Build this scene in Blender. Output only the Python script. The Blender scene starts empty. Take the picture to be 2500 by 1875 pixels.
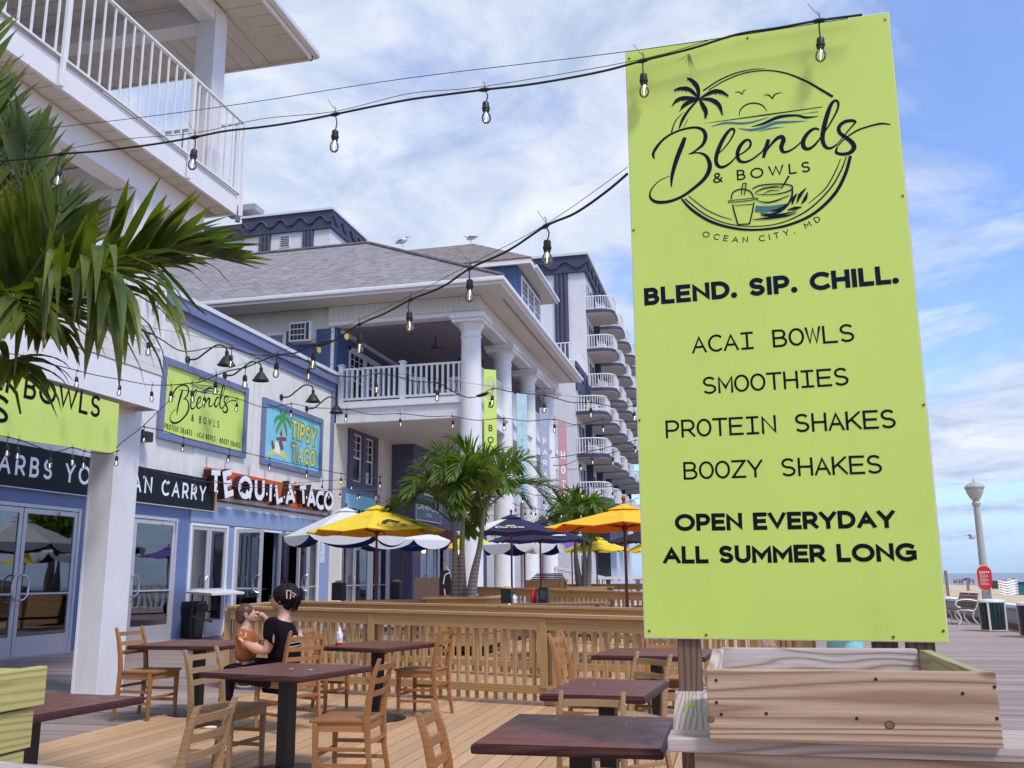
import bpy, bmesh, math, random
from mathutils import Vector, Matrix
import numpy as np
random.seed(7)
S=bpy.context.scene; COL=S.collection
# ---------------------------------------------------------------- camera, sky, sun, exposure
H=1.42; FP=2250.0
def _n(v): return v/np.linalg.norm(v)
_up=_n(np.array([-123,10692,-2250.])); _no=np.array([545,-467.,-2250.]); _no=_n(_no-_up*(_no@_up)); _ea=np.cross(_no,_up)
R=np.array([_ea,_no,_up])
cam=bpy.data.cameras.new('camera'); co=bpy.data.objects.new('camera',cam); COL.objects.link(co)
cam.sensor_width=36; cam.lens=36*FP/2500; cam.clip_end=6000; cam.clip_start=.05
M4=Matrix.Identity(4)
for i in range(3):
    for j in range(3): M4[i][j]=R[i][j]
M4.translation=(0,0,H); co.matrix_world=M4; S.camera=co
SUN_EL,SUN_AZ=math.radians(56),math.radians(128)      # azimuth clockwise from north (+Y)
sd=Vector((math.sin(SUN_AZ)*math.cos(SUN_EL),math.cos(SUN_AZ)*math.cos(SUN_EL),math.sin(SUN_EL)))
sl=bpy.data.lights.new('sun','SUN'); sl.energy=2.0; sl.angle=math.radians(12); sl.color=(1,.95,.88)
so=bpy.data.objects.new('sun',sl); COL.objects.link(so); so.rotation_euler=sd.to_track_quat('Z','Y').to_euler(); so.location=(0,0,60)
W=bpy.data.worlds.new('World'); S.world=W; W.use_nodes=True
nt=W.node_tree; nt.nodes.clear()
def N(t,typ,**k):
    n=t.nodes.new(typ)
    for a,b in k.items():
        if a.startswith('i_'):
            key=a[2:]; key=int(key) if key.isdigit() else key.replace('_',' ')
            n.inputs[key].default_value=b
        else: setattr(n,a,b)
    return n
def world():
    L=nt.links.new
    sky=N(nt,'ShaderNodeTexSky',sky_type='NISHITA',sun_disc=False,sun_elevation=SUN_EL,sun_rotation=SUN_AZ,air_density=1.0,dust_density=.6,ozone_density=3.0)
    tc=N(nt,'ShaderNodeTexCoord'); sep=N(nt,'ShaderNodeSeparateXYZ'); L(tc.outputs['Generated'],sep.inputs[0])
    # project the view direction on a cloud layer: (x/z, y/z)
    zz=N(nt,'ShaderNodeMath',operation='MAXIMUM',i_1=.0); L(sep.outputs[2],zz.inputs[0])
    za=N(nt,'ShaderNodeMath',operation='ADD',i_1=.16); L(zz.outputs[0],za.inputs[0])
    dx=N(nt,'ShaderNodeMath',operation='DIVIDE'); L(sep.outputs[0],dx.inputs[0]); L(za.outputs[0],dx.inputs[1])
    dy=N(nt,'ShaderNodeMath',operation='DIVIDE'); L(sep.outputs[1],dy.inputs[0]); L(za.outputs[0],dy.inputs[1])
    cv=N(nt,'ShaderNodeCombineXYZ'); L(dx.outputs[0],cv.inputs[0]); L(dy.outputs[0],cv.inputs[1])
    mp=N(nt,'ShaderNodeMapping'); mp.inputs['Rotation'].default_value=(0,0,.5); mp.inputs['Scale'].default_value=(1,1.0,1); mp.inputs['Location'].default_value=(3.1,1.7,0)
    L(cv.outputs[0],mp.inputs[0])
    n1=N(nt,'ShaderNodeTexNoise',i_Scale=1.5,i_Detail=10.0,i_Roughness=.60,i_Distortion=.5); L(mp.outputs[0],n1.inputs[0])
    n2=N(nt,'ShaderNodeTexNoise',i_Scale=.42,i_Detail=3.0,i_Roughness=.5); L(mp.outputs[0],n2.inputs[0])
    ad=N(nt,'ShaderNodeMath',operation='MULTIPLY_ADD',i_1=.8); L(n2.outputs[0],ad.inputs[0]); L(n1.outputs[0],ad.inputs[2])
    # clearer air to the east (towards +X), as in the photograph
    ex=N(nt,'ShaderNodeMath',operation='MULTIPLY_ADD',i_1=-.16); L(sep.outputs[0],ex.inputs[0]); L(ad.outputs[0],ex.inputs[2])
    r=N(nt,'ShaderNodeValToRGB'); r.color_ramp.elements[0].position=.74; r.color_ramp.elements[1].position=.90
    r.color_ramp.elements[0].color=(0.16,0.16,0.16,1); r.color_ramp.elements[1].color=(.97,.97,.97,1)
    L(ex.outputs[0],r.inputs[0])
    n3=N(nt,'ShaderNodeTexNoise',i_Scale=3.2,i_Detail=8.0,i_Roughness=.62,i_Distortion=.6); L(mp.outputs[0],n3.inputs[0])
    cr=N(nt,'ShaderNodeValToRGB'); cr.color_ramp.elements[0].position=.33; cr.color_ramp.elements[1].position=.66
    cr.color_ramp.elements[0].color=(2.9,3.6,4.9,1); cr.color_ramp.elements[1].color=(5.5,5.8,6.5,1)
    L(n3.outputs[0],cr.inputs[0])
    st=N(nt,'ShaderNodeMixRGB',blend_type='MULTIPLY',i_Fac=1.0); st.inputs[2].default_value=(1.0,1.2,1.6,1); L(sky.outputs[0],st.inputs[1])
    mx=N(nt,'ShaderNodeMixRGB'); L(r.outputs[0],mx.inputs[0]); L(st.outputs[0],mx.inputs[1]); L(cr.outputs[0],mx.inputs[2])
    # towards the horizon the far layer thins into pale blue
    hz=N(nt,'ShaderNodeMapRange',i_1=.0,i_2=.10,i_3=.75,i_4=0.0); L(sep.outputs[2],hz.inputs[0])
    m2=N(nt,'ShaderNodeMixRGB'); m2.inputs[2].default_value=(2.5,3.7,5.6,1); L(hz.outputs[0],m2.inputs[0]); L(mx.outputs[0],m2.inputs[1])
    bg=N(nt,'ShaderNodeBackground',i_Strength=.108); L(m2.outputs[0],bg.inputs[0])
    out=N(nt,'ShaderNodeOutputWorld'); L(bg.outputs[0],out.inputs[0])
world()
S.view_settings.view_transform='Standard'; S.view_settings.look='None'; S.view_settings.exposure=0.6; S.view_settings.gamma=1
S.view_settings.use_curve_mapping=False
S.render.engine='CYCLES'
# ---------------------------------------------------------------- picture-to-place geometry (plane intersections in metres)
CC=np.array([0,0,H])
def ray(u,v): return R@np.array([u-1250,-(v-937.5),-FP])
def onZ(u,v,z=0.): r=ray(u,v); return Vector(CC+r*((z-H)/r[2]))
def onX(u,v,x): r=ray(u,v); return Vector(CC+r*(x/r[0]))
def onY(u,v,y): r=ray(u,v); return Vector(CC+r*(y/r[1]))
# ---------------------------------------------------------------- objects
def tag(o,label=None,cat=None,group=None,kind=None):
    for k,v in (('label',label),('category',cat),('group',group),('kind',kind)):
        if v: o[k]=v
    return o
def empty(name,loc=(0,0,0),label=None,cat=None,group=None,kind=None,rz=0,s=1,parent=None):
    o=bpy.data.objects.new(name,None); COL.objects.link(o); o.location=loc; o.rotation_euler=(0,0,rz); o.scale=(s,s,s)
    o.empty_display_size=.2
    if parent: o.parent=parent
    return tag(o,label,cat,group,kind)
def wloc(o):
    v=Vector((0,0,0))
    while o is not None: v+=o.location; o=o.parent
    return v
def smooth(me,ang=35):
    me.polygons.foreach_set('use_smooth',[True]*len(me.polygons))
    try: me.set_sharp_from_angle(angle=math.radians(ang))
    except Exception: pass
class MB:
    def __init__(s): s.v=[]; s.f=[]; s.m=[]; s.mi=0
    def add(s,vs,fs):
        b=len(s.v); s.v+= [tuple(x) for x in vs]; s.f+=[tuple(b+i for i in f) for f in fs]; s.m+=[s.mi]*len(fs); return s
    def box(s,a,b):
        (x0,y0,z0),(x1,y1,z1)=a,b
        if x0>x1:x0,x1=x1,x0
        if y0>y1:y0,y1=y1,y0
        if z0>z1:z0,z1=z1,z0
        return s.add([(x0,y0,z0),(x1,y0,z0),(x1,y1,z0),(x0,y1,z0),(x0,y0,z1),(x1,y0,z1),(x1,y1,z1),(x0,y1,z1)],
            [(0,3,2,1),(4,5,6,7),(0,1,5,4),(1,2,6,5),(2,3,7,6),(3,0,4,7)])
    def bar(s,p,q,w,h=None,up=(0,0,1)):
        p,q=Vector(p),Vector(q); h=h or w; d=(q-p).normalized(); u=Vector(up)
        if abs(d.dot(u))>.98: u=Vector((0,1,0))
        sd_=d.cross(u).normalized(); u=sd_.cross(d)
        vs=[]
        for c in (p,q):
            for a,b in ((-1,-1),(1,-1),(1,1),(-1,1)): vs.append(c+sd_*a*w/2+u*b*h/2)
        return s.add(vs,[(0,3,2,1),(4,5,6,7),(0,1,5,4),(1,2,6,5),(2,3,7,6),(3,0,4,7)])
    def tube(s,pts,r,n=8,cap=True):
        pts=[Vector(p) for p in pts]; rs=list(r) if isinstance(r,(list,tuple)) else [r]*len(pts)
        if len(rs)!=len(pts): rs=list(np.interp(np.linspace(0,1,len(pts)),np.linspace(0,1,len(rs)),rs))
        vs=[];fs=[];pu=None
        for i,p in enumerate(pts):
            d=(pts[min(i+1,len(pts)-1)]-pts[max(i-1,0)])
            d=d.normalized() if d.length>1e-9 else Vector((0,0,1))
            if pu is None: pu=Vector((0,0,1)) if abs(d.z)<.9 else Vector((1,0,0))
            a=d.cross(pu).normalized(); b=a.cross(d).normalized(); pu=b
            for k in range(n):
                t=2*math.pi*k/n; vs.append(p+(a*math.cos(t)+b*math.sin(t))*rs[i])
        for i in range(len(pts)-1):
            for k in range(n):
                k2=(k+1)%n; fs.append((i*n+k,i*n+k2,(i+1)*n+k2,(i+1)*n+k))
        if cap: fs.append(tuple(range(n-1,-1,-1))); fs.append(tuple((len(pts)-1)*n+k for k in range(n)))
        return s.add(vs,fs)
    def lathe(s,prof,c=(0,0,0),n=24,ax=None):
        vs=[];fs=[];c=Vector(c)
        for r,z in prof:
            for k in range(n):
                t=2*math.pi*k/n; vs.append(c+Vector((r*math.cos(t),r*math.sin(t),z)))
        for i in range(len(prof)-1):
            for k in range(n):
                k2=(k+1)%n; fs.append((i*n+k,i*n+k2,(i+1)*n+k2,(i+1)*n+k))
        fs.append(tuple(range(n-1,-1,-1))); fs.append(tuple((len(prof)-1)*n+k for k in range(n)))
        return s.add(vs,fs)
    def poly(s,pts,th=0,nrm=None):
        pts=[Vector(p) for p in pts]; n=len(pts)
        if not th: return s.add(pts,[tuple(range(n))])
        nv=Vector(nrm)*th if nrm is not None else (pts[1]-pts[0]).cross(pts[2]-pts[0]).normalized()*th
        vs=pts+[p-nv for p in pts]
        return s.add(vs,[tuple(range(n)),tuple(range(2*n-1,n-1,-1))]+[(i,i+n,(i+1)%n+n,(i+1)%n) for i in range(n)])
    def sphere(s,c,r,n=10,m=8,sc=(1,1,1)):
        prof=[(max(1e-4,math.sin(math.pi*i/m))*1.0,-math.cos(math.pi*i/m)) for i in range(m+1)]
        b=len(s.v); s.lathe(prof,(0,0,0),n)
        for i in range(b,len(s.v)):
            x,y,z=s.v[i]; s.v[i]=(c[0]+x*r*sc[0],c[1]+y*r*sc[1],c[2]+z*r*sc[2])
        return s
    def build(s,name,mat,parent=None,world=False,sm=False,kind=None,label=None,cat=None,group=None,bev=0,recalc=True,ang=35):
        me=bpy.data.meshes.new(name)
        off=wloc(parent) if (world and parent is not None) else Vector((0,0,0))
        me.from_pydata([(a[0]-off.x,a[1]-off.y,a[2]-off.z) for a in s.v],[],s.f)
        mats=mat if isinstance(mat,(list,tuple)) else [mat]
        for m in mats: me.materials.append(m)
        if len(mats)>1: me.polygons.foreach_set('material_index',s.m)
        if recalc:
            bm=bmesh.new(); bm.from_mesh(me); bmesh.ops.recalc_face_normals(bm,faces=bm.faces)
            if bev: bmesh.ops.bevel(bm,geom=[e for e in bm.edges if len(e.link_faces)==2 and e.calc_face_angle()>.6],offset=bev,segments=2,profile=.6,affect='EDGES',clamp_overlap=True)
            bm.to_mesh(me); bm.free()
        if sm: smooth(me,ang)
        me.update()
        o=bpy.data.objects.new(name,me); COL.objects.link(o)
        if parent: o.parent=parent
        return tag(o,label,cat,group,kind)
def kids(o): return [c for c in bpy.data.objects if c.parent==o]
def index_kids():
    d={}
    for o in COL.objects:
        if o.parent: d.setdefault(o.parent.name,[]).append(o)
    return d
def copy_tree(o,loc=None,rz=None,s=None,label=None,idx=None,parent=None,group=None):
    idx=idx if idx is not None else index_kids()
    c=o.copy(); COL.objects.link(c)
    if parent is not None: c.parent=parent
    if loc is not None: c.location=loc
    if rz is not None: c.rotation_euler=(0,0,rz)
    if s is not None: c.scale=(s,s,s) if not isinstance(s,(tuple,list)) else s
    if label: c['label']=label
    if group: c['group']=group
    for k in idx.get(o.name,[]): copy_tree(k,parent=c,idx=idx)
    return c
_bc={}
def board(name,p,q,w,t,mat,parent=None,up=(0,0,1),bev=.003,world=True,label=None,kind=None):
    """a plank from p to q: local X along it, w across (perpendicular to up), t thick along up"""
    p,q=Vector(p),Vector(q); L=(q-p).length; d=(q-p).normalized(); u=Vector(up)
    if abs(d.dot(u))>.98: u=Vector((0,1,0)) if abs(d.y)<.9 else Vector((1,0,0))
    yv=u.cross(d).normalized(); u=d.cross(yv)
    k=(round(L,3),round(w,4),round(t,4),bev,mat.name)
    if k not in _bc:
        mb=MB(); mb.box((-L/2,-w/2,-t/2),(L/2,w/2,t/2)); o=mb.build(name,mat,bev=bev); _bc[k]=o.data; o.name='tmp_x'; COL.objects.unlink(o); bpy.data.objects.remove(o)
    o=bpy.data.objects.new(name,_bc[k]); COL.objects.link(o)
    m=Matrix((( d.x,yv.x,u.x,0),(d.y,yv.y,u.y,0),(d.z,yv.z,u.z,0),(0,0,0,1)))
    c=(p+q)/2
    if parent is not None:
        o.parent=parent
        if world: c=c-wloc(parent)
    m.translation=c; o.matrix_basis=m
    if label: o['label']=label
    if kind: o['kind']=kind
    return o
# ---------------------------------------------------------------- materials
MT={}
def mat(name,col,rough=.6,metal=0,spec=.5,var=.12,scale=6,bump=0,bscale=40,stretch=(1,1,1),dirt=0,emit=None):
    m=bpy.data.materials.new(name); m.use_nodes=True; t=m.node_tree; b=t.nodes['Principled BSDF']; L=t.links.new
    b.inputs['Roughness'].default_value=rough; b.inputs['Metallic'].default_value=metal; b.inputs['Specular IOR Level'].default_value=spec
    c=tuple(col)+(1,)
    tc=N(t,'ShaderNodeTexCoord'); mp=N(t,'ShaderNodeMapping'); mp.inputs['Scale'].default_value=stretch; L(tc.outputs['Object'],mp.inputs[0])
    no=N(t,'ShaderNodeTexNoise',i_Scale=scale,i_Detail=5.0,i_Roughness=.6); L(mp.outputs[0],no.inputs[0])
    r=N(t,'ShaderNodeValToRGB'); r.color_ramp.elements[0].position=.3; r.color_ramp.elements[1].position=.7
    r.color_ramp.elements[0].color=tuple(x*(1-var) for x in col)+(1,); r.color_ramp.elements[1].color=tuple(min(1,x*(1+var)) for x in col)+(1,)
    L(no.outputs[0],r.inputs[0]); last=r.outputs[0]
    if dirt:
        n2=N(t,'ShaderNodeTexNoise',i_Scale=1.3,i_Detail=8.0,i_Roughness=.72); mp2=N(t,'ShaderNodeMapping'); mp2.inputs['Scale'].default_value=(1.6,1.6,.35); L(tc.outputs['Object'],mp2.inputs[0]); L(mp2.outputs[0],n2.inputs[0])
        r2=N(t,'ShaderNodeValToRGB'); r2.color_ramp.elements[0].position=.52; r2.color_ramp.elements[1].position=.72
        r2.color_ramp.elements[0].color=(1,1,1,1); r2.color_ramp.elements[1].color=(1-dirt,1-dirt*1.08,1-dirt*1.25,1); L(n2.outputs[0],r2.inputs[0])
        mm=N(t,'ShaderNodeMixRGB',blend_type='MULTIPLY',i_Fac=1.0); L(last,mm.inputs[1]); L(r2.outputs[0],mm.inputs[2]); last=mm.outputs[0]
    L(last,b.inputs['Base Color'])
    if bump:
        nb=N(t,'ShaderNodeTexNoise',i_Scale=bscale,i_Detail=4.0); L(mp.outputs[0],nb.inputs[0]); bp=N(t,'ShaderNodeBump',i_Strength=bump,i_Distance=.01); L(nb.outputs[0],bp.inputs['Height']); L(bp.outputs[0],b.inputs['Normal'])
    if emit: b.inputs['Emission Color'].default_value=tuple(emit[:3])+(1,); b.inputs['Emission Strength'].default_value=emit[3]
    MT[name]=m; return m
def wood(name,a,b_,rough=.65,freq=9,dist=3.0,sx=.35,ys=2.6,lf=75,knot=.5,lines=.6,bump=.25,rnd=.12):
    """sawn board: grain runs along local X, knots and early/late wood bands; every board shifted by its own random"""
    m=bpy.data.materials.new(name); m.use_nodes=True; t=m.node_tree; b=t.nodes['Principled BSDF']; L=t.links.new
    b.inputs['Roughness'].default_value=rough; b.inputs['Specular IOR Level'].default_value=.3
    tc=N(t,'ShaderNodeTexCoord'); oi=N(t,'ShaderNodeObjectInfo')
    sc=N(t,'ShaderNodeVectorMath',operation='SCALE'); sc.inputs[0].default_value=(37,19,23); L(oi.outputs['Random'],sc.inputs['Scale'])
    ad=N(t,'ShaderNodeVectorMath',operation='ADD'); L(tc.outputs['Object'],ad.inputs[0]); L(sc.outputs[0],ad.inputs[1])
    mp=N(t,'ShaderNodeMapping'); mp.inputs['Scale'].default_value=(sx,ys,ys); L(ad.outputs[0],mp.inputs[0])
    w=N(t,'ShaderNodeTexNoise',i_Scale=1.6,i_Detail=2.0,i_Roughness=.45,i_Distortion=.6); L(mp.outputs[0],w.inputs[0])
    sx_=N(t,'ShaderNodeSeparateXYZ'); L(ad.outputs[0],sx_.inputs[0]); yz=N(t,'ShaderNodeMath',operation='ADD'); L(sx_.outputs[1],yz.inputs[0]); L(sx_.outputs[2],yz.inputs[1])
    yl=N(t,'ShaderNodeMath',operation='MULTIPLY',i_1=float(lf)); L(yz.outputs[0],yl.inputs[0])
    mu=N(t,'ShaderNodeMath',operation='MULTIPLY_ADD',i_1=float(freq)*dist*.55); L(w.outputs[0],mu.inputs[0]); L(yl.outputs[0],mu.inputs[2])
    fr=N(t,'ShaderNodeMath',operation='PINGPONG',i_1=1.0); L(mu.outputs[0],fr.inputs[0])
    pw=N(t,'ShaderNodeMath',operation='POWER',i_1=2.2); L(fr.outputs[0],pw.inputs[0])
    fine=N(t,'ShaderNodeTexNoise',i_Scale=30.0,i_Detail=4.0,i_Roughness=.7); mpf=N(t,'ShaderNodeMapping'); mpf.inputs['Scale'].default_value=(.12,3,3); L(ad.outputs[0],mpf.inputs[0]); L(mpf.outputs[0],fine.inputs[0])
    mx=N(t,'ShaderNodeMath',operation='MULTIPLY_ADD',i_1=lines); L(pw.outputs[0],mx.inputs[0])
    f2=N(t,'ShaderNodeMath',operation='MULTIPLY',i_1=.75); L(fine.outputs[0],f2.inputs[0]); L(f2.outputs[0],mx.inputs[2])
    r=N(t,'ShaderNodeValToRGB'); r.color_ramp.elements[0].position=.15; r.color_ramp.elements[1].position=1.0
    r.color_ramp.elements[0].color=tuple(a)+(1,); r.color_ramp.elements[1].color=tuple(b_)+(1,); L(mx.outputs[0],r.inputs[0])
    hs=N(t,'ShaderNodeHueSaturation'); mr=N(t,'ShaderNodeMapRange',i_3=1-rnd,i_4=1+rnd); L(oi.outputs['Random'],mr.inputs[0]); L(mr.outputs[0],hs.inputs['Value']); L(r.outputs[0],hs.inputs['Color'])
    last=hs.outputs[0]
    if knot:
        vk=N(t,'ShaderNodeTexVoronoi',i_Scale=2.3); mk=N(t,'ShaderNodeMapping'); mk.inputs['Scale'].default_value=(.8,1.7,1.7); L(ad.outputs[0],mk.inputs[0]); L(mk.outputs[0],vk.inputs[0])
        rk=N(t,'ShaderNodeValToRGB'); e=rk.color_ramp.elements; e[0].position=.0; e[1].position=.085; e[0].color=(.25,.14,.09,1); e[1].color=(1,1,1,1)
        e2=rk.color_ramp.elements.new(.045); e2.color=(.5,.36,.25,1)
        L(vk.outputs['Distance'],rk.inputs[0]); mm=N(t,'ShaderNodeMixRGB',blend_type='MULTIPLY',i_Fac=knot); L(last,mm.inputs[1]); L(rk.outputs[0],mm.inputs[2]); last=mm.outputs[0]
    L(last,b.inputs['Base Color'])
    bp=N(t,'ShaderNodeBump',i_Strength=bump,i_Distance=.004); L(mx.outputs[0],bp.inputs['Height']); L(bp.outputs[0],b.inputs['Normal'])
    MT[name]=m; return m
white=mat('white paint',(.72,.71,.72),.45,var=.05,scale=2,dirt=.16,bump=.12,bscale=5)
whitec=mat('white column paint',(.74,.73,.74),.5,var=.05,scale=3,dirt=.16,bump=.15,bscale=9)
trimw=mat('white trim',(.76,.75,.76),.4,var=.03)
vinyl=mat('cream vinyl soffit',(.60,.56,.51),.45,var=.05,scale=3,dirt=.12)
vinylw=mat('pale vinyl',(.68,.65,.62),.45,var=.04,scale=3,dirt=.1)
stucco=mat('white stucco',(.72,.70,.66),.9,var=.07,scale=1.5,dirt=.22,bump=.3,bscale=45)
cream=mat('cream stucco',(.66,.61,.54),.9,var=.06,scale=1.5,dirt=.12,bump=.2,bscale=45)
slate=mat('slate blue trim',(.16,.19,.33),.6,var=.06,scale=3,dirt=.08)
bluew=mat('blue wall paint',(.12,.17,.33),.6,var=.08,scale=2,dirt=.1)
ltblue=mat('light blue frame paint',(.25,.32,.50),.5,var=.05,scale=3)
siding=mat('blue clapboard',(.055,.105,.24),.55,var=.08,scale=2)
purple=mat('purple grey wall',(.085,.08,.15),.6,var=.06,scale=2)
shake=mat('blue cedar shakes',(.05,.10,.24),.6,var=.25,scale=5)
navy=mat('navy parapet',(.045,.048,.095),.6,var=.08,scale=1)
towerw=mat('tower white stucco',(.66,.65,.69),.85,var=.05,scale=.6,dirt=.1)
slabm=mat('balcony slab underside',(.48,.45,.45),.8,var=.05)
alu=mat('pale aluminium frame',(.50,.49,.53),.4,metal=.2,var=.04)
steel=mat('brushed steel',(.62,.62,.66),.28,metal=1,var=.03)
blackm=mat('black metal',(.012,.011,.014),.45,var=.2)
blackr=mat('black rubber cord',(.010,.009,.010),.5,var=.2)
blackbox=mat('black plastic',(.012,.012,.016),.4,var=.15)
lime=mat('lime green panel',(.59,.73,.145),.42,var=.04,scale=.9,dirt=.06)
limeedge=mat('white panel edge',(.75,.75,.72),.5)
ink=mat('dark navy ink',(.006,.011,.030),.6,var=.05,spec=.08)
inkb=mat('black ink',(.006,.008,.012),.6,var=.05,spec=.08)
teal=mat('teal ink',(.04,.16,.22),.5,var=.05)
signblack=mat('black sign board',(.008,.013,.018),.55,var=.1,spec=.2)
signw=mat('white lettering',(.82,.82,.85),.4,var=.02)
skyb=mat('sky blue sign face',(.22,.55,.72),.5,var=.12,scale=2)
orange=mat('orange sign backing',(.62,.10,.02),.5,var=.08)
brown=mat('dark brown letter sides',(.03,.012,.012),.5,var=.1)
yel=mat('yellow sign lettering',(.75,.62,.14),.5,var=.08)
grn=mat('green sign ink',(.05,.32,.08),.5,var=.15)
tan=mat('tan sign ink',(.55,.36,.15),.5,var=.15)
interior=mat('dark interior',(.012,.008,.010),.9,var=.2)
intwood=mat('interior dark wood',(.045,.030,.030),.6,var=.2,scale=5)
curtain=mat('pale curtain',(.35,.38,.42),.8,var=.15,scale=4,stretch=(1,8,.3))
gutter=mat('white gutter metal',(.70,.71,.74),.35,var=.04,dirt=.12)
rust=mat('rust brown drip edge',(.14,.05,.035),.6,var=.1)
sand=mat('beach sand',(.50,.38,.25),.95,var=.14,scale=.4,bump=.6,bscale=3)
concrete=mat('grey sea wall',(.33,.33,.38),.85,var=.08,scale=2,dirt=.15)
concap=mat('pale wall cap',(.62,.66,.72),.8,var=.06,scale=2)
skinm=mat('skin',(.60,.34,.25),.5,var=.06,scale=10)
hairb=mat('black hair',(.012,.008,.010),.6,spec=.15,var=.3,scale=30,stretch=(1,1,.2))
hairc=mat('brown hair',(.10,.045,.030),.5,var=.3,scale=30)
shirtb=mat('black cotton',(.009,.007,.012),.9,spec=.1,var=.2,bump=.3,bscale=30)
pantsm=mat('dark plum leggings',(.012,.008,.022),.85,spec=.15,var=.2)
rustshirt=mat('burnt orange cotton',(.36,.11,.035),.85,var=.22,bump=.4,bscale=20)
shoew=mat('white rubber',(.75,.75,.75),.5)
pinkn=mat('pale pink nail',(.85,.62,.62),.3)
trash=mat('black trash bin',(.010,.009,.013),.35,var=.15)
red=mat('red enamel',(.55,.02,.02),.35,var=.05)
metalw=mat('white enamel metal',(.68,.68,.70),.35,var=.04,dirt=.08)
greyp=mat('grey lamp post paint',(.38,.37,.37),.45,var=.06)
soil=mat('dark potting soil',(.06,.035,.025),.95,var=.3,scale=30,bump=.8,bscale=60)
vent=mat('dark louvre',(.05,.05,.06),.7)
gullw=mat('gull white',(.75,.75,.78),.7); gullg=mat('gull grey',(.33,.33,.36),.7)
deckw=wood('new pine deck boards',(.55,.355,.21),(.37,.22,.115),.6,freq=7,knot=.55,lines=.55,rnd=.16)
fencew=wood('new pine railing',(.53,.345,.165),(.35,.205,.085),.55,freq=6,knot=.6,lines=.5,rnd=.10)
greyw=wood('weathered boardwalk planks',(.37,.295,.275),(.20,.15,.14),.8,freq=8,knot=.25,lines=.5,rnd=.2)
oldw=wood('weathered rail timber',(.56,.49,.48),(.30,.23,.20),.75,freq=12,dist=3.2,ys=3.6,knot=.6,lines=.75,bump=.5,rnd=.08)
planterw=wood('planter timber',(.52,.385,.285),(.30,.19,.125),.65,freq=9,dist=3.2,sx=.30,ys=4.6,knot=.85,lines=.8,bump=.5,rnd=.06)
greenw=wood('green treated timber',(.52,.47,.19),(.33,.28,.10),.65,freq=9,dist=2.6,ys=4.2,sx=.3,knot=.85,lines=.7,bump=.35,rnd=.06)
agedgreen=wood('aged green timber',(.36,.34,.20),(.22,.19,.10),.7,freq=9,dist=2.6,ys=4.2,sx=.3,knot=.6,lines=.7)
postw=wood('dark post timber',(.22,.14,.10),(.10,.06,.045),.7,freq=9,knot=.4,lines=.8,bump=.4)
chairw=wood('honey oak chair wood',(.40,.19,.075),(.25,.10,.035),.42,freq=5,knot=0,lines=.35,bump=.08,rnd=.15)
chairg=wood('sun bleached chair wood',(.38,.245,.125),(.24,.135,.062),.55,freq=5,knot=0,lines=.45,bump=.1,rnd=.12)
picnic=wood('grey picnic table timber',(.30,.20,.17),(.17,.10,.08),.6,freq=6,knot=.2,lines=.5)
pole=wood('varnished umbrella pole',(.22,.065,.025),(.12,.03,.012),.35,freq=4,knot=0,lines=.3,bump=.05)
def tabletop():
    m=mat('burgundy laminate table top',(.135,.042,.028),.36,var=.22,scale=3,stretch=(.3,6,1),bump=.10,bscale=30,dirt=.0); t=m.node_tree; b=t.nodes['Principled BSDF']; n=N(t,'ShaderNodeTexNoise',i_Scale=5.0,i_Detail=9.0,i_Roughness=.75); r=N(t,'ShaderNodeMapRange',i_1=.35,i_2=.7,i_3=.24,i_4=.58); t.links.new(n.outputs[0],r.inputs[0]); t.links.new(r.outputs[0],b.inputs['Roughness']); return m
tablem=tabletop(); tablem.node_tree.nodes['Principled BSDF'].inputs['Specular IOR Level'].default_value=.25
tedge=wood('worn table edge',(.085,.030,.028),(.035,.012,.014),.5,freq=14,knot=0,lines=.8,bump=.5)
def fabric(name,c,c2=None):
    m=mat(name,c,.8,var=.05,scale=3,bump=.25,bscale=14)
    t=m.node_tree; b=t.nodes['Principled BSDF']; L=t.links.new
    tr=N(t,'ShaderNodeBsdfTranslucent'); tr.inputs[0].default_value=tuple(c2 or c)+(1,); mx=N(t,'ShaderNodeMixShader',i_Fac=.28)
    out=[n for n in t.nodes if n.type=='OUTPUT_MATERIAL'][0]; L(b.outputs[0],mx.inputs[1]); L(tr.outputs[0],mx.inputs[2]); L(mx.outputs[0],out.inputs[0]); return m
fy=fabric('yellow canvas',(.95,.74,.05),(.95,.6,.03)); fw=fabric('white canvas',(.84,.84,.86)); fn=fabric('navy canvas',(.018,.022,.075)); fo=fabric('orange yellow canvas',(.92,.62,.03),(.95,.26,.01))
fb=fabric('royal blue canvas',(.012,.045,.22)); fp=fabric('purple canvas',(.20,.13,.50)); fk=fabric('black canvas',(.02,.015,.03))
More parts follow.
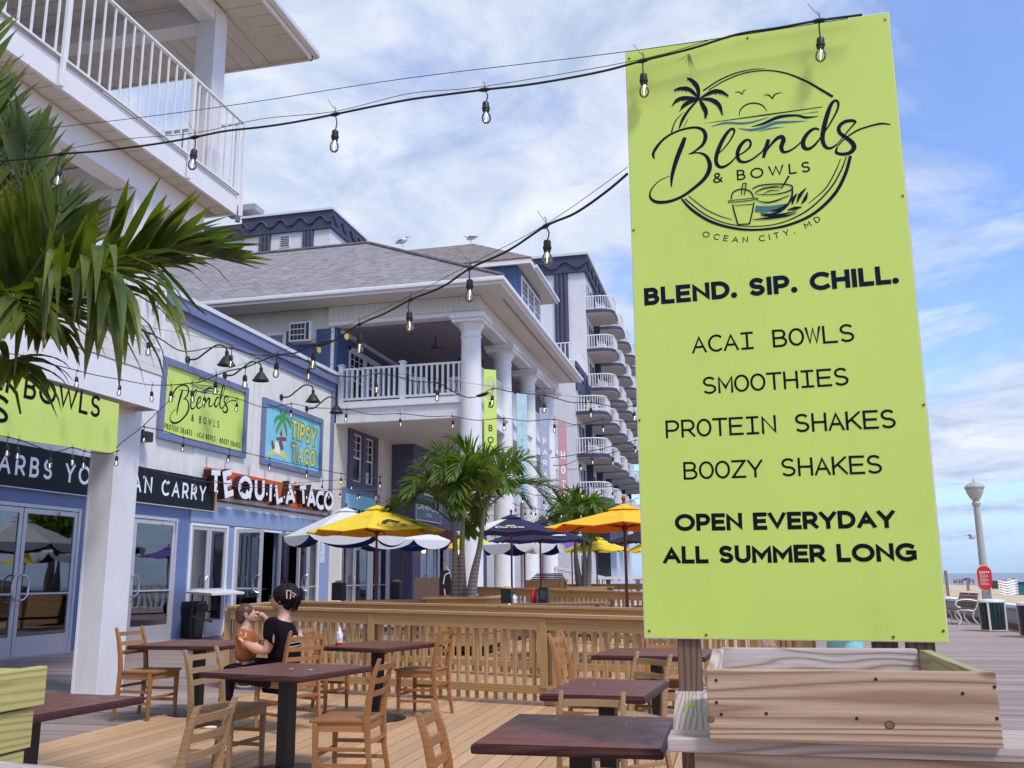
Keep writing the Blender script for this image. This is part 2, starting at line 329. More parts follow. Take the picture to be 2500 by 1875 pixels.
def leafmat(name,a,b_,tip):
    m=bpy.data.materials.new(name); m.use_nodes=True; t=m.node_tree; p=t.nodes['Principled BSDF']; L=t.links.new
    tc=N(t,'ShaderNodeTexCoord'); no=N(t,'ShaderNodeTexNoise',i_Scale=3.0,i_Detail=4.0); L(tc.outputs['Object'],no.inputs[0])
    r=N(t,'ShaderNodeValToRGB'); e=r.color_ramp.elements; e[0].position=.35; e[1].position=.62; e[0].color=tuple(a)+(1,); e[1].color=tuple(b_)+(1,); L(no.outputs[0],r.inputs[0])
    at=N(t,'ShaderNodeAttribute',attribute_name='tipf'); mx0=N(t,'ShaderNodeMixRGB'); mx0.inputs[2].default_value=tuple(tip)+(1,)
    n2=N(t,'ShaderNodeTexNoise',i_Scale=14.0,i_Detail=3.0); L(tc.outputs['Object'],n2.inputs[0])
    ma=N(t,'ShaderNodeMath',operation='MULTIPLY_ADD',i_1=1.0,i_2=-.5); L(at.outputs['Fac'],ma.inputs[0])
    ad=N(t,'ShaderNodeMath',operation='ADD'); L(ma.outputs[0],ad.inputs[0]); L(n2.outputs[0],ad.inputs[1])
    rr=N(t,'ShaderNodeValToRGB'); rr.color_ramp.elements[0].position=.86; rr.color_ramp.elements[1].position=1.0; L(ad.outputs[0],rr.inputs[0]); L(rr.outputs[0],mx0.inputs[0]); L(r.outputs[0],mx0.inputs[1])
    L(mx0.outputs[0],p.inputs['Base Color']); p.inputs['Roughness'].default_value=.38; p.inputs['Specular IOR Level'].default_value=.5
    tr=N(t,'ShaderNodeBsdfTranslucent'); mb=N(t,'ShaderNodeMixRGB',blend_type='MULTIPLY',i_Fac=1.0); mb.inputs[2].default_value=(1.5,1.6,.6,1); L(mx0.outputs[0],mb.inputs[1]); L(mb.outputs[0],tr.inputs[0])
    mx=N(t,'ShaderNodeMixShader',i_Fac=.32); out=[n for n in t.nodes if n.type=='OUTPUT_MATERIAL'][0]; L(p.outputs[0],mx.inputs[1]); L(tr.outputs[0],mx.inputs[2]); L(mx.outputs[0],out.inputs[0]); MT[name]=m; return m
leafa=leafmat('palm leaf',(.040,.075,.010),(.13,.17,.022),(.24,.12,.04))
leafb=leafmat('light green palm leaf',(.060,.115,.018),(.16,.24,.045),(.20,.17,.05))  # lighter green than the foreground leaf
stalk=mat('palm leaf stalk',(.12,.15,.04),.5,var=.2)
def trunkmat():
    m=mat('ringed palm trunk',(.21,.17,.15),.8,var=.2,scale=8); t=m.node_tree; b=t.nodes['Principled BSDF']; L=t.links.new
    tc=N(t,'ShaderNodeTexCoord'); w=N(t,'ShaderNodeTexWave',wave_type='BANDS',bands_direction='Z',i_Scale=4.2,i_Distortion=1.2,i_Detail=2.0); L(tc.outputs['Object'],w.inputs[0])
    r=N(t,'ShaderNodeValToRGB'); e=r.color_ramp.elements; e[0].position=.0; e[1].position=.25; e[0].color=(.15,.115,.10,1); e[1].color=(.26,.21,.185,1); L(w.outputs[0],r.inputs[0])
    L(r.outputs[0],b.inputs['Base Color']); bp=N(t,'ShaderNodeBump',i_Strength=.5,i_Distance=.01); L(w.outputs[0],bp.inputs['Height']); L(bp.outputs[0],b.inputs['Normal']); return m
trunkm=trunkmat(); shaft=mat('olive crownshaft',(.16,.17,.075),.45,var=.12,scale=4,stretch=(4,4,.5))
def glass(name,tint,gl,trn=.5,rough=.02):
    m=bpy.data.materials.new(name); m.use_nodes=True; t=m.node_tree; t.nodes.clear(); L=t.links.new
    a=N(t,'ShaderNodeBsdfTransparent'); a.inputs[0].default_value=tuple(tint)+(1,); g=N(t,'ShaderNodeBsdfGlossy'); g.inputs[0].default_value=(.9,.92,1,1); g.inputs[1].default_value=rough
    fr=N(t,'ShaderNodeFresnel',i_IOR=1.5); ad=N(t,'ShaderNodeMath',operation='MULTIPLY_ADD',i_1=1.0,i_2=gl,use_clamp=True); L(fr.outputs[0],ad.inputs[0])
    # slight waviness of the panes
    tc=N(t,'ShaderNodeTexCoord'); no=N(t,'ShaderNodeTexNoise',i_Scale=.8,i_Detail=1.0); L(tc.outputs['Object'],no.inputs[0]); bp=N(t,'ShaderNodeBump',i_Strength=.12,i_Distance=.05); L(no.outputs[0],bp.inputs['Height']); L(bp.outputs[0],g.inputs['Normal'])
    mx=N(t,'ShaderNodeMixShader'); L(ad.outputs[0],mx.inputs[0]); L(a.outputs[0],mx.inputs[1]); L(g.outputs[0],mx.inputs[2]); o=N(t,'ShaderNodeOutputMaterial'); L(mx.outputs[0],o.inputs[0]); MT[name]=m; return m
doorglass=glass('tinted door glass',(.42,.40,.44),.16); winglass=glass('dark window glass',(.25,.24,.28),.10)
bulbg=glass('clear bulb glass',(.93,.94,.95),.10,rough=.05)
filam=mat('warm lamp filament',(.9,.6,.2),.5,emit=(1,.62,.2,2.2)); filoff=mat('brass filament',(.7,.5,.25),.4,metal=.6)
def shingle(name,axis,c1=(.30,.28,.30),c2=(.19,.175,.19)):
    m=bpy.data.materials.new(name); m.use_nodes=True; t=m.node_tree; b=t.nodes['Principled BSDF']; L=t.links.new; b.inputs['Roughness'].default_value=.9
    tc=N(t,'ShaderNodeTexCoord'); sp=N(t,'ShaderNodeSeparateXYZ'); L(tc.outputs['Object'],sp.inputs[0])
    cb=N(t,'ShaderNodeCombineXYZ'); L(sp.outputs[axis],cb.inputs[0]); L(sp.outputs[2],cb.inputs[1])
    br=N(t,'ShaderNodeTexBrick',i_Scale=1.0,offset=.5); br.inputs['Brick Width'].default_value=.30; br.inputs['Row Height'].default_value=.095; br.inputs['Mortar Size'].default_value=.010
    br.inputs['Mortar Smooth'].default_value=.6
    br.inputs['Color1'].default_value=tuple(c1)+(1,); br.inputs['Color2'].default_value=tuple(c2)+(1,); br.inputs['Mortar'].default_value=(.09,.085,.10,1); L(cb.outputs[0],br.inputs[0])
    no=N(t,'ShaderNodeTexNoise',i_Scale=2.2,i_Detail=6.0,i_Roughness=.8); L(tc.outputs['Object'],no.inputs[0]); mm=N(t,'ShaderNodeMixRGB',blend_type='OVERLAY',i_Fac=.45); L(br.outputs[0],mm.inputs[1]); L(no.outputs[0],mm.inputs[2])
    L(mm.outputs[0],b.inputs['Base Color']); bp=N(t,'ShaderNodeBump',i_Strength=.8,i_Distance=.02); L(br.outputs['Fac'],bp.inputs['Height']); bp.invert=True; L(bp.outputs[0],b.inputs['Normal']); MT[name]=m; return m
shS=shingle('grey shingles south slope',0); shE=shingle('grey shingles east slope',1)
shS2=shingle('brownish shingles south slope',0,(.25,.215,.21),(.16,.13,.13)); shE2=shingle('brownish shingles east slope',1,(.25,.215,.21),(.16,.13,.13))
def seamat():
    m=mat('sea water',(.055,.105,.15),.25,var=.2,scale=.02,stretch=(1,6,1)); t=m.node_tree; b=t.nodes['Principled BSDF']; L=t.links.new
    tc=N(t,'ShaderNodeTexCoord'); n=N(t,'ShaderNodeTexNoise',i_Scale=.6,i_Detail=6.0); mp=N(t,'ShaderNodeMapping'); mp.inputs['Scale'].default_value=(1.0,.3,1); L(tc.outputs['Object'],mp.inputs[0]); L(mp.outputs[0],n.inputs[0]); bp=N(t,'ShaderNodeBump',i_Strength=.6,i_Distance=.5); L(n.outputs[0],bp.inputs['Height']); L(bp.outputs[0],b.inputs['Normal']); return m
sea=seamat()
# ---------------------------------------------------------------- lettering: an own stroke alphabet
def ar(cx,cy,rx,ry,a0,a1,n=14):
    return [(cx+rx*math.cos(math.radians(a0+(a1-a0)*i/n)),cy+ry*math.sin(math.radians(a0+(a1-a0)*i/n))) for i in range(n+1)]
def Sg(w): 
    r=.25
    return ar(w/2,.75,w/2*.92,.25,42,200,12)[:-1]+ar(w/2,.75,w/2*.92,.25,200,268,5)[:-1]+ar(w/2,.25,w/2,.25,88,-140,16)
GL={'A':(.80,[[(0,0),(.40,1),(.80,0)],[(.22,.33),(.58,.33)]]),
'B':(.60,[[(0,0),(0,1)],[(0,1),(.32,1)]+ar(.32,.76,.22,.24,90,-90)[1:]+[(0,.52)],[(0,.52),(.34,.52)]+ar(.34,.26,.26,.26,90,-90)[1:]+[(0,0)]]),
'C':(.78,[ar(.48,.5,.48,.5,54,306,24)]),
'D':(.74,[[(0,0),(0,1)],[(0,1),(.26,1)]+ar(.26,.5,.48,.5,90,-90,20)[1:]+[(0,0)]]),
'E':(.56,[[(.56,1),(0,1),(0,0),(.56,0)],[(0,.51),(.50,.51)]]),
'F':(.54,[[(.54,1),(0,1),(0,0)],[(0,.49),(.48,.49)]]),
'G':(.84,[ar(.48,.5,.48,.5,54,330,24)[:-1]+[(.86,.16),(.86,.48),(.56,.48)]]),
'H':(.68,[[(0,0),(0,1)],[(.68,0),(.68,1)],[(0,.5),(.68,.5)]]),
'I':(0,[[(0,0),(0,1)]]),
'K':(.64,[[(0,0),(0,1)],[(.62,1),(0,.36)],[(.22,.58),(.66,0)]]),
'L':(.50,[[(0,1),(0,0),(.50,0)]]),
'M':(.86,[[(0,0),(0,1),(.43,.28),(.86,1),(.86,0)]]),
'N':(.70,[[(0,0),(0,1),(.70,0),(.70,1)]]),
'O':(.98,[ar(.49,.5,.49,.5,0,360,32)]),
'P':(.60,[[(0,0),(0,1)],[(0,1),(.32,1)]+ar(.32,.70,.28,.30,90,-90)[1:]+[(0,.40)]]),
'Q':(.98,[ar(.49,.5,.49,.5,0,360,28),[(.55,.28),(.95,-.06)]]),
'R':(.62,[[(0,0),(0,1)],[(0,1),(.32,1)]+ar(.32,.70,.28,.30,90,-90)[1:]+[(0,.40)],[(.32,.40),(.62,0)]]),
'S':(.60,[Sg(.58)]),
'T':(.66,[[(0,1),(.66,1)],[(.33,1),(.33,0)]]),
'U':(.66,[[(0,1),(0,.36)]+ar(.33,.34,.33,.34,180,360)+[(.66,.36),(.66,1)]]),
'V':(.78,[[(0,1),(.39,0),(.78,1)]]),
'W':(1.16,[[(0,1),(.29,0),(.58,1),(.87,0),(1.16,1)]]),
'X':(.68,[[(0,0),(.68,1)],[(0,1),(.68,0)]]),
'Y':(.72,[[(0,1),(.36,.42),(.72,1)],[(.36,.42),(.36,0)]]),
'Z':(.62,[[(0,1),(.62,1),(0,0),(.62,0)]]),
'&':(.74,[[(.72,0),(.18,.66)]+ar(.34,.78,.20,.20,200,-20,12)+[(.44,.58),(.12,.40)]+ar(.30,.24,.28,.24,150,330,12)+[(.70,.42)]]),
'.':(.02,[[(0,0),(0,.03)]]),',':(.06,[[(.06,.06),(0,-.14)]]),'-':(.18,[[(0,.45),(.18,.45)]]),'/':(.4,[[(0,0),(.4,1)]]),' ':(.24,[])}
def mono(ch):
    w,s=GL[ch]
    if ch=='I': return [[(.06,1),(.48,1)],[(.27,1),(.27,0)],[(.06,0),(.48,0)]]
    if w<=0: return s
    k=(.54 if ch not in 'BCDEFHLNPRUZKS' else .50)/max(w,.5)
    off=(.54-k*w)/2
    return [[(off+x*k,y) for x,y in q] for q in s]
class Plane:
    """a flat face: origin, right and up unit vectors, outward normal"""
    def __init__(s,o,u,v,n=None):
        s.o,s.u,s.v=Vector(o),Vector(u).normalized(),Vector(v).normalized(); s.n=Vector(n).normalized() if n is not None else s.u.cross(s.v).normalized()
    def P(s,x,y,e=0): return s.o+s.u*x+s.v*y+s.n*e
    def px(s,u,v):
        r=Vector(ray(u,v)); c=Vector((0,0,H)); t=(s.o-c).dot(s.n)/r.dot(s.n); q=c+r*t-s.o
        return (q.dot(s.u),q.dot(s.v))
def ribbon(mb,pl,pts,hw,e,closed=False,clip=None):
    pts=[Vector((p[0],p[1])) for p in pts]; q=[pts[0]]
    for p in pts[1:]:
        if (p-q[-1]).length>1e-6: q.append(p)
    pts=q; n=len(pts)
    if n<2: return
    if not isinstance(hw,(list,tuple)): hw=[hw]*n
    elif len(hw)!=n: hw=[hw[min(len(hw)-1,int(i*len(hw)/n))] for i in range(n)]
    if (pts[0]-pts[-1]).length<1e-5: closed=True
    if clip and not closed:
        pts=list(pts); pts[0]=pts[0]+(pts[0]-pts[1]).normalized()*hw[0]; pts[-1]=pts[-1]+(pts[-1]-pts[-2]).normalized()*hw[-1]
    vs=[]
    for i,p in enumerate(pts):
        a=pts[i-1] if i>0 else (pts[-2] if closed else None); b=pts[i+1] if i<n-1 else (pts[1] if closed else None)
        d1=(p-a).normalized() if a is not None else None; d2=(b-p).normalized() if b is not None else None
        if d1 is None: d1=d2
        if d2 is None: d2=d1
        t=(d1+d2); t=t.normalized() if t.length>1e-4 else d2
        nn=Vector((-t.y,t.x)); c=max(.42,nn.dot(Vector((-d2.y,d2.x))))
        k=hw[i]/c
        for q_ in (p+nn*k,p-nn*k):
            if clip:
                P0_,dx_,dy_,lo_,hi_=clip; r_=q_-P0_; y_=min(max(r_.dot(dy_),lo_),hi_); q_=P0_+dx_*r_.dot(dx_)+dy_*y_
            vs.append(pl.P(*q_,e))
    mb.add(vs,[(2*i,2*i+1,2*i+3,2*i+2) for i in range(n-1)])
def spl(P,n=8):
    if len(P)<3: return P
    Q=[P[0]]+list(P)+[P[-1]]; out=[]
    for i in range(1,len(Q)-2):
        p0,p1,p2,p3=[np.array(x,float) for x in Q[i-1:i+3]]
        for k in range(n):
            t=k/n; out.append(tuple(.5*((2*p1)+(-p0+p2)*t+(2*p0-5*p1+4*p2-p3)*t*t+(-p0+3*p1-3*p2+p3)*t**3)))
    out.append(tuple(P[-1])); return out
def layout(text,th,track,monof=False):
    """stroke list in cap-height units and total width"""
    x=0; out=[]
    for ch in text:
        if monof:
            if ch!=' ': out.append((ch,x,mono(ch),.54))
            x+=.54+track
        else:
            w,s=GL[ch]; out.append((ch,x,s,w)); x+=w+th+track
    return out,x-track-(0 if monof else 0)
def text(pl,txt,p0,p1,h,th=.16,track=.12,monof=False,eps=.0006,name='lettering',m=None,parent=None,path=None,mb=None,fit=True,bold=None):
    """letters along the straight baseline p0-p1 (face coordinates, metres), cap height h, stroke weight th*h"""
    own=mb is None; mb=mb or MB()
    lay,Wd=layout(txt,th,track,monof)
    P0,P1=Vector(p0),Vector(p1); L=(P1-P0).length; dx=(P1-P0).normalized(); dy=Vector((-dx.y,dx.x)); kx=L/Wd if fit else h
    if fit and not monof:
        sw=sum(l[3] for l in lay); kg=(L-h*(len(lay)*th+(len(lay)-1)*track))/max(sw,.01)
        if sw>.3 and kg>.3*h:
            kx=h; x_=0; nl=[]
            for ch,x,st,w in lay: nl.append((ch,x_,[[(a*kg/h,b) for a,b in s_] for s_ in st],w*kg/h)); x_+=w*kg/h+th+track
            lay=nl
    z=eps
    for ch,x,st,w in lay:
        if own: mb=MB()
        for sidx,s in enumerate(st):
            if ch=='.':
                c=P0+dx*((x+th*.5)*kx)+dy*(th*.62*h); r=th*h*.66
                mb.add([pl.P(c.x+r*math.cos(t*math.pi/8),c.y+r*math.sin(t*math.pi/8),z) for t in range(16)],[tuple(range(16))]); continue
            pts=[]
            for a,b in s:
                X=(x+th*.5+a*(1 if not monof else 1))*kx; Y=(th/2+b*(1-th))*h
                q=P0+dx*X+dy*Y; pts.append((q.x,q.y))
            ribbon(mb,pl,pts,th*h/2,z,clip=(P0,dx,dy,0,h) if ch not in 'Q,' else None); z+=.00003
        if own and mb.v: mb.build('letter',m or ink,parent,world=True,recalc=False)
def panelbox(name,pl,w,h,t,m,parent,bev=0,kind=None):
    mb=MB(); a=[pl.P(0,0),pl.P(w,0),pl.P(w,h),pl.P(0,h)]; mb.poly(a,t,pl.n); return mb.build(name,m,parent,world=True,bev=bev)
# ---------------------------------------------------------------- ground, boardwalk, deck
g=MB(); g.box((-2500,-300,-3.2),(60,3000,-2.4)); g.build('ground',mat('dark ground under the boards',(.05,.04,.035),.95),kind='structure')
SB=MB()                                             # beach: one sheet running down to the water
xs=[7.1,9,14,20,30,40,52,66]; zs=[.40,.36,.2,0,-.4,-.85,-1.42,-2.2]
ys=[-60]+[i*8 for i in range(-4,30)]+[300,420,600,900,1500,2500]
random.seed(3)
for i,y in enumerate(ys):
    for x,z in zip(xs,zs): SB.v.append((x+ (0 if x<8 else random.uniform(-.8,.8)),y,z+(random.uniform(-.05,.05) if 8<x<60 else 0)))
    if i:
        for k in range(len(xs)-1): a=(i-1)*len(xs)+k; SB.f.append((a,a+1,a+1+len(xs),a+len(xs)))
SB.m=[0]*len(SB.f); SB.build('sand_beach',sand,sm=True,kind='structure')
s_=MB(); s_.add([(50,-400,-1.5),(5200,-400,-1.5),(5200,5200,-1.5),(50,5200,-1.5)],[(0,1,2,3)]); s_.build('sea',sea,kind='structure')
bw=empty('boardwalk',(0,0,0),kind='structure')
bm_=mat('painted gap shade under boards',(.03,.022,.022),.95)  # near-black sheet colour, shade between the boards painted in
gb=MB(); gb.box((-13.7,-4,-.10),(6.85,110,-.035)); gb.build('gap_shade_sheet',bm_,bw)
def planks(parent,x0,x1,y0,y1,w,gap,m,z=0,t=.03,joints=(3.2,),name='plank',joined=False):
    y=y0; mb=MB(); k=0
    while y<y1:
        L=x1-x0; n=max(1,round(L/joints[0])); off=random.uniform(0,1)
        cuts=[x0]+[x0+L*(i+off*.8)/n for i in range(1,n)]+[x1] if n>1 else [x0,x1]
        for a,b in zip(cuts[:-1],cuts[1:]):
            if b-a<.3: continue
            dz=random.uniform(-.004,.003)
            if joined: mb.box((a+.004,y,z-t+dz),(b-.004,y+w,z+dz))
            else: board(name,(a+.004,y+w/2,z-t/2+dz),(b-.004,y+w/2,z-t/2+dz),w,t,m,parent,bev=0)
        y+=w+gap; k+=1
    if joined: mb.build(name,m,parent,kind='stuff')
random.seed(5)
planks(bw,-13.6,-6.16,6.9,14.4,.185,.014,greyw,joints=(7.4,))
planks(bw,-13.6,-6.16,14.4,24,.185,.014,greyw,joints=(3.8,),joined=True,name='far_planks')
planks(bw,-13.6,6.84,24,60,.22,.016,greyw,joints=(6,),joined=True,name='distant_planks')
planks(bw,1.25,6.84,3.0,17.0,.185,.014,greyw,joints=(9,))
planks(bw,1.25,6.84,17.0,24,.185,.014,greyw,joints=(3.8,),joined=True,name='far_planks')
planks(bw,-13.6,-6.16,-3,6.9,.185,.014,greyw,joints=(7.4,),joined=True,name='near_planks')
planks(bw,1.25,6.84,-3,3.0,.185,.014,greyw,joints=(8,),joined=True,name='near_planks')
dk=empty('dining_deck',(0,0,0),kind='structure')
gd=MB(); gd.box((-6.1,-1.5,-.03),(1.2,30,-.012)); gd.build('gap_shade_sheet',bm_,dk)
x=-6.09; DZ=.028
while x<1.15:
    cuts=[-1.4,random.uniform(1.5,4),random.uniform(5.5,8.5),random.uniform(10,13),random.uniform(15,18),22,29.8]
    if x>-6.0:
        pass
    for a,b in zip(cuts[:-1],cuts[1:]):
        board('deck_board',(x+.0675,a+.003,DZ-.019+random.uniform(-.0015,.0015)),(x+.0675,b-.003,DZ-.019+random.uniform(-.0015,.0015)),.1325,.034,deckw,dk,bev=.002)
    x+=.1425
# ---------------------------------------------------------------- wooden railings
def railing(A,B,zA,zB,label,group=None,posts=2.0,bal=.125,low=True,extra=.03,mw=fencew,name='wooden_railing',both=True,cap=.14):
    A,B=Vector(A),Vector(B); d=(B-A); L=d.length; d.normalize(); nrm=Vector((d.y,-d.x,0))       # nrm points to the viewer side
    r=empty(name,(A.x,A.y,0),label,'railing',group)
    zt=lambda s: zA+(zB-zA)*s/L
    P=lambda s,z,o=0: A+d*s+nrm*o+Vector((0,0,z))
    e=extra
    s=0
    n=max(1,round(L/2.6)); 
    for i in range(n):
        a,b=L*i/n,L*(i+1)/n
        board('cap_rail',P(a-(.06 if i==0 else 0)+.002,zt(a)-.019),P(b-.002,zt(b)-.019),cap,.038,mw,r,bev=.004)
        board('top_rail',P(a+.002,zt(a)-.038-.07-.002,.019+.001),P(b-.002,zt(b)-.11,.02),.038,.14,mw,r)
        if low: board('bottom_rail',P(a+.002,.20,.02),P(b-.002,.20,.02),.038,.09,mw,r)
    s=.12
    while s<L-.05:
        board('baluster',P(s,e+.012+DZ,-.018),P(s,zt(s)-.045,-.018),.036,.036,mw,r,up=nrm,bev=.002); s+=bal
    np_=max(1,round(L/posts))
    for i in range(np_+1):
        s=min(max(L*i/np_,.045),L-.045)
        board('post',P(s,DZ,-.018-.018-.046),P(s,zt(s)-.04,-.082),.088,.088,mw,r,up=nrm,bev=.004)
        if 0<i<np_: board('post_face',P(s,.22,.042),P(s,zt(s)-.045,.042),.09,.018,mw,r,up=nrm,bev=.002)
    return r
def rpx(a,b,ya,yb,ext=0):
    A=onY(*a,ya); B=onY(*b,yb)
    if ext: B=B+(B-A)*ext
    return (A.x,A.y,0),(B.x,B.y,0),A.z,B.z
A_,B_,z0_,z1_=rpx((568,1478),(1573,1505),11.75,10.2,.20)
railing(A_,B_,z0_,z1_,'new pine railing nearest the brown tables, behind the seated woman',posts=2.35)
C_,D_,z2_,z3_=rpx((700,1465.5),(1573,1484),15.0,12.9,.2)
railing((A_[0],A_[1]+.05,0),(C_[0],C_[1],0),z0_-.002,z2_,'short new pine railing running back from the left end of the nearest railing',posts=2.6)
railing(C_,D_,z2_-.003,z3_,'second new pine railing, just behind the nearest one',posts=2.8)
E_,F_,z4_,z5_=rpx((1165,1432),(1573,1444.5),22,19.5,.2)
railing(E_,F_,z4_,z5_,'third pine railing with deep apron, in front of the white columns',posts=3)
railing((.74,9.85,0),(1.0,29,0),1.02,1.06,'long pine railing behind the big lime sign, edging the dining deck',posts=2.4)
railing((-5.4,30,0),(3,27.5,0),1.21,1.2,'farthest pine railing by the hotel columns',posts=3,bal=.2)
# ---------------------------------------------------------------- big lime sign
sB,sU,sV=Vector((-.36,3.776,1.184)),None,None
_a,_t,_ro=-.04,-.008,-.008
_d=Vector((math.cos(_a),math.sin(_a),0)); _k=Vector((0,0,1)); _nn=_d.cross(_k)
_u=_k*math.cos(_t)-_nn*math.sin(_t); _d2=_d*math.cos(_ro)+_u*math.sin(_ro); _u2=_u*math.cos(_ro)-_d*math.sin(_ro)
SW_,SH_=1.098,2.532
sg=empty('menu_sign',(-.36,3.776,0),'tall lime green menu sign with palm and bowl logo reading BLEND. SIP. CHILL.','sign')
PL=Plane(sB,_d2,_u2); 
if PL.n.y>0: PL.n=-PL.n
panelbox('white_panel_core',Plane(PL.P(-.003,-.003,-.0016),PL.u,PL.v,PL.n),SW_+.006,SH_+.006,.004,limeedge,sg)
panelbox('panel_face',PL,SW_,SH_,.0012,lime,sg)
panelbox('plywood_backing',Plane(PL.P(.006,.01,-.006),PL.u,PL.v,PL.n),SW_-.001,SH_-.004,.012,fencew,sg)
for xa,xb in ((.115,.205),(SW_-.16,SW_-.03)):
    p=PL.P((xa+xb)/2,0,-.066); board('sign_post',(p.x,p.y,DZ),PL.P((xa+xb)/2,SH_-.08,-.066),.09,.09,postw,sg,up=(0,1,0),bev=.003)
p=PL.P(SW_-.22,.6,-.066); board('sign_post',(p.x,p.y,DZ),PL.P(SW_-.22,SH_-.5,-.066),.09,.04,postw,sg,up=(0,1,0),bev=.003)
def screw(u,v):
    x,y=PL.px(u,v); o=MB(); c=PL.P(x,y,.0015)
    for rr,e,mm in ((.0055,.002,0),(.0025,.0035,1)):
        o.mi=mm; vs=[PL.P(x+rr*math.cos(k*math.pi/5),y+rr*math.sin(k*math.pi/5),e) for k in range(10)]; vs+=[PL.P(x+rr*math.cos(k*math.pi/5),y+rr*math.sin(k*math.pi/5),0.0005) for k in range(10)]
        o.add(vs,[tuple(range(10))]+[(k,(k+1)%10,(k+1)%10+10,k+10) for k in range(10)])
    o.build('screw',[mt_brass,blackm],sg,world=True)
mt_brass=mat('aged brass',(.38,.27,.10),.4,metal=.8,var=.2)
for u,v in ((1536,143),(1825,93),(2161,48),(1547,562),(2204,478),(1561,1026),(2255,988),(1585,1540),(1724,1550),(2181,1555),(2303,1540)): screw(u,v)
def sline(txt,a,b,hpx,th,track,monof=False,m=ink,name='lettering'):
    p0,p1=PL.px(*a),PL.px(*b); q=PL.px(a[0],a[1]-hpx); text(PL,txt,p0,p1,abs(q[1]-p0[1]),th,track,monof,m=m,parent=sg,name=name)
K=1.6589 # crop scale of the lower part
def c7(x,y): return (1500+x/K,600+y/K)
sline('BLEND. SIP. CHILL.',c7(122,243),c7(1152,152),71/K,.245,.09,name='slogan_lettering')
sline('ACAI BOWLS',c7(314,437),c7(966,388),70/K,.125,.14,True,inkb,'menu_lettering')
sline('SMOOTHIES',c7(356,602),c7(943,565),70/K,.125,.14,True,inkb,'menu_lettering')
sline('PROTEIN SHAKES',c7(206,780),c7(1134,738),72/K,.125,.14,True,inkb,'menu_lettering')
sline('BOOZY SHAKES',c7(278,948),c7(1078,922),72/K,.125,.14,True,inkb,'menu_lettering')
sline('OPEN EVERYDAY',c7(246,1156),c7(1140,1142),69/K,.235,.07,m=inkb,name='opening_lettering')
sline('ALL SUMMER LONG',c7(198,1288),c7(1225,1278),70/K,.235,.07,m=inkb,name='opening_lettering')
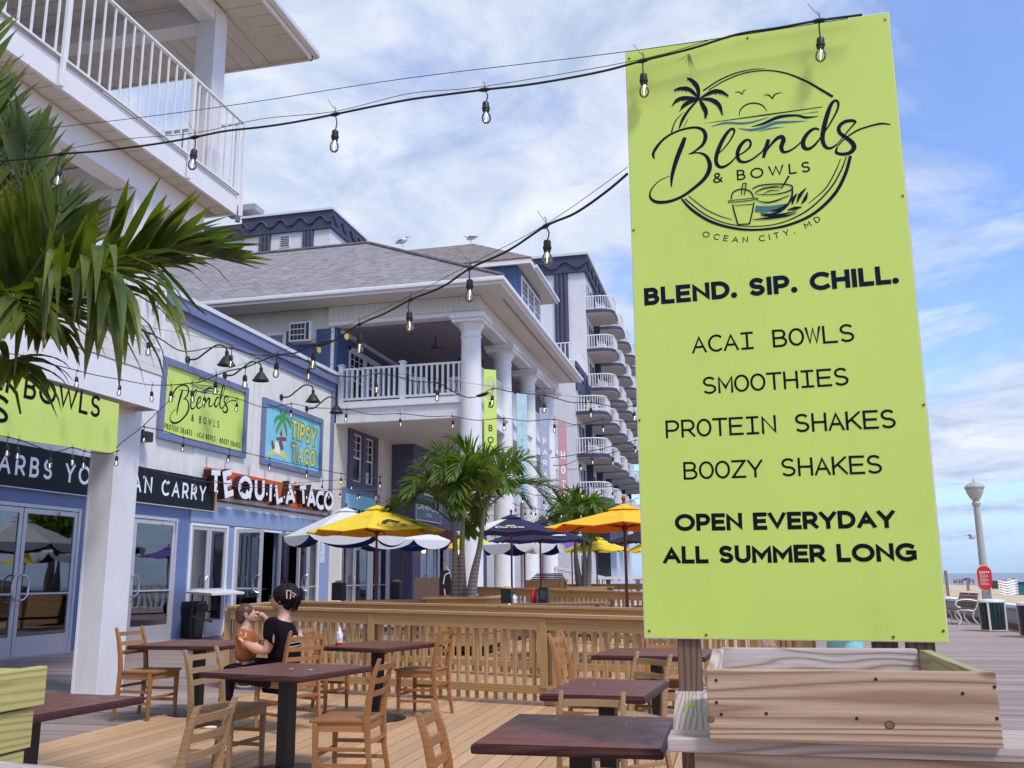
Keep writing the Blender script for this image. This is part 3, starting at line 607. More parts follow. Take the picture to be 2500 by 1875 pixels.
def logo(PLx,tf,parent,full=True,sc=1.0,k=1.0):
    """tf: crop coordinates -> face coordinates; sc: metres per crop pixel"""
    F=lambda pts,n=8: [tf(*p) for p in spl(pts,n)]
    def W_(ws,n): # interpolate a width profile (crop pixels, full width) over n points
        return [max(.2,np.interp(i/(n-1),np.linspace(0,1,len(ws)),ws))*sc*k/2 for i in range(n)]
    e=[.0006]
    def st(mb,pts,ws,n=8):
        q=F(pts,n); ribbon(mb,PLx,q,W_(ws,len(q)),e[0]); e[0]+=.00002
    b=MB()
    st(b,[(408,795),(392,840),(368,900),(345,970),(332,1030),(330,1082)],[20,30,30,26,20,6])
    st(b,[(232,920),(224,895),(236,865),(275,815),(330,775),(400,748),(470,738),(515,755),(527,795),(510,838),(465,875),(430,893)],[6,18,20,16,14,14,16,22,26,20,12,6])
    st(b,[(430,893),(480,884),(525,898),(550,940),(548,985),(520,1035),(465,1085),(395,1135),(320,1165),(250,1170),(212,1150),(206,1120),(222,1085),(262,1045),(318,1018)],[5,10,18,26,28,24,20,18,20,22,16,10,8,6,4])
    st(b,[(582,905),(625,868),(668,815),(692,770),(690,748),(668,752),(632,800),(600,870),(588,925),(600,960),(630,966),(672,942),(706,905)],[5,8,10,12,16,18,24,26,24,22,18,12,8])
    st(b,[(706,905),(748,882),(785,848),(785,816),(760,812),(728,845),(712,890),(722,928),(756,938),(800,920),(852,880)],[8,10,14,14,18,24,24,22,16,12,10])
    st(b,[(852,880),(880,838),(890,808)],[8,12,20]); st(b,[(892,806),(876,862),(862,914)],[22,26,16])
    st(b,[(868,892),(900,845),(940,802),(968,792),(978,812),(966,850),(976,878),(1006,876),(1050,850),(1096,806)],[6,14,22,26,28,26,20,14,10,8])
    st(b,[(1186,752),(1160,744),(1122,768),(1094,812),(1096,850),(1122,862),(1160,838),(1204,782)],[10,16,22,26,26,20,14,8])
    st(b,[(1204,782),(1250,712),(1288,640),(1296,600),(1282,582),(1258,598),(1236,650),(1214,730),(1204,800),(1218,846),(1250,858),(1292,832)],[8,10,12,14,16,20,26,28,26,22,16,8])
    st(b,[(1292,832),(1340,772),(1380,725),(1394,705),(1372,698),(1330,706),(1300,735),(1304,768),(1340,796),(1376,826),(1386,856),(1362,884),(1318,892),(1284,882),(1288,852)],[6,8,10,14,20,22,22,22,24,28,28,24,20,18,8])
    st(b,[(1288,852),(1330,806),(1400,758),(1470,732),(1540,716),(1598,720)],[6,9,11,11,13,6])
    b.build('script_lettering',ink,parent,world=True,recalc=False)
    w=MB(); w2=MB()
    st(w,[(722,672),(732,632),(768,604),(812,597),(856,610),(884,645)],[2,8,9,9,8,2])
    st(w,[(520,714),(860,667),(1205,618)],[1,9,4]); st(w,[(698,536),(720,532),(740,547)],[2,7,4]); st(w,[(738,547),(748,526),(765,518)],[8,6,2]); st(w,[(866,552),(892,550),(915,572)],[2,9,4]); st(w,[(913,572),(930,546),(972,535)],[11,8,2])
    st(w,[(790,734),(860,716),(950,678),(1050,668),(1110,680),(1184,672)],[1,16,22,14,16,1])
    st(w2,[(558,733),(640,712),(730,714),(800,706),(900,676)],[1,14,14,12,1]); st(w2,[(714,742),(790,752),(860,738),(930,712),(1010,706),(1114,700)],[1,16,18,20,14,1]); st(w2,[(830,762),(900,744),(985,734)],[1,9,1]); st(w2,[(1070,660),(1180,646)],[1,5])
    if full:
        st(w,[(514,525),(600,468),(700,424),(800,402),(880,397)],[10,9,8,6,1]); st(w,[(544,522),(640,466),(750,424),(880,408),(1000,426),(1120,476),(1200,522),(1264,560)],[6,8,8,8,10,13,15,16])
        st(w,[(330,766),(354,700),(404,645)],[9,7,1])
        st(w,[(388,1150),(450,1215),(560,1283),(700,1322),(840,1329),(1000,1304),(1150,1238),(1270,1128),(1335,1010),(1366,902)],[10,18,18,16,14,16,18,20,20,18])
        st(w,[(408,1150),(520,1238),(640,1290),(780,1310),(950,1293),(1110,1222),(1240,1102),(1310,990),(1342,905)],[8,7,6,5,6,9,9,9,6])
        st(w,[(430,1134),(520,1205),(600,1246),(680,1272)],[5,6,6,3]); st(w,[(1124,1176),(1220,1092),(1280,990),(1308,920)],[3,7,7,4])
        st(w,[(374,746),(396,690),(434,632),(484,578)],[6,20,16,10]); st(w,[(400,742),(425,690)],[3,4])
        for q in ([(490,578),(482,510),(450,468),(418,450)],[(490,572),(440,522),(392,512),(342,522)],[(484,572),(430,568),(372,575),(334,612)],[(490,576),(440,588),(404,610),(382,638)],[(492,576),(512,610),(530,650),(524,688)],[(496,574),(560,578),(606,610),(625,668)],[(496,568),(560,535),(610,530),(664,556)]):
            st(w,q,[6,24,30,22,2])
            for f in (.45,.6,.75,.88):       # feathered fringe of each frond
                i=f*(len(q)-1); a=q[int(i)]; b2=q[min(int(i)+1,3)]; p=(a[0]+(b2[0]-a[0])*(i%1),a[1]+(b2[1]-a[1])*(i%1)); dx_,dy_=p[0]-490,p[1]-576; L_=math.hypot(dx_,dy_)
                st(w,[p,(p[0]+dx_/L_*14+(4 if dx_>0 else -4),p[1]+abs(dx_)/L_*14+8)],[9,1])
        st(w,[(676,1152),(684,1118),(716,1098),(756,1096),(790,1112),(806,1146)],[7,8,8,8,8,7]); st(w,[(662,1172),(742,1166),(822,1154),(820,1146),(742,1154),(666,1162),(662,1172)],[5,5],6)
        st(w,[(684,1184),(698,1240),(716,1302)],[8,8]); st(w,[(808,1172),(797,1232),(782,1296)],[8,8]); st(w,[(696,1190),(800,1182)],[4,5]); st(w,[(716,1300),(782,1296)],[8,8])
        for q in ([(735,1126),(742,1064)],[(742,1063),(764,1061)],[(764,1060),(752,1128)]): st(w,q,[6,6])
        st(w,[(798,1094),(840,1074),(920,1066),(1000,1068),(1029,1080),(1020,1100),(960,1120),(870,1128),(812,1122)],[6,8,8,8,8,8,7,5,3]); st(w,[(812,1116),(860,1092),(930,1082),(980,1086)],[3,9,9,2]); st(w,[(860,1124),(900,1104),(960,1104)],[2,7,2])
        st(w,[(1029,1082),(1028,1130),(1006,1180),(960,1222),(900,1240),(846,1236)],[8,10,12,12,10,6]); st(w,[(820,1160),(880,1172),(940,1160),(1016,1128)],[3,9,9,3]); st(w,[(966,1090),(990,1052),(1010,1018)],[6,9,12]); st(w,[(846,1246),(930,1248),(1056,1222)],[4,18,2]); st(w,[(800,1272),(900,1262),(990,1250),(1060,1232)],[3,14,12,1])
        st(w2,[(816,1208),(880,1210),(940,1200),(1000,1180)],[36,38,30,4])
        st(w,[(900,1222),(960,1212),(1004,1178)],[3,24,3])
        for q in ([(1030,1184),(1036,1150),(1058,1120)],[(1056,1176),(1074,1130),(1110,1088)],[(1082,1180),(1104,1150),(1118,1112)],[(1000,1216),(1044,1206),(1086,1198)]): st(w,q,[3,22,3])
    w.build('emblem_lines',ink,parent,world=True,recalc=False,kind='stuff'); w2.build('emblem_waves',teal,parent,world=True,recalc=False,kind='stuff')
tf=lambda x,y: PL.px(1500+x/2.37,y/2.37)
logo(PL,tf,sg,True,SW_/1590*1.0)
text(PL,'& BOWLS',tf(570,1062),tf(1136,994),.047,.15,.42,m=ink,parent=sg,name='emblem_lettering')
def arc_text(txt,pts,h,th,sp):
    P=[Vector(tf(*p)) for p in spl(pts,10)]; cum=[0]
    for a,b in zip(P[:-1],P[1:]): cum.append(cum[-1]+(b-a).length)
    def at_(s):
        for i in range(len(cum)-1):
            if cum[i+1]>=s or i==len(cum)-2:
                f=(s-cum[i])/(cum[i+1]-cum[i]); return P[i].lerp(P[i+1],f),(P[i+1]-P[i]).normalized()
    lay,Wd=layout(txt,th,sp); k=cum[-1]/Wd; mb=MB()
    for ch,x,st,w in lay:
        if not st: continue
        p,d=at_((x+(w+th)/2)*k); a=p-d*((w+th)/2*h); text(PL,ch,a,a+d,h,th,0,mb=mb,fit=False)
    mb.build('town_lettering',inkb,sg,world=True,recalc=False)
arc_text('OCEAN CITY, MD',[(502,1368),(600,1390),(730,1404),(860,1396),(990,1366),(1100,1326),(1200,1276)],.026,.15,.5)
# small smear on the panel
sm_=MB(); random.seed(2)
for k in range(9):
    a=tf(432,312); b_=tf(432+random.uniform(-70,40),random.uniform(350,420)); ribbon(sm_,PL,[a,b_],[.0012,.0003],.0014+k*.00003)
sm_.build('smear_mark',mat('dried smear',(.20,.22,.06),.9),sg,world=True,recalc=False)
# ---------------------------------------------------------------- near rail, planters
nr=empty('near_railing',(0,2.6,0),'weathered grey timber railing in the right foreground under the planter box','railing')
a=onZ(1633,1791,.985); b=onZ(2530,1836,.985); b.y=a.y=(a.y+b.y)/2; YR=a.y; 
board('cap_rail',(a.x,YR+.07,.966),(2.6,YR+.07,.966),.14,.038,oldw,nr,bev=.005)
board('cap_rail',(a.x+.17,YR+.215,.966),(2.6,YR+.215,.966),.14,.038,oldw,nr,bev=.005)
e2=onZ(1649,1678,.985); board('cap_rail',(a.x+.075,YR+.145,.965),(e2.x+.07,e2.y,.965),.14,.038,oldw,nr,bev=.005)
board('front_board',(a.x+.07,YR+.035,.875),(2.6,YR+.035,.875),.038,.14,planterw,nr,bev=.003)
board('front_board',(a.x+.07,YR+.035,.72),(2.6,YR+.035,.72),.038,.14,oldw,nr,bev=.003)
board('side_board',(a.x+.095,YR+.06,.875),(a.x+.095,YR+1.04,.875),.038,.14,planterw,nr,bev=.003)
for px_ in (a.x+.10,1.6,2.5): board('post',(px_,YR+.12,0),(px_,YR+.12,.945),.09,.09,postw,nr,bev=.003)
AX=a.x
pb=empty('planter_box',(AX+.25,YR+.15,.985),'empty weathered planter box resting on the railing below the lime sign','planter')
zt=.985+.184
p0=onZ(1726,1627,zt); p1=onZ(2455,1651,zt); yf=(p0.y+p1.y)/2; q0=onZ(1723,1578,zt); q1=onZ(2262,1585,zt); yb=(q0.y+q1.y)/2
xl=onZ(1726,1627,zt).x; xr=p1.x; zc=.985+.092
board('front_board',(xl,yf+.019,zc),(xr,yf+.019,zc),.038,.184,planterw,pb,bev=.004)
board('back_board',(xl+.03,yb-.019,zc),(xr-.05,yb-.019,zc),.038,.184,oldw,pb,bev=.004)
board('end_board',(xl+.019,yf+.040,zc),(xl+.019,yb-.040,zc),.038,.18,oldw,pb,bev=.004)
board('end_board',(xr-.025,yf+.040,zc),(xr-.025,yb-.040,zc),.038,.18,agedgreen,pb,bev=.004)
fl=MB(); fl.box((xl+.04,yf+.04,.988),(xr-.05,yb-.04,.998)); fl.build('floor_board',oldw,pb,world=True)
sc_=MB()
for u,v in ((1748,1661),(1749,1715),(1761,1744),(1871,1742),(2092,1754),(2350,1693),(2428,1677),(2434,1754),(2138,1658)):
    q=onY(u,v,yf-.0005); sc_.tube([(q.x,yf-.0012,q.z),(q.x,yf+.003,q.z)],.0045,8)
sc_.build('screw',blackm,pb,world=True)
kn=MB()
for u,v,r_ in ((2172,1770,.011),(1736,1757,.008)):
    q=onY(u,v,yf-.0005)
    for rr,yy in ((r_,-.0006),(r_*.72,-.0011)):
        kn.mi=0 if rr==r_ else 1
        kn.add([(q.x+rr*1.15*math.cos(t*math.pi/9),yf+yy,q.z+rr*math.sin(t*math.pi/9)) for t in range(18)],[tuple(range(18))])
kn.build('knot',[mat('knot rim',(.09,.045,.03),.8),mat('knot heart',(.20,.11,.07),.7,var=.5,scale=120)],pb,world=True,recalc=False)
wd=onZ(1684,1724,.985); lw=MB(); 
lw.poly([wd+Vector((x_,y_,.006)) for x_,y_ in [(-.018,-.004),(-.010,.008),(.006,.011),(.018,.004),(.019,-.002),(.006,.003),(-.008,-.001)]],.007,(0,0,1))
lw.build('lime_wedge',mat('lime rind',(.45,.62,.10),.4),label='small green lime peel lying on the grey rail by the planter',cat='peel')
# left planter of green-tinted boards and the rail before it
lp=empty('planter_box',(-2.9,2.4,0),'yellow green treated timber planter box at the lower left corner','planter')
YL=3.12; tr=onY(117,1625,YL); zz=tr.z; xe=tr.x
for k in range(4):
    j=[0,.035,.055,.07][k]
    board('side_plank',(xe-.019-j*.4,1.5,zz-.07-k*.146),(xe-.019-j*.4,YL-j,zz-.07-k*.146),.038,.139,greenw,lp,bev=.004)
    board('end_plank',(xe-.75,YL-.06-.019,zz-.07-k*.146-.004),(xe-.040-j*.4,YL-.06-.019,zz-.07-k*.146-.004),.038,.139,greenw,lp,bev=.004)
so_=MB(); so_.box((xe-.74,1.52,zz-.5),(xe-.06,YL-.085,zz-.09)); so_.build('soil',soil,lp,world=True)
lr=empty('corner_railing',(-2,2.4,0),'weathered grey rail end at the bottom left corner','railing')
a=onZ(150,1877,.95); board('cap_rail',(a.x-1.9,a.y+.34,.93),(a.x+.25,a.y-.10,.93),.14,.038,oldw,lr,bev=.004)
board('post',(a.x-.6,a.y+.05,0),(a.x-.6,a.y+.05,.90),.09,.09,oldw,lr)
# ---------------------------------------------------------------- tables
def table(cx,cy,w,d,rz,label,s=1.0,loc_base=None):
    t=empty('dining_table',(cx,cy,DZ),label,'table','burgundy dining tables on the deck',rz=math.radians(rz))
    z=.735
    m=MB(); m.box((-w/2+.012,-d/2+.012,z-.004),(w/2-.012,d/2-.012,z)); m.build('table_top',tablem,t,bev=.002)
    e=MB(); e.box((-w/2,-d/2,z-.042),(w/2,d/2,z-.0045)); e.build('edge_banding',tedge,t,bev=.012,sm=True)
    pl_=MB(); pl_.box((-.05,-.05,.03),(.05,.05,z-.05)); pl_.build('pedestal',blackm,t,bev=.004)
    sp=MB(); sp.bar((-.25,0,z-.052),(.25,0,z-.052),.04,.015); sp.bar((0,-.25,z-.056),(0,.25,z-.056),.04,.015); sp.build('top_spider',blackm,t)
    bs=MB(); bs.lathe([(.001,.0),(.30,.0),(.30,.010),(.24,.022),(.08,.034),(.06,.045),(.001,.045)],n=28); bs.build('round_base',blackm,t,sm=True)
    return t
T1=table(-.70,4.25,.78,.86,0,'burgundy table nearest the camera, bottom centre right')
T2=table(-.80,5.87,.62,.86,-5,'burgundy table just behind the nearest one, left of the sign post')
T3=table(-.72,8.55,.98,.86,-6,'burgundy table by the railing, half hidden behind the sign post')
T4=table(-3.34,6.70,.95,.87,-14,'big burgundy table in the middle left, with two white specks on top')
T5=table(-3.65,9.33,.94,.98,-18,'burgundy table with a ketchup bottle, by the railing')
T6=table(-5.75,9.40,1.14,.98,-2,'burgundy table in front of the woman and child')
T7=table(-3.90,4.66,.86,.86,-7,'burgundy table corner poking out behind the green planter')
sp=MB()
for u,v in ((712,1632),(759,1634)): c=onZ(u,v,DZ+.737); sp.box((c.x-.012,c.y-.01,DZ+.7352),(c.x+.012,c.y+.006,DZ+.737))
for u,v in ((1356,1757),(1529,1766),(1450,1669),(1549,1751)): c=onZ(u,v,DZ+.737); sp.box((c.x-.003,c.y-.003,DZ+.7352),(c.x+.003,c.y+.003,DZ+.7385))
sp.build('crumbs',signw,kind='stuff',label='white specks and crumbs on the tables',cat='crumbs')
kb=onZ(828,1576,DZ+.735)
kt=empty('ketchup_bottle',kb,'squeeze bottle with white and red label on the edge of the table by the railing','bottle')
m=MB(); m.lathe([(.001,0),(.033,0),(.036,.02),(.036,.11),(.024,.14),(.014,.15),(.001,.15)],n=14); m.build('bottle_body',mat('bottle label print',(.72,.60,.64),.4,var=.6,scale=26),kt,sm=True)
m=MB(); m.lathe([(.001,.148),(.017,.148),(.016,.17),(.006,.175),(.004,.20),(.001,.20)],n=12); m.build('cap',signw,kt,sm=True)
m=MB(); m.lathe([(.001,.001),(.0335,.001),(.0368,.02),(.0368,.03),(.001,.031)],n=14); m.build('red_foot',red,kt)
# ---------------------------------------------------------------- chairs
def make_chair(m,label):
    """origin on the floor at seat centre, sitter faces +X"""
    c=empty('dining_chair',(0,0,DZ),label,'chair','ladder back dining chairs on the deck')
    wd,dp,sh=.42,.42,.45
    s=MB(); s.add([(-.20,-.195,sh-.022),(.215,-.215,sh-.022),(.215,.215,sh-.022),(-.20,.195,sh-.022),(-.20,-.195,sh),(.215,-.215,sh),(.215,.215,sh),(-.20,.195,sh)],[(0,3,2,1),(4,5,6,7),(0,1,5,4),(1,2,6,5),(2,3,7,6),(3,0,4,7)])
    s.build('seat',m,c,bev=.006,sm=True)
    path=[(-.245,0),(-.205,.22),(-.190,.45),(-.205,.60),(-.235,.74),(-.275,.855)]
    for sg_ in (-1,1):
        b=MB(); y=sg_*.185; vs=[]
        wdt=[.030,.036,.046,.044,.038,.026]
        for (x,z),w in zip(path,wdt): vs+= [(x-w/2,y-.013,z),(x+w/2,y-.013,z),(x+w/2,y+.013,z),(x-w/2,y+.013,z)]
        fs=[(0,3,2,1),(20,21,22,23)]
        for i in range(5):
            for k in range(4): k2=(k+1)%4; fs.append((i*4+k,i*4+k2,i*4+4+k2,i*4+4+k))
        b.add(vs,fs); b.build('back_post',m,c,bev=.005,sm=True,ang=50)
        f=MB(); f.add([(.17+a*.5,y*1.08+b_,z) for z,q in ((0,.013),(sh-.024,.019)) for a,b_ in ((-2*q,-q),(2*q,-q),(2*q,q),(-2*q,q))],[(0,3,2,1),(4,5,6,7),(0,1,5,4),(1,2,6,5),(2,3,7,6),(3,0,4,7)]); f.build('front_leg',m,c,bev=.004,sm=True)
    for z0,x0 in ((.615,-.208),(.70,-.228),(.79,-.256)):
        sl_=MB(); vs=[]
        for i in range(7):
            t=i/6; y=-.175+.35*t; bow=-.022*math.sin(math.pi*t)
            for a,b_ in ((-.007,-.019),(.007,-.019),(.007-.008,.019),(-.007-.008,.019)): vs.append((x0+bow+a,y,z0+b_))
        fs=[(0,1,2,3),(27,26,25,24)]
        for i in range(6):
            for k in range(4): k2=(k+1)%4; fs.append((i*4+k,i*4+k2,i*4+4+k2,i*4+4+k))
        sl_.add(vs,fs); sl_.build('back_slat',m,c,sm=True,bev=0)
    for y in (-.178,.178):
        board('apron',(-.19,y,.398),(.19,y*1.07,.398),.018,.058,m,c,world=False,bev=.002)
        board('side_stretcher',(-.20,y,.255),(.185,y*1.05,.255),.016,.026,m,c,world=False,bev=.002)
        board('side_stretcher',(-.215,y,.150),(.185,y*1.05,.150),.016,.026,m,c,world=False,bev=.002)
    board('apron',(.188,-.18,.398),(.188,.18,.398),.018,.058,m,c,world=False,bev=.002)
    board('apron',(-.182,-.17,.398),(-.182,.17,.398),.018,.058,m,c,world=False,bev=.002)
    board('cross_stretcher',(.182,-.18,.205),(.182,.18,.205),.016,.026,m,c,world=False,bev=.002)
    board('cross_stretcher',(-.21,-.17,.30),(-.21,.17,.30),.016,.026,m,c,world=False,bev=.002)
    return c
ca=make_chair(chairw,'honey brown chair beside the white pillar, facing the woman')
cb=make_chair(chairg,'bleached chair at lower left, its back to the camera, nearest to the green planter')
ix=index_kids()
def put(c,x,y,deg,s=1.0): c.location=(x,y,DZ); c.rotation_euler=(0,0,math.radians(deg)); c.scale=(s,s,s); return c
put(ca,-6.12,9.05,-4,1.08)
put(cb,-2.72,4.18,182,.97)
CH=[(-3.84,6.72,-6,1.03,'b','chair with seat tucked at the left of the big middle table'),
    (-2.72,6.42,184,1.0,'a','honey brown chair on the right of the big middle table, seat facing it'),
    (-3.27,9.66,176,1.06,'a','chair between the ketchup table and the railing, on its right side'),
    (-4.50,9.86,-9,1.06,'a','chair pulled up on the left of the ketchup table, behind the woman'),
    (-4.25,8.52,152,1.08,'a','chair the woman sits on'),
    (-1.28,8.22,-5,1.08,'a','chair against the railing post, left of the table by the sign post'),
    (-.80,4.93,-92,.92,'b','bleached chair on the far side of the nearest table, back rest square to us'),
    (-.80,6.72,224,1.0,'b','greenish bleached chair right of the second table, beside the sign post'),
    (-1.10,4.12,8,.98,'a','honey brown chair at bottom centre, left of the nearest table'),
    (-.74,9.22,-100,1.02,'a','chair behind the half hidden table, below the lower left corner of the sign'),
    (-.78,3.10,88,.86,'b','chair whose post tip shows at the bottom edge under the nearest table')]
CHO=[]
for x_,y_,dg,s_c,kd,lb in CH:
    o=copy_tree(ca if kd=='a' else cb,(x_,y_,DZ),math.radians(dg),s_c,lb,ix); CHO.append(o)

# blown sand, wood chips and dry leaf bits lying on the deck
random.seed(77); m=MB()
for i in range(150):
    x_,y_=random.uniform(-5.8,.6),random.uniform(3.2,10.2); a=random.uniform(0,3.1); r_=random.uniform(.005,.016); c_,s_q=math.cos(a)*r_,math.sin(a)*r_; z_=DZ+.003
    m.add([(x_-c_,y_-s_q,z_),(x_+s_q*.4,y_-c_*.4,z_+.002),(x_+c_,y_+s_q,z_+.001),(x_-s_q*.4,y_+c_*.4,z_+.003)],[(0,1,2,3)])
m.build('deck_litter',mat('pale wood chips',(.55,.42,.30),.9,var=.5,scale=9),kind='stuff',recalc=False)
# ================================================================ left building (porches) and the storefronts, face X = XF
XF=-13.7
def wallrects(mb,x0,x1,y0,y1,z0,z1,holes):
    """wall slab between x0..x1 facing +X with rectangular holes (ya,yb,za,zb)"""
    ys=sorted({y0,y1,*[h[0] for h in holes],*[h[1] for h in holes]}); zs=sorted({z0,z1,*[h[2] for h in holes],*[h[3] for h in holes]})
    for a,b in zip(ys[:-1],ys[1:]):
        if a<y0-1e-6 or b>y1+1e-6: continue
        run=None
        for c,d in zip(zs[:-1],zs[1:]):
            if c<z0-1e-6 or d>z1+1e-6: continue
            hole=any(h[0]-1e-6<=a and b<=h[1]+1e-6 and h[2]-1e-6<=c and d<=h[3]+1e-6 for h in holes)
            if not hole: run=[c,d] if run is None else [run[0],d]
            if hole and run: mb.box((x0,a,run[0]),(x1,b,run[1])); run=None
        if run: mb.box((x0,a,run[0]),(x1,b,run[1]))
def leaf(parent,y0,y1,z1,x=XF,handle=None,closer=False,open_=0,fr=.10,z0=.03,glassm=None,barz=1.22):
    """aluminium door leaf: frame, glass, push bar, handle"""
    d=empty('door',(x,y0 if open_>=0 else y1,0),parent=parent); d.location=Vector((x,y0 if open_>=0 else y1,0))-wloc(parent)
    w=y1-y0; sg_=1 if open_>=0 else -1; d.rotation_euler=(0,0,math.radians(-open_))
    Y=lambda t:sg_*t
    m=MB()
    for a,b,c,e in ((0,fr,z0,z1),(w-fr,w,z0,z1),(fr,w-fr,z1-fr,z1),(fr,w-fr,z0,.40)): m.box((-.045,Y(a)+.002,c),(0,Y(b)-.002*sg_,e))
    m.build('door_frame',alu,d)
    m=MB(); m.box((-.028,Y(fr),.40),(-.022,Y(w-fr),z1-fr)); m.build('glass_pane',glassm or doorglass,d)
    if barz:
        m=MB(); m.box((-.02,Y(fr),barz-.018),(.012,Y(w-fr),barz+.018)); m.build('push_bar',alu,d)
    if handle is not None:
        yh=Y(w-fr/2) if handle>0 else Y(fr/2); k=1 if handle>0 else -1
        m=MB(); zc_=1.34; m.tube([(0,yh,zc_-.24),(.05,yh,zc_-.24),(.075,yh-k*sg_*.06,zc_-.23),(.08,yh-k*sg_*.14,zc_-.16),(.08,yh-k*sg_*.16,zc_),(.08,yh-k*sg_*.14,zc_+.16),(.075,yh-k*sg_*.06,zc_+.23),(.05,yh,zc_+.24),(0,yh,zc_+.24)],.017,8); m.build('pull_handle',steel,d,sm=True)
        m=MB(); m.tube([(0,yh,1.0),(.012,yh,1.0)],.022,12); m.build('lock_cylinder',steel,d)
    if closer:
        m=MB(); m.box((0,Y(w-.62),z1-.10),(.06,Y(w-.28),z1-.03)); m.bar((.03,Y(w-.32),z1-.02),(.16,Y(w-.12),z1+.02),.03,.012); m.bar((.16,Y(w-.12),z1+.02),(.03,Y(w-.02),z1+.05),.03,.012); m.build('door_closer',alu,d)
    return d
def frame_around(parent,y0,y1,z1,x=XF,t=.07,m_=None):
    m=MB(); m.box((x-.08,y0,0),(x+.02,y0+t,z1)); m.box((x-.08,y1-t,0),(x+.02,y1,z1)); m.box((x-.08,y0+t,z1-t),(x+.02,y1-t,z1)); m.box((x-.08,y0+t,0),(x+.015,y1-t,.028)); m.build('door_casing',m_ or alu,parent,world=True)
# ---- building 1
b1=empty('porch_building',(XF,12,0),'white two storey porch building with balconies, blue walled ground floor and glass doors','building')
m=MB(); wallrects(m,XF-.25,XF-.004,6,21.57,0,3.262,[(14.05,17.40,0,2.99),(17.55,21.03,0,2.99)]); m.build('ground_floor_wall',bluew,b1,world=True)
m=MB(); m.box((XF-.25,6,3.262),(XF-.02,21.6,6.95)); m.build('upper_wall',stucco,b1,world=True)
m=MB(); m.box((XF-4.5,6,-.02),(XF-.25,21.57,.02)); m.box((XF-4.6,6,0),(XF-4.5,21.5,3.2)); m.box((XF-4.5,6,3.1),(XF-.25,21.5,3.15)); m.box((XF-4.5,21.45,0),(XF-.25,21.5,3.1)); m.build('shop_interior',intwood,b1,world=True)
m=MB()
for i in range(16): yy=19.2+i*.115; m.box((XF-.32-.03*(i%2),yy,.05),(XF-.28-.03*(i%2),yy+.105,2.8))
m.build('pale_curtain',curtain,b1,world=True)
frame_around(b1,14.05,17.40,2.985); frame_around(b1,17.55,21.03,2.985)
leaf(b1,14.12,15.73,2.90,handle=1); leaf(b1,15.75,17.33,2.90,handle=-1,closer=True)
leaf(b1,17.62,19.27,2.90,handle=1); leaf(b1,19.29,20.96,2.90,handle=-1,closer=True)
m=MB(); m.box((XF-.0,13.2,0),(XF+.12,21.5,.022)); m.build('door_sill',oldw,b1,world=True)
XP=-7.9
def pillar(y0,y1,z0,z1,name='porch_pillar',x0=-8.26,x1=XP): 
    m=MB(); m.box((x0,y0,z0),(x1,y1,z1)); m.build(name,white,b1,world=True,bev=.008)
pillar(10.60,11.12,0,6.86); pillar(3.0,3.5,0,6.86)
m=MB()
m.box((-8.268,10.592,.0),(-8.24,11.128,6.85)); m.build('corner_trim',trimw,b1,world=True)
# lower porch deck (first floor balcony)
XB=-7.56
lo=onX(380,1000,XB); hi=onX(395,920,XB); ZL0,ZL1=lo.z,hi.z; YE=11.0
m=MB(); m.box((XB-.04,2,ZL0),(XB,YE,ZL1)); m.box((XF,YE-.04,ZL0),(XB-.04,YE,ZL1)); m.build('lower_fascia',trimw,b1,world=True)
m=MB()
for k in range(3): m.box((XB,2,ZL1+.01+k*.10),(XB+.012-.003*k,YE,ZL1+.105+k*.10)) ; m.box((XF,YE,ZL1+.01+k*.10),(XB,YE+.01,ZL1+.105+k*.10))
m.build('clapboard_band',vinylw,b1,world=True,kind=None)
m=MB(); m.box((XF,2,ZL1-.02),(XB-.01,YE-.01,ZL1+.30)); m.build('lower_floor',vinylw,b1,world=True)
for i in range(30):
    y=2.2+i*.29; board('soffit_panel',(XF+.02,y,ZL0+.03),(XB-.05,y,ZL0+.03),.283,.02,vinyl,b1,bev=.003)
ZU0=onX(579,526,XB).z; ZU1=onX(583,488,XB).z; YU=12.72
# railings of both porches
def metal_rail(y0,y1,zb,zt,x,group,endx=None,posts=(),name='balcony_railing',step=.125,drop=0):
    r=empty(name,(0,0,0),parent=b1); r.location=Vector((x,y0,0))-wloc(b1)
    board('top_rail',(x,y0,zt),(x,y1,zt),.055,.035,trimw,r); board('foot_rail',(x,y0,zb+.09),(x,y1,zb+.09),.04,.03,trimw,r)
    y=y1-.10; k=0
    while y>y0:
        board('baluster',(x,y,zb+.10),(x,y,zt-.015),.022,.022,trimw,r,up=(1,0,0),bev=0); y-=step
    for p in posts: board('rail_post',(x+.035 if drop else x,p,zb-drop),(x+.035 if drop else x,p,zt-.02),.05,.05,trimw,r,up=(1,0,0),bev=.003)
    if endx:
        board('top_rail',(x,y1,zt+.001),(endx,y1,zt+.001),.055,.035,trimw,r); board('foot_rail',(x,y1,zb+.091),(endx,y1,zb+.091),.04,.03,trimw,r)
        xx=x-.12
        while xx>endx: board('baluster',(xx,y1,zb+.10),(xx,y1,zt-.015),.022,.022,trimw,r,up=(0,1,0),bev=0); xx-=step
    return r
metal_rail(3,YE-.02,ZL1+.30,onX(427,720,XB).z,XB-.02,'',endx=XF+.1,posts=(4.2,6.5,8.75,YE-.03),step=.20)
zr=onX(606,311,XB+.02).z
metal_rail(4,YU+.02,ZU1,zr,XB+.02,'',endx=XF+.1,posts=(5.6,8.55,11.25,YU+.02),step=.20,drop=.30)
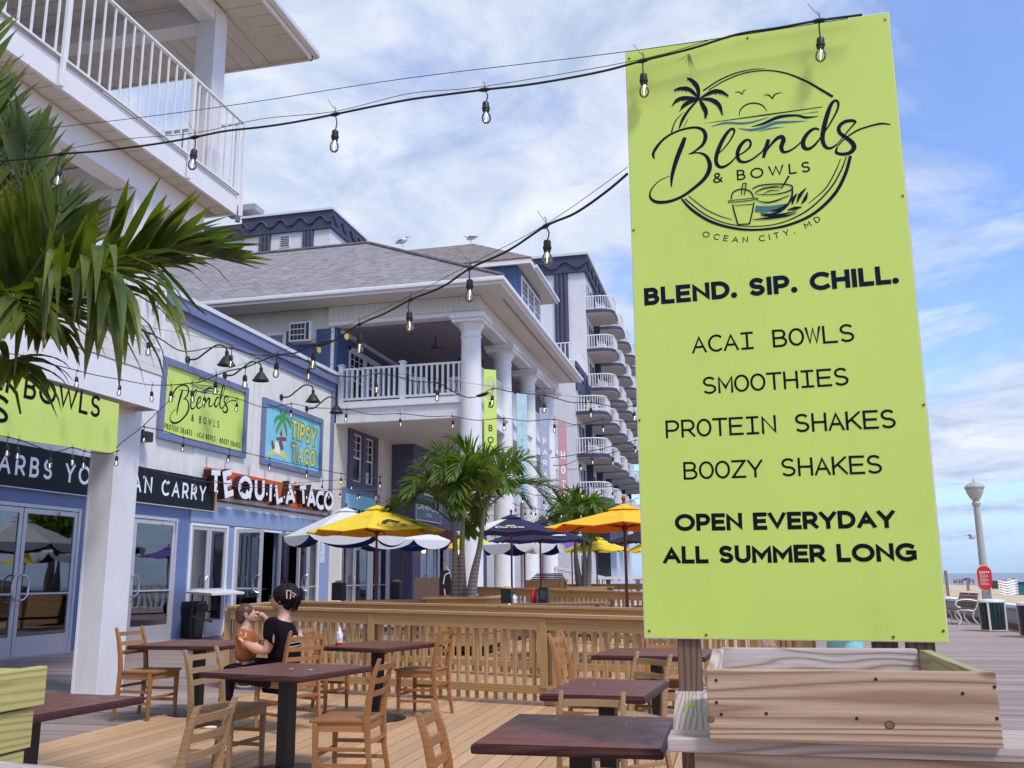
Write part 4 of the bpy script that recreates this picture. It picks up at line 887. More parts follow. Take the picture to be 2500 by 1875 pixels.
# upper porch
m=MB(); m.box((XB-.05,1.5,ZU0),(XB,YU,ZU1)); m.box((XF,YU-.05,ZU0),(XB-.05,YU,ZU1)); m.build('upper_fascia',trimw,b1,world=True)
m=MB(); m.box((XB-.006,1.5,ZU1+.003),(XB+.004,YU,ZU1+.03)); m.box((XB-.045,1.5,ZU1+.05),(XB-.01,YU-.01,ZU1+.075)); m.build('fascia_flashing',gutter,b1,world=True)
m=MB(); m.box((XF,1.5,ZU1-.10),(XB-.05,YU-.05,ZU1)); m.build('upper_floor',vinylw,b1,world=True)
m=MB(); m.box((-8.24,1.5,6.87),(-7.92,YU-.35,ZU0+.04)); m.box((XF,YU-.62,6.9),(-8.24,YU-.36,ZU0+.03)); m.box((XF,10.62,6.88),(-8.25,10.9,ZU0+.03)); m.box((XF,3.1,6.88),(-8.25,3.4,ZU0+.03)); m.build('porch_beam',trimw,b1,world=True,bev=.005)
random.seed(8)
for i in range(38):
    y=1.7+i*.292
    if y+.14>YU-.05: break
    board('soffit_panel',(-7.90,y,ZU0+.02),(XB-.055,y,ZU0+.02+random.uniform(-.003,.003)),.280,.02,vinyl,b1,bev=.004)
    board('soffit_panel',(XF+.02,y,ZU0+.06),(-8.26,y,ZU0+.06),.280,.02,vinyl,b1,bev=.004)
m=MB(); m.box((XF-.2,1.5,ZU1),(XF,YU-.3,10.9)); m.build('upper_wall',purple,b1,world=True)
m=MB(); m.box((XF-.2,2,ZL1+.3),(XF+.0,10.9,6.86)); m.build('upper_wall',stucco,b1,world=True)
pillar(12.32,12.68,ZU1,10.78,x0=-8.24); pillar(4.2,4.6,ZU1,10.78,x0=-8.24)
ZR=onX(779,138,-7.04).z-.12; XR=-7.04; YR2=14.42
m=MB(); m.box((-8.22,1.5,10.62),(-7.93,12.70,ZR)); m.box((XF-.5,12.36,10.62),(-8.22,12.69,ZR)); m.box((XF,1.5,10.70),(XF+.25,12.36,ZR)); m.box((XF,8.0,10.5),(-8.22,8.35,ZR)); m.build('roof_beam',trimw,b1,world=True,bev=.005)
for i in range(44):
    y=1.6+i*.30
    if y<YR2-.2: 
        xe=-7.93 if y<12.7 else -7.93+(y-12.7)*.517+.05
        board('soffit_panel',(max(xe,-7.9),y,ZR+.012),(XR-.12,y,ZR+.012),.287,.02,vinyl,b1,bev=.004) if xe<XR-.2 else None
        if y<12.5: board('soffit_panel',(XF+.05,y,ZR+.012),(-8.25,y,ZR+.012),.287,.02,vinyl,b1,bev=.004)
for i in range(30):
    x=-8.1-i*.29
    board('soffit_panel',(x,12.72,ZR+.014),(x,YR2-.12,ZR+.014),.277,.02,vinyl,b1,bev=.004)
m=MB(); m.box((-18,1,ZR+.03),(XR-.09,YR2-.09,ZR+.06)); m.build('soffit_sheet',vinyl,b1,world=True)
m=MB(); m.box((XR-.12,1,ZR-.02),(XR-.08,YR2-.08,ZR+.20)); m.box((-18,YR2-.12,ZR-.02),(XR-.08,YR2-.08,ZR+.20)); m.build('roof_fascia',trimw,b1,world=True)
m=MB()
for a,b in ((Vector((XR-.02,1,ZR+.13)),Vector((XR-.02,YR2,ZR+.13))),(Vector((XR,YR2-.02,ZR+.13)),Vector((-18,YR2-.02,ZR+.13)))): m.bar(a,b,.12,.13)
m.build('gutter',gutter,b1,world=True,bev=.03,sm=True)
m=MB(); m.poly([(XR,1,ZR+.2),(XR,YR2,ZR+.2),(-13,8.4,ZR+3),(-13,1,ZR+3)]); m.poly([(XR,YR2,ZR+.2),(-19,YR2,ZR+.2),(-13,8.4,ZR+3)]); m.build('roof',shE,b1,world=True)
# "AI BOWLS" banner sign under the porch
XS=-7.50
tr_=onX(291,986,XS); br_=onX(284,1108,XS); bl_=onX(-5,1066,XS); tl_=onX(-5,903,XS)
s1=empty('banner_sign',(XS,8,0),'lime green menu banner hung under the porch balcony at the left edge, ending AI BOWLS','sign')
yl=6.4
bl2=br_+(bl_-br_)*((yl-br_.y)/(bl_.y-br_.y)); tl2=tr_+(tl_-tr_)*((yl-tr_.y)/(tl_.y-tr_.y))
for v_ in (tr_,br_,bl2,tl2): v_.x=XS
m=MB(); m.poly([bl2,br_,tr_,tl2],.02,(1,0,0)); m.build('sign_panel',lime,s1,world=True)
P1=Plane((XS+.002,0,0),(0,1,0),(0,0,1),(1,0,0))
def px2(pl,a,b): return pl.px(a,b)
a=px2(P1,57,971); b=px2(P1,243,1021); text(P1,'BOWLS',a,b,.27,.15,.16,m=inkb,parent=s1)
a=px2(P1,-40,940); b=px2(P1,20,960); text(P1,'AI',a,b,.30,.15,.14,m=inkb,parent=s1)
a=px2(P1,-110,990); b=px2(P1,17,1041); text(P1,'ES',a,b,.30,.15,.16,m=inkb,parent=s1)
# black CARBS sign
s2=empty('shop_sign',(XF+.12,18,3.3),'long black wooden sign over the glass doors with white letters ARBS YOU CAN CARRY','sign')
za,zb=3.27,4.105
m=MB(); m.box((XF+.0,13,za),(XF+.12,22.50,zb)); m.build('sign_board',signblack,s2,world=True)
m=MB(); m.box((XF+.0,13,za-.012),(XF+.135,22.515,za-.001)); m.build('bottom_edge',trimw,s2,world=True)
for k in range(4): board('end_block',(XF-.12+.02,22.535,za+.105+k*.208),(XF+.15,22.535,za+.105+k*.208),.065,.20,fencew,s2,up=(0,0,1))
P2=Plane((XF+.1225,0,0),(0,1,0),(0,0,1),(1,0,0))
yb_=3.55
def yat(u,v,pl=P2): return pl.px(u,v)[0]
text(P2,'CARBS YOU C',(yat(-50,1145),3.50),(18.55,3.50),.40,.16,.30,m=signw,parent=s2)
text(P2,'AN CARRY',(yat(323,1199),3.50),(yat(502,1212),3.50),.40,.16,.30,m=signw,parent=s2)
# ---- building 2 : storefront with the two wall signs
b2=empty('storefront_building',(XF,25,0),'white stucco storefront with blue trimmed parapet and a row of glass doors','building')
b2.location.y=25
Y0,Y1=21.57,30.24
m=MB(); wallrects(m,XF-.25,XF,Y0,Y1,0,2.95,[(21.62,23.50,0,2.94),(23.83,26.66,0,2.94),(26.92,29.42,0,2.94)]); m.build('door_piers',ltblue,b2,world=True)
m=MB(); m.box((XF-.25,Y0,2.95),(XF+.035,Y1,3.40)); m.build('lintel_band',ltblue,b2,world=True)
m=MB(); m.box((XF-.25,Y0,3.40),(XF,Y1-.22,8.02)); m.box((XF-.25,17,6.95),(XF,Y0,8.02)); m.build('upper_wall',stucco,b2,world=True)
m=MB(); m.box((XF-.1,Y1-.22,2.95),(XF+.06,Y1,8.05)); m.build('corner_trim',slate,b2,world=True)
m=MB(); m.box((XF-.3,17,8.02),(XF+.06,Y1+.03,8.32)); m.box((XF-.3,17,8.32),(XF+.16,Y1+.06,8.62)); m.build('cornice',slate,b2,world=True)
m=MB(); m.box((XF-.5,17,8.62),(XF+.20,Y1+.08,8.74)); m.build('parapet_cap',gutter,b2,world=True)
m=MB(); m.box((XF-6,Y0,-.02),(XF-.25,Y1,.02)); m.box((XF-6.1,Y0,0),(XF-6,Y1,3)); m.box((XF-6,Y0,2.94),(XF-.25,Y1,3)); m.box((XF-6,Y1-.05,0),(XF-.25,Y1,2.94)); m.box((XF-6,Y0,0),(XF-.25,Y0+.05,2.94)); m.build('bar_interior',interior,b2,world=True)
m=MB(); m.box((XF-1.9,22.2,.02),(XF-1.8,29.0,1.12))
for i in range(9): yy=22.4+i*.75; m.bar((XF-1.79,yy,.15),(XF-1.79,yy+.7,1.0),.04,.02,up=(1,0,0)) if i%2 else m.bar((XF-1.79,yy+.7,.15),(XF-1.79,yy,1.0),.04,.02,up=(1,0,0))
m.build('bar_front',intwood,b2,world=True)
board('bar_top',(XF-1.95,22.1,1.15),(XF-1.95,29.1,1.15),.5,.05,planterw,b2)
for i in range(6): 
    m=MB(); m.lathe([(.001,0),(.045,0),(.07,.25),(.001,.25)],(XF-1.95,24.2+i*.32,1.18),12); m.build('cup_stack',mat('clear cup stack',(.35,.33,.40),.3) if i==0 else MT['clear cup stack'],b2,world=True)
frame_around(b2,21.62,23.50,2.93,m_=trimw); frame_around(b2,23.83,26.66,2.93,m_=trimw); frame_around(b2,26.92,29.42,2.93,m_=trimw)
leaf(b2,21.69,22.55,2.86,handle=1); leaf(b2,22.57,23.43,2.86)
leaf(b2,23.90,24.70,2.86,open_=-82 if False else 80,handle=1); leaf(b2,25.75,26.55,2.86,open_=-80,handle=-1)
leaf(b2,27.0,27.75,2.86,open_=75,handle=1); leaf(b2,28.35,29.35,2.86)
m=MB(); m.box((XF+.002,29.50,2.0),(XF+.012,29.86,2.72)); m.build('poster',mat('printed poster',(.55,.62,.72),.4,var=.5,scale=14),b2,world=True)
m=MB(); m.box((XF+.002,29.50,2.75),(XF+.012,29.86,2.95)); m.build('notice',mat('red notice',(.65,.18,.12),.4,var=.3,scale=14),b2,world=True)
# framed wall signs
def wallsign(name,y0,y1,z0,z1,face,label,t=.17):
    r=empty(name,(XF+.03,(y0+y1)/2,z0),label,'sign')
    m=MB(); 
    for a in ((y0-t,z0-t,y1+t,z0),(y0-t,z1,y1+t,z1+t),(y0-t,z0,y0,z1),(y1,z0,y1+t,z1)): m.box((XF+.003,a[0],a[1]),(XF+.09,a[2],a[3]))
    m.build('sign_frame',slate,r,world=True)
    m=MB(); m.box((XF+.003,y0,z0),(XF+.035,y1,z1)); m.build('sign_panel',face,r,world=True)
    return r,Plane((XF+.038,y0,z0),(0,1,0),(0,0,1),(1,0,0))
w1,Q1=wallsign('wall_sign',20.05,23.94,5.07,6.80,lime,'lime green framed wall sign reading Blends & BOWLS above the TEQUILA TACO letters')
s5=(23.94-20.05)/620
tf1=lambda x,y:((x-200)*s5*.36+.30,(1200-y)*s5*.36+.2)
r2=lambda X,Y:Q1.px(X/2.765,500+Y/2.765)
# same lettering as the big sign, placed by its frame
kx=.00272
tf2=lambda x,y:(.30+(x-200)*.00228,.28+(1180-y)*.00245)
logo(Q1,tf2,w1,False,.0025,1.0)
text(Q1,'& BOWLS',(1.25,.47),(2.62,.50),.20,.14,.5,m=ink,parent=w1)
text(Q1,'PROTEIN SHAKES - ACAI BOWLS - BOOZY SHAKES',(.10,.10),(3.80,.10),.145,.15,.22,m=inkb,parent=w1)
w2_,Q2=wallsign('wall_sign',25.22,29.10,5.03,6.72,skyb,'sky blue framed wall sign with a palm tree and yellow TIPSY TACO letters')
text(Q2,'TIPSY',(1.70,.87),(3.64,.79),.68,.29,.03,m=grn,parent=w2_,name='letter_outline'); text(Q2,'TACO',(1.76,.12),(3.68,.09),.64,.29,.04,m=grn,parent=w2_,name='letter_outline')
text(Q2,'TIPSY',(1.77,.92),(3.57,.84),.58,.17,.14,m=yel,parent=w2_,eps=.003); text(Q2,'TACO',(1.83,.17),(3.61,.14),.54,.17,.16,m=yel,parent=w2_,eps=.003)
m=MB(); st_=lambda pts,ws,e:ribbon(m,Q2,spl(pts,6),[np.interp(i/(len(spl(pts,6))-1),np.linspace(0,1,len(ws)),ws)/2 for i in range(len(spl(pts,6)))],e)
st_([(1.15,.55),(1.10,.95),(1.16,1.32)],[.12,.08],.001); m.build('palm_stem',tan,w2_,world=True,recalc=False)
m=MB()
for i,q in enumerate(([(1.16,1.32),(.95,1.42),(.70,1.32),(.60,1.12)],[(1.16,1.32),(1.0,1.25),(.80,1.0),(.78,.85)],[(1.16,1.32),(1.1,1.5),(1.0,1.6),(.95,1.66)],[(1.16,1.32),(1.4,1.45),(1.62,1.34),(1.72,1.15)],[(1.16,1.32),(1.3,1.25),(1.42,1.05),(1.45,.88)],[(1.16,1.32),(1.25,1.55),(1.4,1.62)])): st_(q,[.03,.14,.14,.01],.002+i*.0002)
m.build('palm_leaves',grn,w2_,world=True,recalc=False)
m=MB(); st_([(.25,.12),(.7,.32),(1.2,.30),(1.6,.12)],[.05,.2,.2,.03],.0012); m.build('beach_drawing',yel,w2_,world=True,recalc=False)
m=MB(); st_([(.86,.28),(.92,.62)],[.34,.42],.0022); m.build('glass_drawing',signw,w2_,world=True,recalc=False)
m=MB(); st_([(.50,.62),(.62,.38)],[.12,.16],.0026); st_([(1.0,.50),(1.2,.62)],[.3,.36],.0024); st_([(.78,.72),(1.45,.80)],[.10,.12],.003); st_([(1.05,.86),(1.12,1.02)],[.22,.04],.0032); m.build('cups_drawing',mat('brown sign ink',(.20,.08,.04),.5),w2_,world=True,recalc=False)
# TEQUILA TACO channel letters
tq=empty('channel_letter_sign',(XF+.06,26,3.6),'tilted white channel letters TEQUILA TACO on a long orange backing over the bar doors','sign')
m=MB(); m.box((XF+.002,22.1,3.72),(XF+.10,29.9,4.42)); m.build('orange_backing',orange,tq,world=True)
m=MB(); m.box((XF+.002,21.9,3.55),(XF+.06,30.1,3.60)); m.build('raceway_drip',rust,tq,world=True)
UN=[('T',512,546,0,0),('E',545,570,12,.06),('Q',588,612,0,0),('U',634,650,0,0),('I',660,668,-4,0),('L',676,690,14,.1),('A',700,722,6,0),('T',735,745,6,.1),('A',753,772,2,0),('C',776,793,0,-.05),('O',796,814,0,-.05)]
ty=[onX(u,1195,XF+.3).y for u in (526,558,599,634,661,682,709,741,761,783,804)]
tzc=[onX(u,v,XF+.3).z for u,v in ((526,1177),(558,1180),(599,1190),(634,1194),(661,1203),(682,1202),(709,1208),(741,1210),(761,1216),(783,1221),(804,1223))]
for (ch,_,_,rot,dz),yc,zcc in zip(UN,ty,tzc):
    w=GL[ch][0]; hh=.68 if ch!='E' else .76; zc=zcc; k=.92
    L_=empty('letter',(XF+.3,yc,zc),parent=tq); L_.location=Vector((XF+.30,yc,zc))-wloc(tq)
    xx=math.radians(rot+4)
    L_.rotation_euler=(xx,0,0)
    th=.25
    for nm,mm,ef,es,grow in (('letter_side',brown,-.001,-.24,0),('letter_face',signw,.001,None,-.012)):
        mb=MB(); ple=Plane((0,0,0),(0,1,0),(0,0,1),(1,0,0))
        for si,s_ in enumerate(GL[ch][1]):
            pts=[((a-w/2)*k*.72,(th/2+b*(1-th)-.5)*hh) for a,b in s_]
            if es is None: ribbon(mb,ple,pts,th*hh/2+grow,.002+si*.0006)
            else:
                b0=len(mb.v); ribbon(mb,ple,pts,th*hh/2,ef-si*.0004); nv=len(mb.v)-b0; f0=[v for v in mb.v[b0:]]
                mb.v+=[(v[0]+es,v[1],v[2]) for v in f0]
                n=nv//2
                for i in range(n-1):
                    for o_ in (0,1): mb.f.append((b0+2*i+o_,b0+2*i+2+o_,b0+2*i+2+o_+nv,b0+2*i+o_+nv)); mb.m.append(0)
                for i in (0,n-1): mb.f.append((b0+2*i,b0+2*i+1,b0+2*i+1+nv,b0+2*i+nv)); mb.m.append(0)
        o=mb.build(nm,mm,L_,recalc=False)
for yy in (22.15,23.1,24.4,25.4,26.9): 
    m=MB(); m.tube([(XF+.05,yy,4.4),(XF+.05,yy,4.75)],.015,6); m.build('hanger_rod',alu,tq,world=True)
for i,(ya,za,zb_) in enumerate(((24.55,3.45,8.0),(29.55,3.45,5.0))):
    m=MB(); m.tube([(XF+.02,ya,za),(XF+.02,ya,zb_)],.012,5); m.build('conduit',stucco,b2,world=True)
for yy,zz in ((24.9,8.0),(28.0,8.0)):
    m=MB(); m.box((XF+.001,yy,3.41),(XF+.004,yy+.015,8.0)); m.build('wall_joint',cream,b2,world=True)
# gooseneck lamps
gl=empty('gooseneck_lamp',(XF,20.9,7.2),'black gooseneck barn lamp above the left end of the lime wall sign','wall lamp','gooseneck lamps over the wall signs')
m=MB(); m.lathe([(.001,0),(.10,0),(.10,.03),(.05,.05),(.001,.05)],n=14); 
m.v=[(z,x,y) for x,y,z in m.v]; m.build('wall_plate',blackm,gl,sm=True)
m=MB(); m.tube(spl([(.03,0,0),(.25,.05,.02),(.45,.16,.22),(.66,.30,.42),(.86,.40,.38),(.90,.42,.22)],5),.025,8); m.build('curved_arm',blackm,gl,sm=True)
m=MB(); m.lathe([(.05,.12),(.05,.0),(.09,-.03),(.24,-.26),(.23,-.26),(.08,-.04),(.001,-.02)],(.90,.42,.14),20); m.build('lamp_shade',blackm,gl,sm=True)
ix=index_kids()
p=onX(457,878,XF); gl.location=(XF,p.y,p.z)
for (u,v),lb in (((548,917),'second gooseneck lamp, above the right end of the lime wall sign'),((686,970),'third gooseneck lamp, above the left part of the TIPSY TACO sign'),((748,998),'last gooseneck lamp, above the right corner of the TIPSY TACO sign')):
    p=onX(u,v,XF); copy_tree(gl,(XF,p.y,p.z),0,1,lb,ix)
cm=empty('floodlight',onX(340,1065,XF),'small black floodlight on the wall left of the lime wall sign','floodlight')
m=MB(); m.box((0,-.12,-.14),(.28,.16,.10)); m.build('housing',blackm,cm,bev=.02); m=MB(); m.tube([(0,0,.05),(.1,0,.16)],.03,6); m.build('bracket',blackm,cm)
# ================================================================ hotel with white columns
YS=30.5; XC=-8.63
ht=empty('column_hotel',(XC,38,0),'grey roofed hotel with tall white columns, blue walls and a two storey porch','building')
ht.location.y=38
# ground floor wall along X=XF (window, doors)
m=MB(); wallrects(m,XF-.25,XF,Y1+.01,36.2,0,6.95,[(31.72,34.31,4.84,7.0) if False else (31.95,34.1,5.0,6.85),(31.2,33.9,0,2.9),(34.2,35.9,0,2.9)]); m.build('ground_floor_wall',cream,ht,world=True)
m=MB()
for a in ((31.6,34.45,4.72,5.02),(31.6,34.45,6.83,7.03)): m.box((XF+.003,a[0],a[2]),(XF+.09,a[1],a[3]))
for a in ((31.6,31.97),(32.88,33.20),(34.08,34.45)): m.box((XF+.003,a[0],5.02),(XF+.088,a[1],6.83))
m.build('window_surround',purple,ht,world=True)
def sash(parent,y0,y1,z0,z1,x,face='E',mun=(2,2),g_=None):
    w=empty('window',(x,(y0+y1)/2,z0),parent=parent); w.location=Vector((x,(y0+y1)/2,z0))-wloc(parent)
    F=(lambda a,b,c:(a,b,c)) 
    m=MB(); t=.055
    m.box((x-.03,y0,z0),(x+.03,y0+t,z1)); m.box((x-.03,y1-t,z0),(x+.03,y1,z1)); m.box((x-.03,y0+t,z0),(x+.03,y1-t,z0+t)); m.box((x-.03,y0+t,z1-t),(x+.03,y1-t,z1)); zm=(z0+z1)/2; m.box((x-.025,y0+t,zm-.03),(x+.028,y1-t,zm+.03)); m.build('window_frame',trimw,w,world=True)
    m=MB(); m.box((x-.012,y0+t,z0+t),(x-.008,y1-t,z1-t)); m.build('window_glass',g_ or winglass,w,world=True)
    if mun:
        m=MB()
        for i in range(1,mun[0]): yy=y0+(y1-y0)*i/mun[0]; m.box((x-.008,yy-.012,zm+.03),(x+.012,yy+.012,z1-t))
        for i in range(1,mun[1]+1): z_=zm+(z1-zm)*i/(mun[1]+1); m.box((x-.007,y0+t,z_-.012),(x+.011,y1-t,z_+.012))
        m.build('muntins',trimw,w,world=True)
    return w
sash(ht,31.97,32.88,5.02,6.83,XF-.02); sash(ht,33.20,34.08,5.02,6.83,XF-.02)
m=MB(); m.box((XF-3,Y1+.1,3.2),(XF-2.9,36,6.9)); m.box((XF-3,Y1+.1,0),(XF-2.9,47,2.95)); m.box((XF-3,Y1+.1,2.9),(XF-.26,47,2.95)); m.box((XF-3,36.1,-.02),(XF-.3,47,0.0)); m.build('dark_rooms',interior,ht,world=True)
# row of doors beyond
leaf(ht,31.25,32.5,2.85,handle=1,glassm=winglass); leaf(ht,32.55,33.85,2.85,glassm=winglass); frame_around(ht,31.2,33.9,2.9,m_=trimw)
leaf(ht,34.25,35.05,2.85,handle=1); leaf(ht,35.07,35.87,2.85); frame_around(ht,34.2,35.9,2.9,m_=trimw)
m=MB(); m.box((XF-.8,34.3,.2),(XF-.76,35.0,2.4)); m.bar((XF-.75,34.35,.4),(XF-.75,34.95,2.2),.06,.03,up=(1,0,0)); m.build('barn_door_panel',intwood,ht,world=True)
# purple wall stepping out
XQ=onY(1010,1070,36.2).x
m=MB(); m.box((XF,36.2,0.0),(XQ,36.4,6.95)); wallrects(m,XQ-.2,XQ,36.4,48,0,6.95,[(37.2,39.2,0,2.9),(39.5,41.6,0,2.9),(42.2,44.2,0,2.9),(37.6,38.9,4.9,6.6),(41,42.4,4.9,6.6)]); m.build('inner_wall',purple,ht,world=True)
for a,b in ((37.2,39.2),(39.5,41.6),(42.2,44.2)): frame_around(ht,a,b,2.9,x=XQ,m_=alu); leaf(ht,a+.07,(a+b)/2-.01,2.83,x=XQ,handle=1,glassm=winglass); leaf(ht,(a+b)/2+.01,b-.07,2.83,x=XQ,glassm=winglass)
for a,b in ((37.6,38.9),(41,42.4)): sash(ht,a,b,4.9,6.6,XQ-.02)
m=MB(); m.box((XQ-2.5,36.4,0),(XQ-2.4,48,6.9)); m.build('dark_rooms',interior,ht,world=True)
# columns
cl=MB(); prof=[(.001,0),(.46,0),(.46,.22),(.42,.26),(.43,.40),(.40,.46),(.395,3.5),(.36,8.6),(.345,9.75),(.375,9.76),(.375,9.83),(.35,9.84),(.35,9.98),(.40,10.06),(.46,10.18),(.48,10.24),(.001,10.24)]
cl.lathe(prof,n=32); 
cy=[30.5,35.15,39.75,44.3]
c0=None
for k,yy in enumerate(cy):
    c=empty('column',(0,0,0),parent=ht); c.location=Vector((XC,yy,0))-wloc(ht)
    if c0 is None:
        o=cl.build('column_shaft',whitec,c,sm=True,ang=30); ab=MB(); ab.box((-.56,-.56,10.24),(.56,.56,10.36)); ab.box((-.62,-.62,10.36),(.62,.62,10.54)); a_=ab.build('abacus',whitec,c,bev=.015); c0=(o,a_)
    else:
        for s_ in c0: q=s_.copy(); COL.objects.link(q); q.parent=c
        c.rotation_euler=(0,0,.7*k)
        for s_ in [q for q in COL.objects if q.parent==c and q.name.startswith('abacus')]: s_.rotation_euler=(0,0,-.7*k)
# porch floor (balcony)
m=MB(); m.box((XF,YS-.02,6.93),(XC-.3,YS+.28,7.45)); m.box((XC-.15,YS+.3,6.93),(XC+.18,cy[1]-.38,7.45)); m.box((XC-.15,cy[1]+.38,6.93),(XC+.18,cy[2]-.38,7.45)); m.box((XC-.15,cy[2]+.38,6.93),(XC+.18,cy[3]-.38,7.45)); m.build('porch_beam',whitec,ht,world=True,bev=.01)
m=MB(); m.box((XF,YS-.12,7.45),(XC-.3,YS+.28,7.55)); m.box((XF,YS-.07,7.55),(XC-.3,YS+.3,7.70)); m.box((XC-.2,YS+.36,7.45),(XC+.28,46,7.55)); m.box((XC-.2,YS+.36,7.55),(XC+.23,46,7.70)); m.build('porch_moulding',trimw,ht,world=True,bev=.008)
m=MB(); m.box((XF,YS+.28,6.95),(XC-.15,48,7.6)); m.build('porch_floor',vinylw,ht,world=True)
def prail(A,B,zb,zt,posts,label='porch_railing'):
    A,B=Vector(A),Vector(B); d=(B-A).normalized(); L=(B-A).length
    r=empty(label,(0,0,0),parent=ht); r.location=A-wloc(ht)
    zv=Vector((0,0,1))
    board('top_rail',A+zv*zt,B+zv*zt,.10,.07,trimw,r,bev=.008); board('foot_rail',A+zv*(zb+.12),B+zv*(zb+.12),.06,.08,trimw,r)
    n=int(L/.20)
    for i in range(n): p=A+d*(L*(i+.5)/n); board('baluster',p+zv*(zb+.16),p+zv*(zt-.035),.07,.07,trimw,r,up=(0,1,0),bev=0)
    for s in posts:
        p=A+d*s; board('rail_post',p+zv*zb,p+zv*(zt+.12),.17,.17,trimw,r,up=(0,1,0),bev=.005)
        m=MB(); m.v=[]; m.box((-.12,-.12,0),(.12,.12,.05)); m.add([(-.10,-.10,.05),(.10,-.10,.05),(.10,.10,.05),(-.10,.10,.05),(0,0,.11)],[(0,1,4),(1,2,4),(2,3,4),(3,0,4)]); o=m.build('post_cap',trimw,r); o.location=p+zv*(zt+.12)-wloc(r)
prail((XF+.05,YS+.08,0),(XC-.36,YS+.08,0),7.70,8.93,(.08,2.45))
for i in range(3): prail((XC+.02,cy[i]+.40,0),(XC+.02,cy[i+1]-.40,0),7.70,8.93,(.12,))
# porch walls, ceiling
XI=XF-.05
m=MB(); wallrects(m,XI-.2,XI,YS+.0,48,7.6,10.62,[(31.75,34.7,7.75,9.95)]); m.build('porch_wall',siding,ht,world=True)
m=MB(); m.box((XI-.14,34.75,7.7),(XI+.03,34.9,10.1)); m.box((XI-.14,31.6,7.7),(XI+.03,31.75,10.1)); m.box((XI-.14,31.6,9.95),(XI+.03,34.9,10.1)); m.box((XI-.06,33.15,7.75),(XI+.02,33.35,9.95)); m.build('door_surround',trimw,ht,world=True)
sash(ht,31.75,33.15,7.8,9.95,XI-.03,mun=(3,3)); sash(ht,33.35,34.75,7.8,9.95,XI-.03,mun=(3,3))
m=MB(); m.box((XF-3,YS+1,7.6),(XF-2.9,40,10.5)); m.build('dark_rooms',interior,ht,world=True)
m=MB(); m.box((XI,45.5,7.6),(XC-.2,45.7,10.6)); m.build('porch_end_wall',vinylw,ht,world=True)
m=MB(); m.box((XI,YS+.3,10.50),(XC-.2,46,10.56)); m.build('porch_ceiling',mat('grey mauve ceiling',(.26,.22,.26),.7),ht,world=True)
m=MB(); m.box((XI+.0,YS+.3,10.38),(XI+.12,46,10.50)); m.build('crown_moulding',trimw,ht,world=True)
# beam and frieze
m=MB(); m.box((XF-.3,YS-.25,10.545),(XC+.3,YS+.25,10.70)); m.box((XC-.28,YS+.25,10.545),(XC+.3,46,10.70)); m.build('entablature_beam',trimw,ht,world=True,bev=.01)
m=MB(); m.box((XF-.3,YS-.27,10.70),(XC+.32,YS+.25,11.25)); m.box((XC-.28,YS+.25,10.70),(XC+.32,46,11.25)); m.build('frieze_core',vinyl,ht,world=True)
k=0
x=XF-.3
while x<XC+.30: board('frieze_panel',(x+.10,YS-.278,10.71),(x+.10,YS-.278,11.24),.188,.014,vinylw,ht,up=(0,-1,0),bev=.003); x+=.2
y=YS-.2
while y<45.9: board('frieze_panel',(XC+.328,y+.10,10.71),(XC+.328,y+.10,11.24),.188,.014,vinylw,ht,up=(1,0,0),bev=.003); y+=.2
# soffits
ZE=11.25; XE=-7.1; YE0=29.0
x=-21
while x<XE-.15:
    y1_=YS-.28 if x<XC+.3 else min(YS-.28, YS-.28-(x-(XC+.3))*1.0+0.0)
    if y1_-YE0>.15: board('soffit_panel',(x+.1,YE0+.1,ZE+.01),(x+.1,y1_,ZE+.01),.192,.012,vinyl,ht,bev=.003)
    x+=.2
y=YE0+.3
while y<46.0:
    xs_=XC+.33 if y>YS-.28 else XC+.33+(YS-.28-y)*.95
    if XE-.1-xs_>.12: board('soffit_panel',(xs_,y+.1,ZE+.012),(XE-.1,y+.1,ZE+.012),.192,.012,vinyl,ht,bev=.003)
    y+=.2
m=MB(); m.box((-21,YE0+.06,ZE-.02),(XE-.06,YE0+.11,ZE+.22)); m.box((XE-.11,YE0+.11,ZE-.02),(XE-.06,46.2,ZE+.22)); m.build('fascia',trimw,ht,world=True)
m=MB(); m.bar((-21,YE0,ZE+.14),(XE+.06,YE0,ZE+.14),.13,.15); m.bar((XE,YE0+.07,ZE+.14),(XE,46.2,ZE+.14),.13,.15); m.build('gutter',gutter,ht,world=True,bev=.03,sm=True)
m=MB(); m.box((XE-.5,31,ZE-.02),(XE-.42,46,ZE-.0)); m.build('soffit_vent',mat('tan vent strip',(.34,.28,.23),.7),ht,world=True)
# main hip roof
tt=8.33; kk=tt*.599; zr_=ZE+.20
A_=(XE-tt,YE0+tt,zr_+kk)
m=MB(); m.poly([(-34,YE0,zr_),(XE+.03,YE0,zr_),A_,(-34,YE0+tt,zr_+kk)],.08); m.build('roof_south_slope',shS,ht,world=True)
m=MB(); m.poly([(XE+.03,YE0,zr_),(XE+.03,46.3,zr_),(XE-tt,46.3-tt*.4,zr_+kk),A_],.08); m.build('roof_east_slope',shE,ht,world=True)
m=MB(); m.tube([Vector((XE+.03,YE0,zr_+.05)),Vector(A_)+Vector((0,0,.06)),(-34,YE0+tt,zr_+kk+.06)],.07,6); m.build('ridge_cap',shS2,ht,world=True)
m=MB(); m.box((-34,YE0+tt,0),(-20,YE0+tt+9,zr_+kk-1)); m.build('rear_block',vinylw,ht,world=True)
